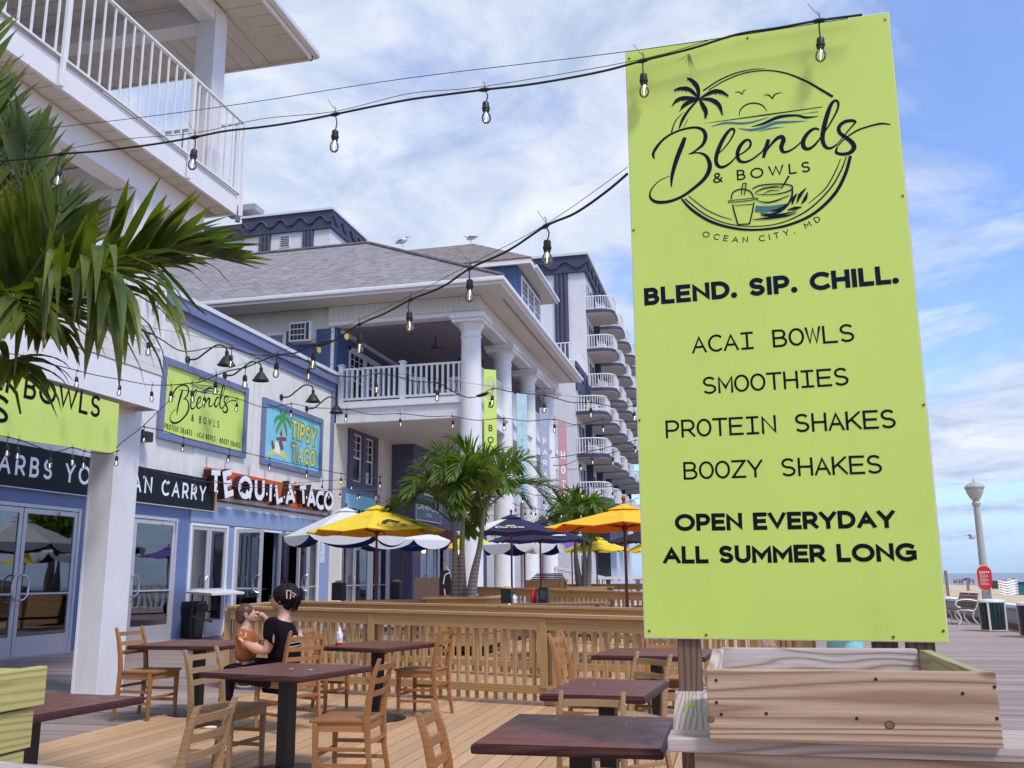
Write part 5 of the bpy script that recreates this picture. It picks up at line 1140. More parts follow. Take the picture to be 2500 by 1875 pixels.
# south wall of the hotel west of the porch: clapboard, AC unit, window
for i in range(16):
    z=8.2+i*.165
    if z>10.5: break
    board('clapboard',(-20,YS-.012,z+.08),(XI-.2,YS-.012,z+.08),.022,.163,siding,ht,bev=.003)
m=MB(); m.box((-20,YS,6),(XI-.21,YS+.3,11.2)); m.build('south_wall',siding,ht,world=True)
m=MB(); m.box((-20,YS-.03,10.52),(XI-.1,YS+.02,11.32)); m.build('top_trim',vinylw,ht,world=True)
m=MB(); m.box((XI-.22,YS-.05,7.6),(XI-.10,YS+.02,10.52)); m.build('corner_board',trimw,ht,world=True)
wa=onY(640,815,YS); wb=onY(700,830,YS)
zt_=wa.z
m=MB(); m.box((wa.x-.9,YS-.06,zt_-1.5),(wb.x,YS-.02,zt_)); m.build('window_frame',trimw,ht,world=True)
m=MB(); m.box((wa.x-.75,YS-.07,zt_-1.4),(wb.x-.14,YS-.062,zt_-.12)); m.build('window_glass',mat('grey blue pane',(.16,.17,.24),.15),ht,world=True)
m=MB()
for i in range(1,3): x=wb.x-.14-(wb.x-wa.x+.6)*i/3; m.box((x-.02,YS-.08,zt_-1.4),(x+.02,YS-.071,zt_-.12))
m.box((wa.x-.75,YS-.08,zt_-.55),(wb.x-.14,YS-.0715,zt_-.51)); m.build('muntins',trimw,ht,world=True)
ac=empty('air_conditioner',(0,0,0),'white window air conditioner sticking out of the blue hotel wall under the eave','air conditioner')
c1=onY(706,787,YS-.5); c2=onY(758,831,YS-.5)
ac.location=(c1.x,YS-.5,c2.z)
w_,h_=c2.x-c1.x,c1.z-c2.z
m=MB(); m.box((0,0,0),(w_,.5,h_)); m.build('case',trimw,ac,bev=.02)
for i in range(4):
    for j in range(3):
        m=MB(); m.box((.05+i*(w_-.3)/4+.02,-.012,.06+j*(h_-.1)/3),(.05+(i+1)*(w_-.3)/4,-.002,.05+(j+1)*(h_-.1)/3-.03)); m.build('louvre_panel',vent,ac)
m=MB(); m.box((w_-.2,-.012,.06),(w_-.08,-.002,h_-.06)); m.build('louvre_panel',vent,ac)
# upper block with blue shakes
ub=empty('shingled_upper_block',(XC,38,12),parent=None)
ub.name='upper_storey'; ub.location=(XC,38,12)
tag(ub,'blue shingled top storey with brown edged roof rising behind the grey main roof','dormer')
c_=onY(1262,655,38.0); XW=c_.x; YN=onX(1319,800,XW).y
XO=-7.95; ye=onX(1295,615,XO).y; yn=onX(1362,751,XO).y; ze=(onX(1295,615,XO).z+onX(1362,751,XO).z)/2
m=MB(); m.box((-22,38,11.5),(XW,YN,ze-.1)); m.build('block_core',shake,ub,world=True)
random.seed(12)
for r_ in range(12):
    z=ze-.15-.30*(r_+1)
    if z<11.6: break
    y=38.0
    while y<YN-.05:
        w=min(random.uniform(.16,.30),YN-y); 
        inwin=(38.75<y+w/2<YN-.25) and (z+.15<ze-.35 and z+.15>ze-2.05)
        if not inwin: board('shake',(XW+.012,y+w/2,z+random.uniform(-.015,.01)),(XW+.022,y+w/2,z+.30),w-.015,.02,shake,ub,up=(1,0,0),bev=0)
        y+=w
    x=XW
    while x>-13.2 and r_<9:
        w=random.uniform(.16,.30); board('shake',(x-w/2,37.988,z+random.uniform(-.02,.01)),(x-w/2,37.978,z+.30),w-.015,.02,shake,ub,up=(0,-1,0),bev=0); x-=w
wn=(YN-.25-38.75)/3
for i in range(3):
    a=38.75+i*wn; sash(ub,a+.08,a+wn-.08,ze-2.0,ze-.42,XW+.03,mun=(2,2),g_=winglass)
m=MB(); m.box((XW+.0,38.70,ze-2.12),(XW+.05,YN-.2,ze-2.0)); m.box((XW,38.70,ze-.42),(XW+.05,YN-.2,ze-.32)); 
for i in range(4): a=38.75+i*wn; m.box((XW,a-.08,ze-2.0),(XW+.045,a+.08,ze-.42))
m.build('window_casing',trimw,ub,world=True)
y=ye
while y<yn-.15: board('soffit_panel',(XW,y+.1,ze-.12),(XO-.05,y+.1,ze-.12),.192,.012,vinyl,ub,bev=.003); y+=.2
m=MB(); m.box((-22,ye+.05,ze-.125),(XW,38,ze-.11)); m.box((-22,YN,ze-.125),(XO-.05,yn,ze-.11)); m.build('soffit_sheet',vinyl,ub,world=True)
m=MB(); m.box((-22,ye,ze-.16),(XO,ye+.06,ze+.06)); m.box((XO-.06,ye+.06,ze-.16),(XO,yn,ze+.06)); m.build('fascia',trimw,ub,world=True)
m=MB(); m.bar((XO+.05,ye+.9,ze+.0),(XO+.05,yn,ze+.0),.11,.13); m.build('gutter',gutter,ub,world=True,bev=.02)
m=MB(); m.box((-22,ye-.03,ze+.061),(XO+.03,ye+.02,ze+.11)); m.box((XO-.02,ye+.02,ze+.061),(XO+.03,yn+.03,ze+.11)); m.build('drip_edge',rust,ub,world=True)
def apex(t,k): return Vector((XO-t,ye+t,ze+.1+k))
yn2=yn-2.9
AP=Vector((-11.2,41.0,ze+.1+.52*3.25)); 
ap=onY(1157,595,ye+3.1); AP=Vector((ap.x,ye+3.1,ap.z))
rg=onY(900,611,ye+3.1)
m=MB(); m.poly([(-24,ye-.03,ze+.11),(XO+.03,ye-.03,ze+.11),AP,(-24,AP.y,AP.z)],.05); m.build('roof_south_slope',shS2,ub,world=True)
m=MB(); m.poly([(XO+.03,ye-.03,ze+.11),(XO+.03,yn+.03,ze+.11),(AP.x,max(AP.y+.3,yn-3),AP.z),AP],.05); m.build('roof_east_slope',shE2,ub,world=True)
# rocking chairs and ceiling fixtures on the porches
def rocker(x,y,rz,label):
    r=empty('rocking_chair',(x,y,7.61),label,'rocking chair','white rocking chairs on the hotel porch',rz=math.radians(rz))
    m=MB(); m.box((-.25,-.27,.42),(.28,.27,.46)); m.build('seat',trimw,r)
    for s_ in (-.26,.26):
        m=MB(); m.tube([(-.55,s_,.08),(-.2,s_,.01),(.2,s_,.01),(.5,s_,.06)],.02,6); m.build('rocker',trimw,r)
        m=MB(); m.bar((-.22,s_,.02),(-.50,s_,1.25),.04); m.bar((.25,s_,.02),(.25,s_,.68),.04); m.bar((-.33,s_,.68),(.32,s_,.70),.07,.03); m.build('side_frame',trimw,r)
    for k in range(5): m=MB(); m.bar((-.26,-.18+k*.09,.46),(-.48,-.18+k*.09,1.2),.035,.015); m.build('back_slat',trimw,r)
    m=MB(); m.bar((-.48,-.28,1.22),(-.48,.28,1.22),.03,.12); m.build('head_rail',trimw,r)
rocker(-11.0,31.9,-60,'white rocking chair near the middle of the hotel porch'); rocker(-9.9,32.2,-100,'white rocking chair by the corner column of the hotel porch')
for x,y,z,lb in ((-10.6,32.5,10.49,'first'),(-10.2,34.6,10.49,'second'),(-9.9,36.8,10.49,'third'),(-10.0,34.5,6.94,'lower')):
    f=empty('ceiling_fan',(x,y,z),('small dark fan hanging under the upper porch ceiling, %s from the corner'%lb) if z>8 else 'small dark fan hanging under the lower porch ceiling','ceiling fan','fans under the hotel porch')
    m=MB(); m.tube([(0,0,0),(0,0,-.42)],.018,6); m.build('rod',blackm,f); m=MB(); m.lathe([(.001,-.50),(.07,-.48),(.07,-.42),(.001,-.40)],n=10); m.build('motor',blackm,f)
    for k in range(3):
        a=k*2.1+.4; m=MB(); m.bar((.06*math.cos(a),.06*math.sin(a),-.45),(.42*math.cos(a),.42*math.sin(a),-.45),.09,.012); m.build('blade',blackm,f)
# banners on the columns
def banner(x,y,z0,z1,w,mt_,txt,label,ink_):
    r=empty('column_banner',(x,y,z0),label,'banner','vertical banners on the hotel columns')
    d=Vector((.82,-.57,0)).normalized(); d=Vector((.80,.60,0)).normalized()
    m=MB(); p=Vector((x,y,z0)); m.poly([p,p+d*w,p+d*w+Vector((0,0,z1-z0)),p+Vector((0,0,z1-z0))],.03); m.build('banner_panel',mt_,r,world=True)
    pl=Plane(p,d,(0,0,1)); 
    n=pl.n
    if n.dot(Vector((0,-1,0)))<0: pl.n=-n
    H_=z1-z0; k=0; st=(H_*.72)/len(txt)
    for i,ch in enumerate(txt):
        if ch==' ' or GL[ch][0]<=0 and ch!='I': continue
        zc=H_*.74-st*(i+1)+st*.2; ww=min(w*.5,GL[ch][0]*st*.6)
        text(pl,ch,(w/2-ww/2,zc),(w/2+ww/2,zc),st*.55,.16,0,m=ink_,parent=r,eps=.004,name='lettering')
    return r,pl
bz=lambda u,v0,v1,x:(onX(u,v0,x),onX(u,v1,x))
lav=mat('lavender banner',(.36,.38,.50),.6,var=.08); pkb=mat('pink banner',(.52,.26,.30),.6,var=.08); cyb=mat('pale cyan banner',(.42,.60,.66),.6,var=.1)
r_,pl_=banner(-8.17,30.55,4.6,8.62,.46,lime,'& BOWLS','lime vertical banner reading & BO on the corner column',ink)
mb=MB(); ribbon(mb,pl_,ar(.23,3.35,.17,.42,0,360,28),.012,.004); ribbon(mb,pl_,ar(.23,3.35,.11,.30,0,360,20),.010,.0045); ribbon(mb,pl_,[(.10,3.2),(.2,3.5),(.25,3.3),(.36,3.42)],.018,.005); mb.build('emblem',lav,r_,world=True,recalc=False)
banner(-8.12,35.35,4.3,8.7,.46,cyb,'TIPSY TACO','pale cyan vertical banner on the second column',ltblue)
banner(-8.12,39.95,4.1,8.9,.46,lav,'PARADUX','lavender vertical banner on the third column',signw)
banner(-8.12,44.5,4.0,9.0,.46,pkb,'HOTEL','pink vertical banner on the fourth column',signw)
# signs on the ground floor of the hotel
r=empty('shop_sign',(XF+.02,32.9,3.5),'pale blue sign with dark block letters TIPSY BAR behind the white umbrella','sign')
m=MB(); m.box((XF+.003,31.15,3.05),(XF+.08,34.75,4.72)); m.build('sign_frame',slate,r,world=True)
m=MB(); m.box((XF+.08,31.35,3.1),(XF+.09,34.6,4.52)); m.build('sign_panel',skyb,r,world=True)
P3=Plane((XF+.092,0,0),(0,1,0),(0,0,1),(1,0,0)); text(P3,'TIPSY BAR',(31.55,3.35),(34.5,3.35),.66,.24,.06,m=inkb,parent=r)
dg=mat('grey green sign face',(.10,.16,.17),.6,var=.05)
a=onX(1013,1236,XQ+.05); b=onX(1075,1280,XQ+.05)
r=empty('hotel_sign',(XQ,a.y,a.z-1),'grey green sign with white letters LANKFORD HOTEL behind the palm leaves','sign')
m=MB(); m.box((XQ+.003,a.y,b.z+.0),(XQ+.08,b.y,a.z+.3)); m.build('sign_panel',dg,r,world=True)
m=MB(); 
for y_,z_ in ((a.y,0),(b.y-.05,0)): m.box((XQ+.08,y_,b.z),(XQ+.10,y_+.06,a.z+.3))
m.box((XQ+.08,a.y,b.z),(XQ+.099,b.y,b.z+.05)); m.build('sign_border',alu,r,world=True)
P4=Plane((XQ+.083,0,0),(0,1,0),(0,0,1),(1,0,0)); zb4=b.z; hh4=a.z+.3-b.z
text(P4,'LANKFORD',(a.y+.25,zb4+hh4*.55),(b.y-.2,zb4+hh4*.55),hh4*.30,.18,.08,m=signw,parent=r); text(P4,'HOTEL',(a.y+1.3,zb4+hh4*.25),(b.y-1.3,zb4+hh4*.25),hh4*.18,.14,.2,m=signw,parent=r)
aw=empty('red_awning',(XQ,40,3),'dark red awning strip below the hotel sign','awning')
m=MB(); m.poly([(XQ,a.y-.5,3.6),(XQ+.9,a.y-.5,3.0),(XQ+.9,b.y+1.6,3.0),(XQ,b.y+1.6,3.6)],.03); m.box((XQ+.88,a.y-.5,2.75),(XQ+.9,b.y+1.6,3.0)); m.build('awning_cloth',mat('dark red canvas',(.22,.02,.05),.8),aw,world=True)
for i,yy in enumerate((40.2,)):
    m=MB(); m.box((XQ+.03,yy,.3),(XQ+.06,yy+.5,2.8)); o=m.build('menu_poster',mat('food menu print',(.48,.30,.26),.4,var=.9,scale=6),label='tall narrow strip of food pictures on the dark wall behind the palm',cat='poster')
# small warm sconces
for u,v in ((962,1346),(1034,1350),(1117,1354)):
    q=onY(u,v,37); o=empty('wall_sconce',q,{962:'lit sconce left of the third pole under the white umbrella',1034:'lit sconce right of the white umbrella edge',1117:'lit sconce behind the palm trunks'}[u],'wall lamp','small lit sconces under the hotel porch')
    m=MB(); m.lathe([(.001,0),(.07,0),(.10,.16),(.001,.22)],n=10); m.build('lamp_glass',mat('lit amber glass',(.8,.6,.3),.4,emit=(1,.6,.25,3)) if u==962 else MT['lit amber glass'],o); m=MB(); m.box((-.12,0,0),(-.08,.03,.25)); m.build('bracket',blackm,o)
# ================================================================ white hotel towers
XT=-10.38; YT=70.0; YL0=64.2; YTN=98
tw=empty('balcony_tower',(XT,70,0),'tall white hotel tower with dark blue wavy parapet and stacked round balconies','building')
m=MB(); m.box((-26,YT,0),(XT,YTN,25.36)); m.build('tower_wall',towerw,tw,world=True)
m=MB(); m.box((-26,YT-.25,25.36),(XT+.25,YTN,26.75)); m.build('parapet',navy,tw,world=True)
m=MB(); m.box((-26.1,YT-.4,26.75),(XT+.4,YTN,26.95)); m.build('parapet_cap',towerw,tw,world=True)
def wave(mb,o,d,n,L,z,amp=.32,step=2.1,r=.09,ph=0):
    pts=[]; k=int(L/step*10)
    for i in range(k+1):
        s=L*i/k; c=math.cos(2*math.pi*s/step+ph); pts.append(Vector(o)+Vector(d)*s+Vector(n)*.05+Vector((0,0,z+amp*c*(abs(c)**-.3 if abs(c)>.01 else 1))))
    mb.tube(pts,r,5)
m=MB(); wave(m,(XT+.25,YT-.25,0),(-1,0,0),(0,-1,0),14,26.0,.26,2.05,ph=.9); wave(m,(XT+.25,YT-.25,0),(0,1,0),(1,0,0),27,26.0,.26,2.05); m.build('wave_moulding',navy,tw,world=True,sm=True)
for xa in (-12.62,-12.27,-11.92): m=MB(); m.tube([(xa,YT-.02,0),(xa,YT-.02,25.4)],.21,8); m.build('fluted_pilaster',navy,tw,world=True,sm=True)
# lower wing
zt2=onX(1407,884,XT).z
m=MB(); m.box((-22,YL0,0),(XT,YT-.01,zt2)); m.build('wing_wall',towerw,tw,world=True)
m=MB(); m.box((XT,YL0,zt2-2.1),(XT+.12,YT-.3,zt2-.05)); m.build('wing_parapet',navy,tw,world=True)
m=MB(); wave(m,(XT+.10,YL0,0),(0,1,0),(1,0,0),5.4,zt2-.8,.3,2.05); m.build('wave_moulding',navy,tw,world=True,sm=True)
def rail3(parent,pts,z0,z1,name='roof_railing',step=.22,w=.05,mt_=trimw,closed=False):
    m=MB(); m.tube([Vector((p[0],p[1],z1)) for p in pts],.045,5); m.tube([Vector((p[0],p[1],z0+.08)) for p in pts],.03,4)
    for a,b in zip(pts[:-1],pts[1:]):
        a,b=Vector(a[:2]),Vector(b[:2]); L=(b-a).length; n=max(1,round(L/step))
        for i in range(n): p=a.lerp(b,i/n); m.bar((p.x,p.y,z0),(p.x,p.y,z1),w)
    return m.build(name,mt_,parent,world=True,kind='stuff')
rail3(tw,[(-22,YL0+.1),(XT-.1,YL0+.1),(XT-.1,YT)],zt2,zt2+1.35,step=.3,w=.07)
for z in (12.0,8.9,5.8,3.2): m=MB(); m.box((-22,YL0-.02,z),(XT-.01,YL0-.001,z+.04)); m.build('score_line',slabm,tw,world=True)
# balconies
bal=None; depth=2.15; wid=3.9
def outline(d,w,n=9):
    r=1.05; p=[(0,0),(d-r,0)]
    for i in range(1,n): a=-math.pi/2+math.pi/2*i/n; p.append((d-r+r*math.cos(a),r+r*math.sin(a)))
    p.append((d,r)); p.append((d,w-r))
    for i in range(1,n): a=math.pi/2*i/n; p.append((d-r+r*math.cos(a),w-r+r*math.sin(a)))
    p+= [(d-r,w),(0,w)]; return p
def make_balcony():
    b=empty('balcony',(0,0,0),parent=tw)
    o=outline(depth,wid)
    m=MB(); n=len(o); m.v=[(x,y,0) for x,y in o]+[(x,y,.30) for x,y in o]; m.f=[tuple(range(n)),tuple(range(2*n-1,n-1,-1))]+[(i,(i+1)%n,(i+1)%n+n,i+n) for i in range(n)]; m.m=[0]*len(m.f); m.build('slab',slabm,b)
    m=MB(); 
    for i in range(n-1):
        if i==0 or True:
            (xa,ya),(xb,yb)=o[i],o[i+1]; m.bar((xa,ya,.20),(xb,yb,.20),.10,.24)
    m.build('slab_edge',navy,b)
    m=MB(); oo=[(max(0,x-.05),y) for x,y in outline(depth-.03,wid)]
    m.tube([Vector((x,y,1.42)) for x,y in oo],.05,5); m.tube([Vector((x,y,.42)) for x,y in oo],.035,4)
    for (xa,ya),(xb,yb) in zip(oo[:-1],oo[1:]):
        L=math.hypot(xb-xa,yb-ya); k=max(1,round(L/.19))
        for i in range(k): t=i/k; m.bar((xa+(xb-xa)*t,ya+(yb-ya)*t,.33),(xa+(xb-xa)*t,ya+(yb-ya)*t,1.42),.05)
    m.build('railing',trimw,b,kind='stuff')
    m=MB(); m.box((.01,.5,.32),(.05,3.3,2.6)); m.build('sliding_door',winglass if False else mat('dark sliding door',(.07,.06,.08),.15),b)
    m=MB(); m.box((.05,.45,.32),(.09,.55,2.65)); m.box((.05,1.85,.32),(.09,1.93,2.6)); m.box((.05,3.25,.32),(.09,3.35,2.65)); m.box((.05,.45,2.6),(.09,3.35,2.7)); m.build('door_frame',trimw,b)
    m=MB(); m.box((.7,.9,.75),(1.3,1.4,.80)); m.bar((.7,.9,.32),(.7,.9,1.25),.06); m.bar((.7,1.4,.32),(.7,1.4,1.25),.06); m.bar((1.3,.9,.32),(1.3,.9,.98),.06); m.bar((1.3,1.4,.32),(1.3,1.4,.98),.06); m.box((.66,.9,1.0),(.72,1.4,1.3)); m.bar((.7,.88,.98),(1.3,.88,.98),.05); m.bar((.7,1.42,.98),(1.3,1.42,.98),.05); m.build('patio_chair',trimw,b)
    m=MB(); m.box((-.0,wid+.25,-.1),(.5,wid+.6,3.0)); m.build('dividing_fin',navy,b)
    return b
b0=make_balcony(); ix=index_kids()
zs_hi=[22.28-.15,19.07-.15,15.9-.15]; zs_lo=[12.98-.15,9.93-.15,6.81-.15]
first=True
for r_,z in enumerate(zs_hi+zs_lo):
    y=YT+.35 if r_<3 else YL0+.0
    k=0
    while y<YTN-3:
        loc=Vector((XT,y,z-.15))-wloc(tw)
        if first: b0.location=loc; first=False
        else: copy_tree(b0,loc,0,(1 if r_<3 else 1.0),None,ix)
        y+=5.3; k+=1
m=MB()
for i in range(5):
    m.box((XT,YT+4.4+i*5.3,6.5),(XT+.02,YT+4.7+i*5.3,25.2))
m.build('dark_fins',navy,tw,world=True)
m=MB(); m.box((XT+.0,YT+2.0,0.0),(XT+.1,YT+10,5.6)); m.build('ground_shopfront',interior,tw,world=True)
m=MB(); m.box((XT,YL0+.5,.0),(XT+.05,YL0+5,2.9)); m.build('wing_door',winglass,tw,world=True)
m=MB(); m.box((XT,YT+1.5,4.1),(XT+1.2,YT+14,5.5)); m.build('shop_awning',navy,tw,world=True)
# left tower
YTL=60.0; XA,XB2=-27.84,-34.86
lt=empty('blue_trimmed_tower',(XA,63,0),'white tower block with dark blue wavy parapet rising behind the grey roof on the left','building')
m=MB(); m.box((XB2,YTL,0),(XA,66.2,27.2)); m.build('tower_wall',towerw,lt,world=True)
m=MB(); m.box((XB2-.2,YTL-.2,27.05),(XA+.2,66.4,28.45)); m.build('parapet',navy,lt,world=True)
m=MB(); m.box((XB2-.3,YTL-.32,28.45),(XA+.3,66.5,28.62)); m.build('parapet_cap',towerw,lt,world=True)
m=MB(); wave(m,(XB2-.2,YTL-.2,0),(1,0,0),(0,-1,0),7.4,27.75,.26,1.62,r=.07); wave(m,(XA+.2,YTL-.2,0),(0,1,0),(1,0,0),6.4,27.75,.26,1.62,r=.07); m.build('wave_moulding',navy,lt,world=True,sm=True)
for x in (-33.44,-33.13,-32.82,-29.88,-29.6,-29.32): m=MB(); m.tube([(x,YTL-.02,10),(x,YTL-.02,27.1)],.17,8); m.build('fluted_pilaster',navy,lt,world=True,sm=True)
c_=onY(696,590,YTL)
m=MB(); m.box((c_.x-.42,YTL-.05,c_.z-.45),(c_.x+.42,YTL-.01,c_.z+.5)); m.build('vent_frame',trimw,lt,world=True)
for i in range(5): m=MB(); m.box((c_.x-.35,YTL-.07,c_.z-.38+i*.17),(c_.x+.35,YTL-.052,c_.z-.28+i*.17)); m.build('vent_slat',vent,lt,world=True)
lt2=empty('lower_tower_wing',(-40,66,0),'lower white block with blue wavy parapet, half hidden by the palm tips','building')
za_=onY(560,552,66).z
m=MB(); m.box((-48,66,0),(-35.0,72,za_-1.2)); m.build('tower_wall',towerw,lt2,world=True); m=MB(); m.box((-48,65.8,za_-1.35),(-35.0,72,za_)); m.build('parapet',navy,lt2,world=True)
m=MB(); wave(m,(-47,65.8,0),(1,0,0),(0,-1,0),11.5,za_-.7,.26,1.62,r=.07); m.build('wave_moulding',navy,lt2,world=True,sm=True)
m=MB(); m.box((-41.5,65.9,18),(-41.2,65.99,za_-1.4)); m.box((-38.2,65.9,18),(-37.9,65.99,za_-1.4)); m.build('down_pipes',trimw,lt2,world=True)
q=onY(595,520,60.5)
m=MB(); m.tube([(q.x-.5,60.5,28.6),(q.x-.5,60.5,29.3)],.2,8); m.box((q.x-1.6,60,29.3),(q.x+1.2,61.5,29.75)); m.build('roof_fan',concrete,lt,world=True)
# gulls
def gull(loc,rz,label,s=1.0,fly=False):
    g_=empty('seagull',loc,label,'seagull',rz=math.radians(rz),s=s)
    m=MB(); m.tube(spl([(-.26,0,.20),(-.15,0,.22),(0,0,.23),(.14,0,.24),(.20,0,.30),(.25,0,.34),(.30,0,.34)],3),[.01+.075*math.sin(math.pi*min(1,max(0,(i+.3)/13)))*(1.15 if i<12 else .75) for i in range(19)],10); m.sphere((.24,0,.35),.05,8,6); m.build('body',gullw,g_,sm=True)
    m=MB()
    if fly:
        for s_ in (-1,1): m.add([(-.06,s_*.04,.26),(.10,s_*.04,.27),(.16,s_*.35,.42),(.02,s_*.68,.36),(-.06,s_*.75,.30),(-.02,s_*.35,.38)],[(0,1,2,5),(5,2,3,4)])
        m.build('wings',gullg,g_,recalc=False)
    else:
        for s_ in (-1,1): m.tube([(.10,s_*.06,.24),(0,s_*.085,.25),(-.18,s_*.05,.23),(-.34,s_*.01,.20)],[.03,.05,.035,.005],6)
        m.build('wings',gullg,g_,sm=True)
        m=MB(); m.tube([(.02,.03,.17),(.02,.03,0)],.008,5); m.tube([(.02,-.03,.17),(.02,-.03,0)],.008,5); m.build('legs',mat('gull leg',(.5,.35,.2),.6) if 'gull leg' not in MT else MT['gull leg'],g_)
    m=MB(); m.tube([(.28,0,.345),(.35,0,.335)],[.015,.004],6); m.build('beak',MT.get('beak yellow') or mat('beak yellow',(.6,.4,.08),.5),g_)
yy=ye+3.1
a=onY(982,603,yy-.2); gull(a,-20,'white gull standing on the left of the brownish ridge',1.35)
a=onY(1150,594,yy-.1); gull(a,160,'white gull standing near the peak of the brownish ridge',1.25)
gull(onY(2374,1322,22),-50,'gull flying with spread wings just left of the lamp post',.36,True)
# ================================================================ seawall, bench, bins, lamp, beach life
XWL=6.87
sw_=empty('sea_wall',(XWL,30,0),'low grey concrete wall with a pale cap between boardwalk and sand','wall')
zc1=onX(2500,1479,XWL).z
m=MB(); m.box((XWL,-4,-.3),(XWL+.25,120,zc1-.09)); m.build('wall_body',concrete,sw_,world=True)
m=MB(); m.box((XWL-.06,-4,zc1-.09),(XWL+.34,120,zc1)); m.build('wall_cap',concap,sw_,world=True,bev=.015)
m=MB(); m.box((XWL-.12,-4,0),(XWL-.004,120,.14)); m.build('kerb_timber',postw,sw_,world=True)
def bin_(loc,label,s=1.0):
    b=empty('litter_bin',loc,label,'litter bin',s=s)
    m=MB(); m.lathe([(.001,0),(.30,0),(.33,.03),(.33,.05),(.001,.05)],n=24); m.build('base_ring',metalw,b,sm=True)
    m=MB(); m.lathe([(.001,.05),(.29,.05),(.30,.80),(.001,.80)],n=24); m.build('liner',mat('dark green liner',(.012,.03,.028),.6) if 'dark green liner' not in MT else MT['dark green liner'],b)
    for k in range(20):
        a=k*2*math.pi/20; board('bin_slat',(.305*math.cos(a),.305*math.sin(a),.06),(.325*math.cos(a),.325*math.sin(a),.80),.085,.022,MT['bin slat'] if 'bin slat' in MT else mat('bin slat',(.018,.035,.035),.5),b,up=(math.cos(a),math.sin(a),0),world=False,bev=.003)
    for a in (1.0,2.6,4.2,5.8): m=MB(); m.bar((.335*math.cos(a),.335*math.sin(a),.02),(.345*math.cos(a),.345*math.sin(a),.84),.05,.025); m.build('corner_strut',metalw,b)
    m=MB(); m.lathe([(.18,.86),(.35,.80),(.36,.83),(.34,.87),(.18,.90)],n=24); m.build('rim',metalw,b,sm=True)
    return b
bin_(onZ(2428,1541,0),'dark slatted litter bin with white rim at the foot of the lamp post',.86)
bin_(onZ(2528,1556,0),'litter bin cut off by the right edge of the photo',.86)
bl=onZ(2372,1524,0)
bn=empty('park_bench',(6.15,29.4,0),'slatted bench with white curled metal arms by the sea wall','bench',rz=math.radians(-84),s=.95)
for k in range(5): board('seat_slat',(-.8,-.22+k*.10,.44+.006*k),(.8,-.22+k*.10,.44+.006*k),.08,.03,postw,bn,world=False)
for k in range(5): board('back_slat',(-.8,.25+k*.03,.52+k*.085),(.8,.25+k*.03,.52+k*.085),.075,.025,postw,bn,up=(0,-1,.3),world=False)
for x in (-.78,0,.78):
    m=MB(); m.tube(spl([(x,-.26,0),(x,-.18,.18),(x,-.26,.40),(x,0,.42),(x,.24,.44),(x,.38,.92)],5),.022,6); m.tube(spl([(x,.20,.42),(x,.16,.2),(x,.30,0)],5),.022,6); m.build('leg_frame',metalw,bn,sm=True)
for x in (-.80,.80):
    m=MB(); m.tube(spl([(x,.30,.68),(x,.05,.72),(x,-.20,.70),(x,-.30,.62),(x,-.26,.52),(x,-.18,.50)],5),.022,6); m.build('arm_curl',metalw,bn,sm=True)
lb_=onZ(2412,1489,0); lpY=34.0
lb_=onY(2412,1480,lpY)
lpo=empty('lamp_post',(lb_.x,lpY,0),'grey lamp post with lantern top carrying a red rule sign by the sea wall','street lamp')
ztop=onY(2381,1168,lpY).z; zg=onY(2386,1178,lpY).z
zb=lb_.z
m=MB(); m.lathe([(.001,0),(.24,0),(.24,zb*.3),(.21,zb),(.17,zb+.06),(.19,zb+.14),(.15,zb+.22),(.13,zb+.9),(.095,zg-.80),(.001,zg-.80)],n=18); m.build('pole',greyp,lpo,sm=True)
m=MB(); m.lathe([(.001,zg-.80),(.11,zg-.80),(.14,zg-.70),(.10,zg-.62),(.13,zg-.58),(.001,zg-.57)],n=18); m.build('neck',greyp,lpo,sm=True)
m=MB(); m.lathe([(.001,zg-.57),(.15,zg-.56),(.25,zg-.36),(.29,zg-.20),(.001,zg-.20)],n=20); m.build('lantern_globe',mat('weathered lantern glass',(.42,.42,.40),.3),lpo,sm=True)
m=MB(); m.lathe([(.001,zg-.19),(.31,zg-.20),(.32,zg-.15),(.25,zg-.06),(.12,zg+.0),(.03,zg+.03),(.015,zg+.15),(.001,zg+.17)],n=20); m.build('lantern_cap',greyp,lpo,sm=True)
rs=empty('rule_sign',onY(2408,1441,lpY-.4),'red rounded board with white icons and small print on the lamp post','sign')
zc_=onY(2408,1381,lpY-.4).z-onY(2408,1441,lpY-.4).z; wr=.28*1.0*zc_/1.0*.95
o_=[]
hw=.27*zc_; 
for i in range(9): a=math.pi*i/8; o_.append((hw*math.cos(a),zc_-hw+hw*math.sin(a)))
for i in range(9): a=math.pi+math.pi*i/8; o_.append((hw*math.cos(a),hw+hw*math.sin(a)))
for nm,mm,off,k in (('rim_plate',metalw,0.02,1.06),('sign_face',red,0,1.0)):
    m=MB(); m.poly([(x*k-(.03 if k>1 else 0),off,(z-zc_/2)*k+zc_/2) for x,z in o_],.05,(0,-1,0)); m.build(nm,mm,rs)
rs.rotation_euler=(0,0,-.12)
m=MB()
for i in range(5): x=-.6*hw+i*.3*hw; m.add([(x+.11*hw*math.cos(t),-.004,zc_*.74+.11*hw*math.sin(t)) for t in [k*math.pi/5 for k in range(10)]],[tuple(range(10))])
for i in range(9):
    z=zc_*(.66-.055*i); w=hw*(.75 if i%3 else .5)
    m.add([(-.7*hw,-.004,z),(-.7*hw+w*1.6,-.004,z),(-.7*hw+w*1.6,-.004,z+.012*zc_),(-.7*hw,-.004,z+.012*zc_)],[(0,1,2,3)])
m.build('icons_and_text',signw,rs)
m=MB(); m.box((hw*1.05,.05,zc_*.05),(hw*1.75,.4,zc_*.38)); m.build('side_box',vent,rs)
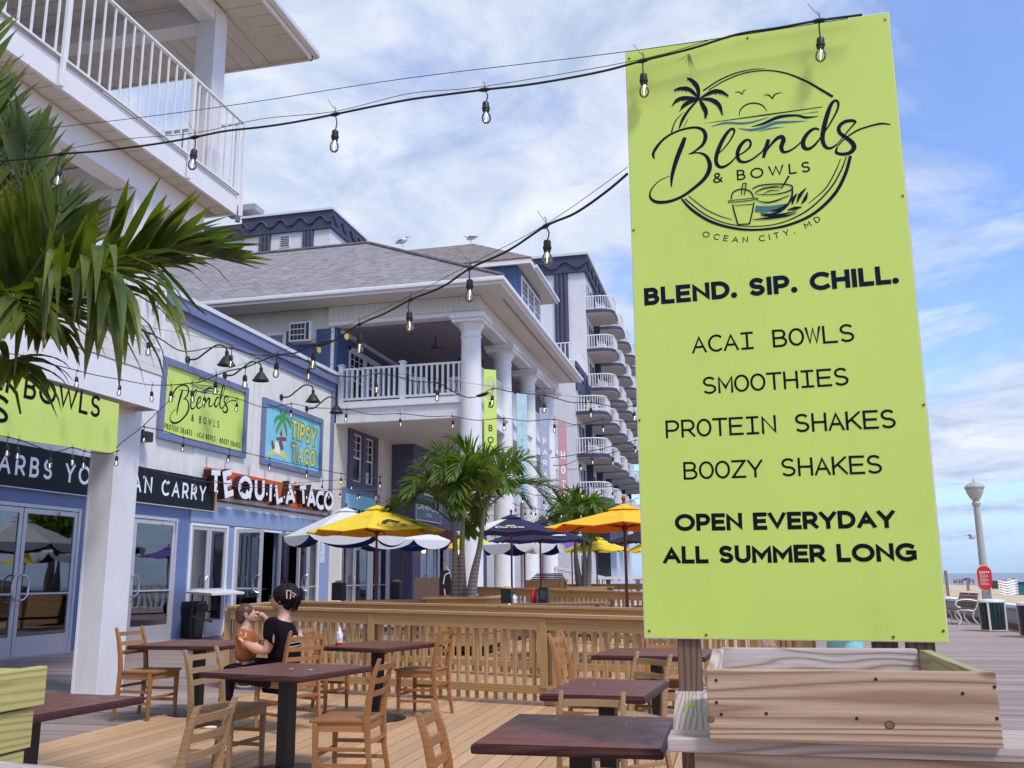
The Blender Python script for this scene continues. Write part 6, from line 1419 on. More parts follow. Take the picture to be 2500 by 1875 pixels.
# posts in the sand, people, parasols
for (u,v0,v1,x_,lb) in ((2316,1460,1393,10,'leaning grey post on the sand beside the sign edge'),(2363,1450,1410,16,'short thick post standing on the sand')):
    r0=ray(u,v0); y_=x_/r0[0]*r0[1]; a=onY(u,v0,y_); b=onY(u-(8 if u<2330 else 1),v1,y_)
    e_=empty('sand_post',a,lb,'post'); board('post',(0,0,-.8),b-a,.16 if u>2330 else .12,.12,picnic,e_,up=(0,1,0),world=False)
def tiny(u,v,hpx,D,shirt,label,leg=(.2,.12,.09)):
    a=onY(u,v,D); h=hpx*D*1.0/2180
    key=('p_'+str(shirt))
    ms=MT.get(key) or mat(key,shirt,.8); mk=MT.get('beach skin') or mat('beach skin',(.42,.25,.18),.6)
    p=empty('person',a,label,'person','people standing on the beach near the water')
    s=h/1.75
    m=MB(); m.tube([(-.12,0,0),(-.10,.02,.45),(-.08,0,.85),(0,0,1.0),(0,0,1.4),(0,0,1.5),(0,0,1.56)],[.05,.07,.10,.16,.19,.08,.06],7); m.tube([(.14,.1,0),(.11,0,.45),(.08,0,.9)],[.05,.07,.1],7); m.sphere((0,0,1.64),.11,8,6)
    for s_ in (-1,1): m.tube([(s_*.2,0,1.4),(s_*.27,.03,1.15),(s_*.25,-.1,.9)],[.055,.045,.03],6)
    m.v=[(x*s,y*s,z*s) for x,y,z in m.v]; m.build('body',mk,p,sm=True)
    m=MB(); m.lathe([(.14,.95),(.19,1.15),(.21,1.4),(.10,1.48)],n=10); m.v=[(x*s,y*s*.7,z*s) for x,y,z in m.v]; m.build('top',ms,p,sm=True)
    m=MB(); m.lathe([(.19,.55),(.20,.75),(.18,.98),(.10,.98)],n=10); m.v=[(x*s,y*s*.7,z*s) for x,y,z in m.v]; m.build('shorts',MT.get('dark shorts') or mat('dark shorts',(.03,.03,.06),.8),p,sm=True)
for u,v,h,c,l in ((2331,1428,15,(.5,.5,.55),'leftmost person of the group on the beach, pale top'),(2337,1428,14,(.08,.10,.2),'person in dark blue second from the left of the beach group'),(2344,1429,16,(.02,.02,.03),'person in black left of the blue beach canopy'),(2350,1428,14,(.3,.1,.1),'person in dull red top under the blue beach canopy'),(2368,1428,15,(.03,.05,.12),'person in navy right of the blue beach canopy'),(2377,1427,14,(.05,.05,.06),'rightmost dark figure of the beach group'),(2476,1424,13,(.03,.04,.05),'dark figure near the water at the right edge')): tiny(u,v,h,205,c,l)
def beachumb(u,v,wpx,D,m_,label):
    a=onY(u,v,D); w=wpx*D/2180/2; o=empty('beach_umbrella',(a.x,D,a.z-1.9),label,'beach umbrella')
    m=MB(); m.lathe([(w,1.5),(w*.6,1.85),(.01,2.05)],n=8); m.build('canopy',m_,o); m=MB(); m.tube([(0,0,0),(0,0,2)],.04,5); m.build('pole',greyp,o)
beachumb(2360,1412,20,205,fb,'small blue canopy above the group on the beach'); beachumb(2447,1416,22,205,mat('red parasol cloth',(.55,.05,.08),.7),'red parasol on the beach right of the lamp post'); beachumb(2463,1414,14,206,mat('striped parasol cloth',(.5,.3,.32),.7,var=.8,scale=3),'striped parasol beside the red one')
a=onY(2476,1457,60); b=onY(2500,1424,60)
k_=empty('beach_kiosk',(a.x,60,a.z),'teal blue rental box on the sand at the right edge','kiosk')
m=MB(); m.box((0,0,-.2),(2.2,1.5,b.z-a.z)); m.build('box',mat('teal painted box',(.015,.13,.19),.5),k_); m=MB(); m.box((-.05,-.05,b.z-a.z),(2.3,1.6,b.z-a.z+.06)); m.build('lid',fn,k_)
ls=onY(2450,1455,58)
lc=empty('stacked_loungers',ls,'stack of striped white beach loungers left of the teal box','loungers')
for i in range(6): m=MB(); m.tube(spl([(-.1,0,.12+i*.14),(.25,0,.02+i*.14),(.8,0,.16+i*.14)],3),.045,5); m.tube(spl([(-.1,.5,.12+i*.14),(.25,.5,.02+i*.14),(.8,.5,.16+i*.14)],3),.045,5); m.build('lounger_frame',trimw,lc,sm=True)
# person behind the sign, seen only through the gap under it
def walker(x,y,label):
    p=empty('person',(x,y,0),label,'person',rz=math.radians(200)); s=.92
    me=bpy.data.meshes.new('body'); V=[(0,0,.95),(0,0,1.15),(0,0,1.38),(0,0,1.5),(0,0,1.66),(.0,.10,.88),(.06,.11,.48),(-.10,.11,.06),(.04,.12,.03),(0,-.10,.88),(-.06,-.11,.48),(-.2,-.11,.10),(-.08,-.12,.03),(0,.20,1.42),(.03,.27,1.12),(.10,.27,.86),(0,-.20,1.42),(.03,-.27,1.12),(.12,-.27,.88)]
    E=[(0,1),(1,2),(2,3),(3,4),(0,5),(5,6),(6,7),(7,8),(0,9),(9,10),(10,11),(11,12),(2,13),(13,14),(14,15),(2,16),(16,17),(17,18)]
    Rr=[.14,.13,.16,.055,.10,.095,.06,.045,.035,.095,.06,.045,.035,.055,.042,.035,.055,.042,.035]
    me.from_pydata([tuple(c*s for c in v) for v in V],E,[]); o=bpy.data.objects.new('body',me); COL.objects.link(o); o.parent=p; me.materials.append(skinm)
    o.modifiers.new('s','SKIN'); 
    for i,r in enumerate(Rr): me.skin_vertices[0].data[i].radius=(r*s,r*s)
    me.skin_vertices[0].data[0].use_root=True; q=o.modifiers.new('d','SUBSURF'); q.levels=q.render_levels=2
    m=MB(); m.lathe([(.16,1.0),(.19,.93),(.21,.72),(.23,.62),(.20,.62),(.16,.9)],n=18); m.v=[(x_*s*.85,y_*s*1.12,z*s) for x_,y_,z in m.v]; m.build('shorts',mat('pale teal shorts',(.22,.50,.54),.8),p,sm=True)
    m=MB(); m.lathe([(.15,1.0),(.17,1.2),(.20,1.40),(.09,1.5),(.08,1.48),(.17,1.3)],n=18); m.v=[(x_*s*.85,y_*s*1.1,z*s) for x_,y_,z in m.v]; m.build('top',signw,p,sm=True)
    m=MB(); m.sphere((0,0,1.68*s),.115,12,9,(1,.9,1.1)); m.build('hair',hairc,p,sm=True)
w0=onZ(2062,1573,.76); walker(w0.x,w0.y,'walker in pale teal shorts, seen in the gap under the big lime sign')
# ================================================================ parasols
def parasol(x,y,zap,zhem,r,cols,label,n=8,rot=0,val=0,valm=None,under=None,zb=.75,polem=pole,polr=.024,fin=True,name='patio_umbrella',ptop=None):
    u=empty(name,(x,y,0),label,'umbrella')
    def C(k,rad,z): a=rot+2*math.pi*k/n; return Vector((rad*math.cos(a),rad*math.sin(a),z))
    for k in range(n):
        a,b=C(k,r,zhem),C(k+1,r,zhem); mid=(a+b)/2*.965+Vector((0,0,.035)); t=C(k,.18,zap-.06); t2=C(k+1,.18,zap-.06)
        m=MB(); ms=[t.lerp(a,.5)+Vector((0,0,.0)),t2.lerp(b,.5)]; mm=(ms[0]+ms[1])/2+Vector((0,0,-.03)); tm=(t+t2)/2
        m.add([t,tm,t2,ms[0],mm,ms[1],a,mid,b],[(0,3,4,1),(1,4,5,2),(3,6,7,4),(4,7,8,5)])
        o=m.build('canopy_panel',cols[k%len(cols)],u,recalc=False,sm=True,ang=60)
        if val:
            m=MB(); m2=MB(); d=(b-a); N_=12; top=[a.lerp(b,i/N_) for i in range(N_+1)]; dep=[val*(.06+.94*math.sin(math.pi*i/N_)**.6) for i in range(N_+1)]
            out=((a+b)/2).normalized(); out.z=0
            vs=top+[p+out*.06*dp/val-Vector((0,0,dp)) for p,dp in zip(top,dep)]; fs=[(i,i+1,N_+2+i,N_+1+i) for i in range(N_)]
            m.add(vs,fs); m.build('valance',valm or cols[k%len(cols)],u,recalc=False,sm=True)
            m2.add([Vector(v)*.985 for v in vs],fs); m2.v=[(v[0],v[1],z) for v,(_,_,z) in zip(m2.v,[tuple(q) for q in vs])]; m2.build('valance_lining',under or fb,u,recalc=False,sm=True)
        if under:
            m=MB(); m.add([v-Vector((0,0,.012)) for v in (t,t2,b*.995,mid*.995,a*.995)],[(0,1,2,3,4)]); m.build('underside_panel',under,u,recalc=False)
        m=MB(); m.bar(C(k,.04,zap-.10),a+Vector((0,0,-.02)),.018,.03); m.build('rib',polem,u)
        m=MB(); m.bar(C(k,.03,zhem-.02),t.lerp(a,.48)-Vector((0,0,.03)),.014,.024); m.build('strut',polem,u)
    m=MB(); 
    for k in range(n): m.add([(0,0,zap+.05),C(k,.27,zap-.055),C(k+1,.27,zap-.055)],[(0,1,2)])
    m.build('vent_cap',cols[0],u,recalc=False)
    m=MB(); m.tube([(0,0,zb),(0,0,zap)],polr,10); m.build('pole',polem,u,sm=True)
    m=MB(); m.lathe([(.001,zhem-.07),(.05,zhem-.07),(.05,zhem),(.001,zhem)],n=10); m.build('hub',polem,u)
    if fin: m=MB(); m.lathe([(.001,zap+.05),(.03,zap+.05),(.02,zap+.08),(.038,zap+.12),(.02,zap+.155),(.001,zap+.16)],n=10); m.build('finial',pole,u,sm=True)
    def pan(k,under_=False,frac=.62):
        a,b=C(k,r,zhem),C(k+1,r,zhem); T=Vector((0,0,zap-.03)); e=(b-a).normalized(); mid=(a+b)/2; up_=(T-mid).normalized(); nn=e.cross(up_).normalized(); 
        if nn.z<0: nn=-nn; 
        return Plane(a+Vector((x,y,0)),e,up_,-nn if under_ else nn),(b-a).length
    return u,pan
D=18.0
gold=fabric('yellow underside tinted by light',(.62,.36,.02),(.9,.45,.02)); deepo=fabric('orange underside tinted by light',(.66,.20,.012),(.95,.30,.01))  # same cloth as the tops; light coming through is put into the deeper colour
def upos(u,vt,vh,D): a=onY(u,vt,D); b=onY(u,vh,D); return a.x,a.z,b.z
x,zt_,zh=upos(921,1238,1297,17.8)
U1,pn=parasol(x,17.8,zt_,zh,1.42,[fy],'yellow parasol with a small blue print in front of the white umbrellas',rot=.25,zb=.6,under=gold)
for k in (6,7):
    P_,L_=pn(k); text(P_,'LANDSHARK',(L_*.24,.16),(L_*.76,.16),.11,.18,.1,m=fn,parent=U1,eps=.012); mb=MB(); ribbon(mb,P_,spl([(L_*.36,.34),(L_*.45,.46),(L_*.52,.52),(L_*.6,.44),(L_*.68,.38)],5),.04,.014); mb.build('print',fn,U1,world=True,recalc=False)
x,zt_,zh=upos(845,1243,1310,21)
U2,pn=parasol(x,21,zt_,zh,1.46,[fw],'white parasol with scalloped edge and royal blue lining, left one behind the yellow',n=6,rot=.35,val=.24,valm=fw,under=fb,zb=.6)
x,zt_,zh=upos(967,1262,1320,24)
U3,pn=parasol(x,24.5,zt_-.1,zh,1.38,[fw],'white parasol with scalloped edge and royal blue lining, right one behind the yellow',n=6,rot=.05,val=.25,valm=fw,under=fb,zb=.6)
x,zt_,zh=upos(1248,1260,1300,21.5)
U4,pn=parasol(x,21.5,zt_,zh,1.38,[fn,fn,fn,fn,fw,fw,fn,fn],'navy parasol with one white panel and script lettering',rot=-.18,zb=.9)
def script(pl,L_,y0,h,m_,parent,mir=False):
    pts=[(.16,.25),(.06,.0),(-.02,.35),(.02,.85),(.12,.95),(.16,.75)]
    mb=MB(); k=1
    T=lambda q:[(( (1-x_) if mir else x_)*L_*.62+L_*.19,y0+yy*h) for x_,yy in q]
    ribbon(mb,pl,T(spl([(.20,.80),(.12,1.0),(.02,.85),(.0,.35),(.08,.0),(.18,.15)],5)),h*.09,.012)
    x0=.22
    for ch in 'orona':
        sh={'o':[(.10,.5),(.02,.5),(.0,.2),(.05,0),(.11,.1),(.12,.4),(.08,.52)],'r':[(.0,.5),(.02,0),(.02,.35),(.08,.55),(.12,.48)],'n':[(.0,.5),(.01,0),(.03,.4),(.09,.52),(.11,.35),(.12,0)],'a':[(.10,.45),(.02,.45),(.0,.15),(.05,0),(.10,.2),(.11,.5),(.12,0)]}[ch]
        ribbon(mb,pl,T([(x0+a,b) for a,b in spl(sh,4)]),h*.07,.0125+x0*.001); x0+=.155
    mb.build('script_lettering',m_,parent,world=True,recalc=False)
P_,L_=pn(5); script(P_,L_,.16,.17,fn,U4)
P_,L_=pn(6); script(P_,L_,.16,.17,signw,U4); mb=MB(); ribbon(mb,P_,[(L_*.4,.38),(L_*.6,.38)],.04,.013); mb.build('print',yel,U4,world=True,recalc=False)
x,zt_,zh=upos(1318,1274,1320,24.6)
U5,pn=parasol(x,24.6,zt_,zh,1.38,[fn],'second navy parasol just behind the lettered one',rot=.3,zb=.9)
P_,L_=pn(6); text(P_,'LIGHT',(L_*.3,.2),(L_*.7,.2),.12,.25,.1,m=signw,parent=U5,eps=.012)
x,zt_,zh=upos(1280,1302,1330,27)
U6,pn=parasol(x,27,zt_,zh,1.28,[fw],'white scalloped parasol with blue lining under the navy ones',n=6,rot=.5,val=.30,valm=fw,under=fb,zb=.9)
x,zt_,zh=upos(1523,1236,1284,14.6)
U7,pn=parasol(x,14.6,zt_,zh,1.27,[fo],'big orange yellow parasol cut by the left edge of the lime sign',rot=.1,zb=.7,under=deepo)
P_,L_=pn(2,True); text(P_,'CORONA',(L_*.75,.2),(L_*.25,.2),.12,.2,.1,m=brown,parent=U7,eps=.012) if False else None
x,zt_,zh=upos(1455,1312,1345,30)
U8,_=parasol(x,30,zt_,zh,1.15,[fy],'small yellow parasol far behind the second palm',rot=.2,zb=1.0)
x,zt_,zh=upos(1395,1318,1342,33)
U9,_=parasol(x,33,zt_,zh,1.15,[fp],'purple parasol far back between the palms',rot=.2,zb=1.0,polem=blackm)
x,zt_,zh=upos(1580,1290,1322,24)
U10,_=parasol(x,24,zt_,zh,1.05,[fk],'black parasol peeking out left of the lime sign',rot=.4,zb=1.0,polem=blackm)
x,zt_,zh=upos(1590,1315,1346,29)
U11,_=parasol(x,29,zt_,zh,.85,[fy],'small yellow parasol partly hidden by the left sign edge',rot=.4,zb=1.0)
x,zt_,zh=upos(1148,1300,1338,34)
U12,_=parasol(x,34,zt_,zh,1.05,[fy],'yellow parasol behind the corner column of the hotel',rot=.1,zb=1.0)
# ================================================================ palms
def leaflet(mb,att,p,d,nrm,L,w,droop,seg=5,twist=0):
    d=d.normalized(); side=d.cross(nrm).normalized(); vs=[];tf_=[]
    pos=Vector(p); dd=Vector(d); prev=None
    for i in range(seg+1):
        t=i/seg; ww=w*(.35+1.35*math.sin(math.pi*min(1,t*.78+.10)))*.5*(1-t**4) if i<seg else 0.001
        nn=side.cross(dd).normalized()
        mb_c=pos-nn*ww*.35
        vs.append(pos+side*ww); vs.append(mb_c); vs.append(pos-side*ww); tf_+= [t,t*.85,t]
        pos=pos+dd*(L/seg); dd=(dd+Vector((0,0,-1))*droop/seg*(0.5+t)).normalized()
    b=len(mb.v); mb.add(vs,[q for i in range(seg) for q in ((3*i,3*i+1,3*i+4,3*i+3),(3*i+1,3*i+2,3*i+5,3*i+4))]); att+=tf_
def frond(parent,pts,L=.5,n=44,w=.035,droop=.7,m=leafa,rach=.012,start=.18,wsp=1.0,side_bias=0,seg=5,angle=42,name='frond',world=True,up0=(0,0,1)):
    P=[Vector(p) for p in spl([tuple(q) for q in pts],10)]
    cum=[0]
    for a,b in zip(P[:-1],P[1:]): cum.append(cum[-1]+(b-a).length)
    T=cum[-1]; mb=MB(); att=[]
    def at_(s):
        for i in range(len(cum)-1):
            if cum[i+1]>=s or i==len(cum)-2: f=(s-cum[i])/max(1e-6,cum[i+1]-cum[i]); return P[i].lerp(P[i+1],f),(P[i+1]-P[i]).normalized()
    for i in range(n):
        t=start+(1-start)*i/(n-1); p,d=at_(t*T); u=Vector(up0); 
        if abs(d.dot(u))>.97: u=Vector((0,1,0))
        sd_=d.cross(u).normalized(); nr=sd_.cross(d).normalized()
        ll=L*(.55+.75*math.sin(math.pi*min(1,.12+t*.86)))*random.uniform(.88,1.1)*(.75 if t>.94 else 1)
        for s_ in (-1,1):
            if side_bias and s_==-side_bias and random.random()<.5: continue
            an=math.radians(angle*(1.25-.75*t)+random.uniform(-7,7))
            dv=d*math.cos(an)+sd_*s_*math.sin(an)+nr*random.uniform(.05,.42)
            leaflet(mb,att,p,dv,nr,ll,w*random.uniform(.8,1.2),droop*random.uniform(.6,1.4),seg)
    fr=empty(name,(0,0,0),parent=parent) if False else None
    me_o=mb.build(name,m,parent,world=world,recalc=False,sm=True)
    at=me_o.data.attributes.new('tipf','FLOAT','POINT'); at.data.foreach_set('value',att)
    r=MB(); r.tube(P,[rach*(1.4-1.2*i/len(P)) for i in range(len(P))],6); q=r.build('leaf_stalk',stalk,None,sm=True)
    if world:
        off=wloc(parent)
        q.data.transform(Matrix.Translation(-off))
    q.parent=me_o
    return me_o
random.seed(21)
# foreground palm
FY=5.2
P=lambda u,v,dy=0: onY(u,v,FY+dy)
cc=P(-60,860)
fpal=empty('foreground_palm',(cc.x,cc.y,0),'large palm with brown tipped fronds filling the upper left foreground','palm tree')
m=MB(); m.tube([(cc.x-.1,cc.y,0),(cc.x-.05,cc.y,1.2),(cc.x,cc.y,cc.z)],[.12,.10,.09],14); m.build('trunk',trunkm,fpal,world=True,sm=True)
FR=[
 ([(-60,860,0),(120,740,-.1),(265,655,-.2),(400,612,-.3),(500,622,-.35),(560,632,-.4)],.60,.30,50,.050,30),
 ([(-60,860,0),(60,780,-.2),(170,700,-.4),(255,662,-.6),(278,730,-.75)],1.0,3.0,26,.046,26),
 ([(-60,860,0),(80,770,-.1),(180,715,-.2),(240,700,-.3),(250,760,-.4)],.85,3.0,20,.046,30),
 ([(-60,860,0),(20,650,.1),(50,480,.1),(70,330,0)],.55,.3,44,.048,32),
 ([(-60,860,0),(60,690,-.1),(120,590,-.2),(150,500,-.2)],.52,.35,38,.048,38),
 ([(-60,860,0),(20,790,-.2),(70,770,-.3),(110,800,-.4)],.58,2.0,34,.050,42),
 ([(-60,860,0),(-40,560,0),(-30,380,0),(-10,200,0)],.52,.4,40,.046,36),
 ([(-60,860,0),(60,720,.3),(150,680,.4),(230,700,.5)],.55,1.3,36,.050,40),
 ([(-60,860,0),(-20,740,-.4),(30,720,-.6),(60,770,-.8)],.62,1.8,34,.052,44),
 ([(-60,860,0),(0,700,.3),(40,560,.5),(110,480,.6)],.52,.5,40,.048,38),
 ([(-60,860,0),(-50,300,0),(-40,120,0),(-30,20,0)],.50,.4,36,.046,36),
 ([(-60,860,0),(20,740,0),(70,640,-.1),(90,560,-.2)],.55,.6,40,.050,40),
 ([(-60,860,0),(60,760,.2),(190,690,.1),(330,650,.0),(440,640,.0)],.50,.9,44,.048,34),
 ([(-60,860,0),(-10,900,-.2),(30,880,-.3),(60,900,-.4)],.45,2.2,26,.048,44),
]
for pts,L_,dr,n_,w_,an in FR:
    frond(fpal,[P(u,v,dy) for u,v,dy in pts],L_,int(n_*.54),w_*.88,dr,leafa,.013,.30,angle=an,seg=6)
# a few old dry strips
for q in ([(370,625,0),(440,700,0),(480,750,0),(505,770,0)],[(-5,905,-.3),(40,960,-.4),(50,1010,-.4)]):
    mb=MB(); att=[]; mb.tube([P(*z_,-.35) if len(z_)==2 else P(z_[0],z_[1],-.35) for z_ in [(a[0],a[1]) for a in q]],[.010,.012,.008,.002][:len(q)],4); mb.build('dry_leaflet',leafa,fpal,world=True,sm=True)
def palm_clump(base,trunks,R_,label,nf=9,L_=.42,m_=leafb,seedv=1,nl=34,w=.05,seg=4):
    """trunks: list of polylines of world points (base..crown)"""
    random.seed(seedv)
    e=empty('palm_tree',base,label,'palm tree')
    for ti,tr_ in enumerate(trunks):
        tr_=[Vector(t) for t in tr_]
        p=spl([tuple(t) for t in tr_],5); n=len(p); k=int(n*.62)
        m=MB(); m.tube(p[:k+1],[.118-.062*i/k for i in range(k+1)],12); m.build('trunk',trunkm,e,world=True,sm=True)
        m=MB(); m.tube(p[k:],[.056-.024*i/(n-k) for i in range(n-k)],12); m.build('crownshaft',shaft,e,world=True,sm=True)
        top=tr_[-1]; ax=(tr_[-1]-tr_[-2]).normalized()
        for i in range(nf):
            a=2*math.pi*(i+.35*ti)/nf+random.uniform(-.25,.25); el=[.40,.95,.12,.75,.28,1.15,.6][i%7]+random.uniform(-.1,.1)
            h=Vector((math.cos(a),math.sin(a),0)); R1=R_*random.uniform(.85,1.12)
            d=h*math.cos(el)+Vector((0,0,1))*math.sin(el)+ax*.25
            q=[top-ax*.1,top+d*R1*.30,top+d*R1*.60+Vector((0,0,-.04*R1)),top+d*R1*.85+h*R1*.08+Vector((0,0,-.20*R1)),top+d*R1*.95+h*R1*.22+Vector((0,0,-.50*R1))]
            frond(e,q,L_,nl,w,.9,m_,.014,.22,seg=seg)
        m=MB(); m.tube([top,top+Vector((.02,0,R_*.85))],[.02,.004],5); m.build('spear_leaf',stalk,e,world=True)
    return e
YPl=17.5
pc=lambda u,v,y=YPl:onY(u,v,y)
base=pc(1131,1455)
tp=[[pc(1113,1470),pc(1112,1400),pc(1111,1330),pc(1104,1265)],[pc(1129,1470),pc(1127,1400),pc(1128,1330),pc(1130,1240)],[pc(1148,1470,17.3),pc(1158,1400,17.3),pc(1172,1330,17.3),pc(1182,1235,17.3)]]
palm_clump((base.x,YPl,0),tp,1.36,'green palm with three ringed trunks in the wooden planter in front of the white columns',nf=9,L_=.46,seedv=5,nl=40,w=.030)
pq=lambda u,v:onY(u,v,28)
palm_clump((pq(1430,1430).x,28,0),[[pq(1415,1432),pq(1408,1380),pq(1405,1345),pq(1404,1300)],[pq(1428,1432),pq(1428,1380),pq(1426,1345),pq(1424,1290)],[pq(1434,1432),pq(1438,1380),pq(1440,1345),pq(1446,1310)]],1.3,'second palm with three thin trunks behind the orange yellow parasol',nf=8,L_=.5,seedv=9,nl=26,w=.045,seg=3)
# planter of the middle palm
zp=onY(1131,1462,17.5).z
pl2=empty('palm_planter',(base.x,17.5,0),'square pine planter around the three palm trunks','planter')
xa=onY(1045,1460,17.0).x; xb=onY(1190,1460,17.0).x
for (p,q) in (((xa,16.9),(xb,16.9)),((xa,18.6),(xb,18.6)),((xa+.02,16.94),(xa+.02,18.56)),((xb-.02,16.94),(xb-.02,18.56))):
    for k in range(4): board('planter_board',(p[0],p[1],zp-.09-k*.215),(q[0],q[1],zp-.09-k*.215),.04,.20,fencew,pl2)
for (p,q) in (((xa-.05,16.88),(xb+.05,16.88)),((xa-.05,18.62),(xb+.05,18.62)),((xa,16.96),(xa,18.54)),((xb,16.96),(xb,18.54))): board('planter_cap',(p[0],p[1],zp+.03),(q[0],q[1],zp+.03),.16,.04,fencew,pl2)
m=MB(); m.box((xa+.05,17.0,.1),(xb-.05,18.5,zp-.05)); m.build('soil',soil,pl2,world=True)
xa=onY(1340,1430,28).x; xb=onY(1490,1430,28).x
pl3=empty('palm_planter',((xa+xb)/2,28,0),'far pine planter around the second palm','planter')
m=MB(); zq=onY(1430,1432,28).z
for k in range(4): board('planter_board',(xa,27.2,zq-.12-k*.26),(xb,27.2,zq-.12-k*.26),.04,.25,fencew,pl3); board('planter_board',(xa,28.9,zq-.12-k*.26),(xb,28.9,zq-.12-k*.26),.04,.25,fencew,pl3)
m.box((xa+.05,27.25,.1),(xb-.05,28.85,zq-.05)); m.build('soil',soil,pl3,world=True)
# picnic tables, boxes and bottles of the rear terrace
def picnic_table(u0,u1,v,D,dp,label,z=None,rz=0):
    a=onY(u0,v,D); b=onY(u1,v,D); t=empty('picnic_table',((a.x+b.x)/2,D,0),label,'table'); L=b.x-a.x
    n=4
    for k in range(n): board('top_plank',(-L/2,k*dp/n,a.z-.02),(L/2,k*dp/n,a.z-.02),dp/n-.012,.04,picnic,t,world=False)
    for s_ in (-.38,.38):
        m=MB(); m.bar((s_*L,-.1,0),(s_*L,dp*.4,a.z-.05),.09,.05,up=(1,0,0)); m.bar((s_*L,dp,0),(s_*L,dp*.5,a.z-.05),.09,.05,up=(1,0,0)); m.build('trestle_leg',picnic,t)
    for y_ in (-.45,dp+.35): board('bench_plank',(-L/2,y_,.45),(L/2,y_,.45),.26,.04,picnic,t,world=False)
    for s_ in (-.38,.38): board('bench_bearer',(s_*L,-.5,.40),(s_*L,dp+.4,.40),.05,.08,picnic,t,world=False)
    return t,a.z
t_,zt1=picnic_table(872,1060,1466,17.0,.9,'grey timber picnic table under the yellow parasol, behind the railings')
t_,zt2=picnic_table(1250,1478,1473,16.5,.85,'grey timber table with bottles and napkin boxes, between palm and sign')
t_,zt3=picnic_table(1545,1680,1480,15.2,.8,'small grey table at the foot of the orange yellow parasol')
a=onY(1283,1419,25); b=onY(1375,1422,25); o=empty('serving_counter',((a.x+b.x)/2,25,0),'pine boarded box with grey planks stacked on top, before the last column','counter')
for k in range(5): board('front_board',(a.x,25,a.z-.10-k*.22),(b.x,25,a.z-.10-k*.22),.04,.20,fencew,o)
board('counter_cap',(a.x-.05,25.25,a.z+.01),(b.x+.05,25.25,a.z+.01),.6,.04,fencew,o)
for k in range(4): board('loose_plank',(a.x+.1+.05*k,25.2+.05*k,a.z+.05+.045*k),(b.x-.03*k,25.35-.03*k,a.z+.05+.045*k),.2,.035,picnic,o)
for yy in (25.0,25.6): board('corner_post',(a.x+.05,yy,0),(a.x+.05,yy,a.z),.09,.09,fencew,o,up=(0,1,0)); board('corner_post',(b.x-.05,yy,0),(b.x-.05,yy,a.z),.09,.09,fencew,o,up=(0,1,0))
def napkin(u,v,D,z,label,w=.2,h=.28,tan_=False):
    a=onY(u,v,D); o=empty('napkin_box',(a.x,D,z),label,'napkin box')
    m=MB(); m.box((-w/2,-w/2,0),(w/2,w/2,h)); m.build('box',blackbox,o,bev=.01)
    if tan_: m=MB(); m.sphere((0,0,h),.09,8,5,(1.1,1,.5)); m.build('paper_bag',tan,o,sm=True)
    else: m=MB(); m.box((-w*.3,-w/2-.004,h*.25),(w*.3,-w/2-.001,h*.8)); m.build('napkins',vent,o)
napkin(1238,1462,16.6,zt2,'black caddy with a crumpled paper bag at the foot of the lettered parasol',.19,.26,True); napkin(1328,1462,16.7,zt2,'black napkin box on the timber table right of the bottles',.17,.28)
napkin(827,1462,17.2,zt1,'black caddy with paper seen behind the railing left of the yellow parasol pole',.22,.34,True); napkin(968,1455,18.0,zt1,'black box on the grey picnic table right of the yellow parasol pole',.2,.34,True)
for u,c,l,h in ((1254,signw,'white squeeze bottle beside the black caddy',.16),(1294,signw,'small white bottle left in the bottle group',.2),(1303,mat('purple grey label',(.3,.28,.4),.4),'grey labelled jar in the middle of the bottle group',.17),(1298,red,'red topped sauce bottle behind the white bottles',.28),(1310,mat('brown sauce',(.12,.04,.02),.3),'brown sauce bottle right in the bottle group',.22)):
    a=onY(u,1467,16.6); o=empty('condiment_bottle',(a.x,16.62+random.uniform(0,.2),zt2),l,'bottle'); m=MB(); m.lathe([(.001,0),(.04,0),(.045,.02),(.045,h*.6),(.018,h*.8),(.015,h),(.001,h)],n=12); m.build('bottle_body',c,o,sm=True); m=MB(); m.lathe([(.001,h),(.018,h),(.016,h+.03),(.001,h+.03)],n=8); m.build('cap',red if 'red' in l else blackbox,o)
# leaning board with white lettering beside the middle palm
a=onY(1058,1455,20); o=empty('chalk_board',(a.x,20,0),'brown wooden board with white palm drawing left of the palm trunks','board')
m=MB(); m.box((-.45,0,.2),(.15,.08,1.45)); m.build('timber_back',picnic,o); m=MB(); m.box((.16,-.02,.3),(.65,.03,1.6)); m.build('chalk_face',brown,o)
m=MB(); P5=Plane((a.x+.16,19.975,.3),(1,0,0),(0,0,1),(0,-1,0))
for q in ([(.25,.6),(.27,1.0),(.25,1.25)],[(.25,1.25),(.12,1.2),(.08,1.0)],[(.25,1.25),(.38,1.2),(.44,1.0)],[(.25,1.25),(.15,1.38)],[(.25,1.25),(.36,1.38)],[(.1,.9),(.15,.7),(.25,.75),(.3,.55),(.42,.7)]): ribbon(m,P5,spl(q,4),.012,.002)
m.build('chalk_drawing',signw,o,world=True,recalc=False)
# white terrace railing in front of the tower
wr=empty('white_railing',(-1,40,0),'white baluster railing at the far end of the terrace, before the tower','railing')
a=onY(1405,1412,36); b=onY(1620,1416,36)
rail3(wr,[(a.x,36),(b.x+2,36)],.3,a.z,name='balusters',step=.28,w=.10)
m=MB(); m.bar((a.x,36,a.z),(b.x+2,36,a.z),.16,.10); m.build('hand_rail',trimw,wr,world=True)
wr2=empty('white_ramp_railing',(-4,38,0),'sloping white railing running up from the terrace to the hotel steps','railing')
a=onY(1355,1385,39); b=onY(1475,1410,39); m=MB(); m.bar(a,b,.14,.10)
for i in range(16): p=a.lerp(b,i/15); m.bar(p,(p.x,p.y,.5),.09)
m.build('hand_rail',trimw,wr2,world=True,kind='stuff')
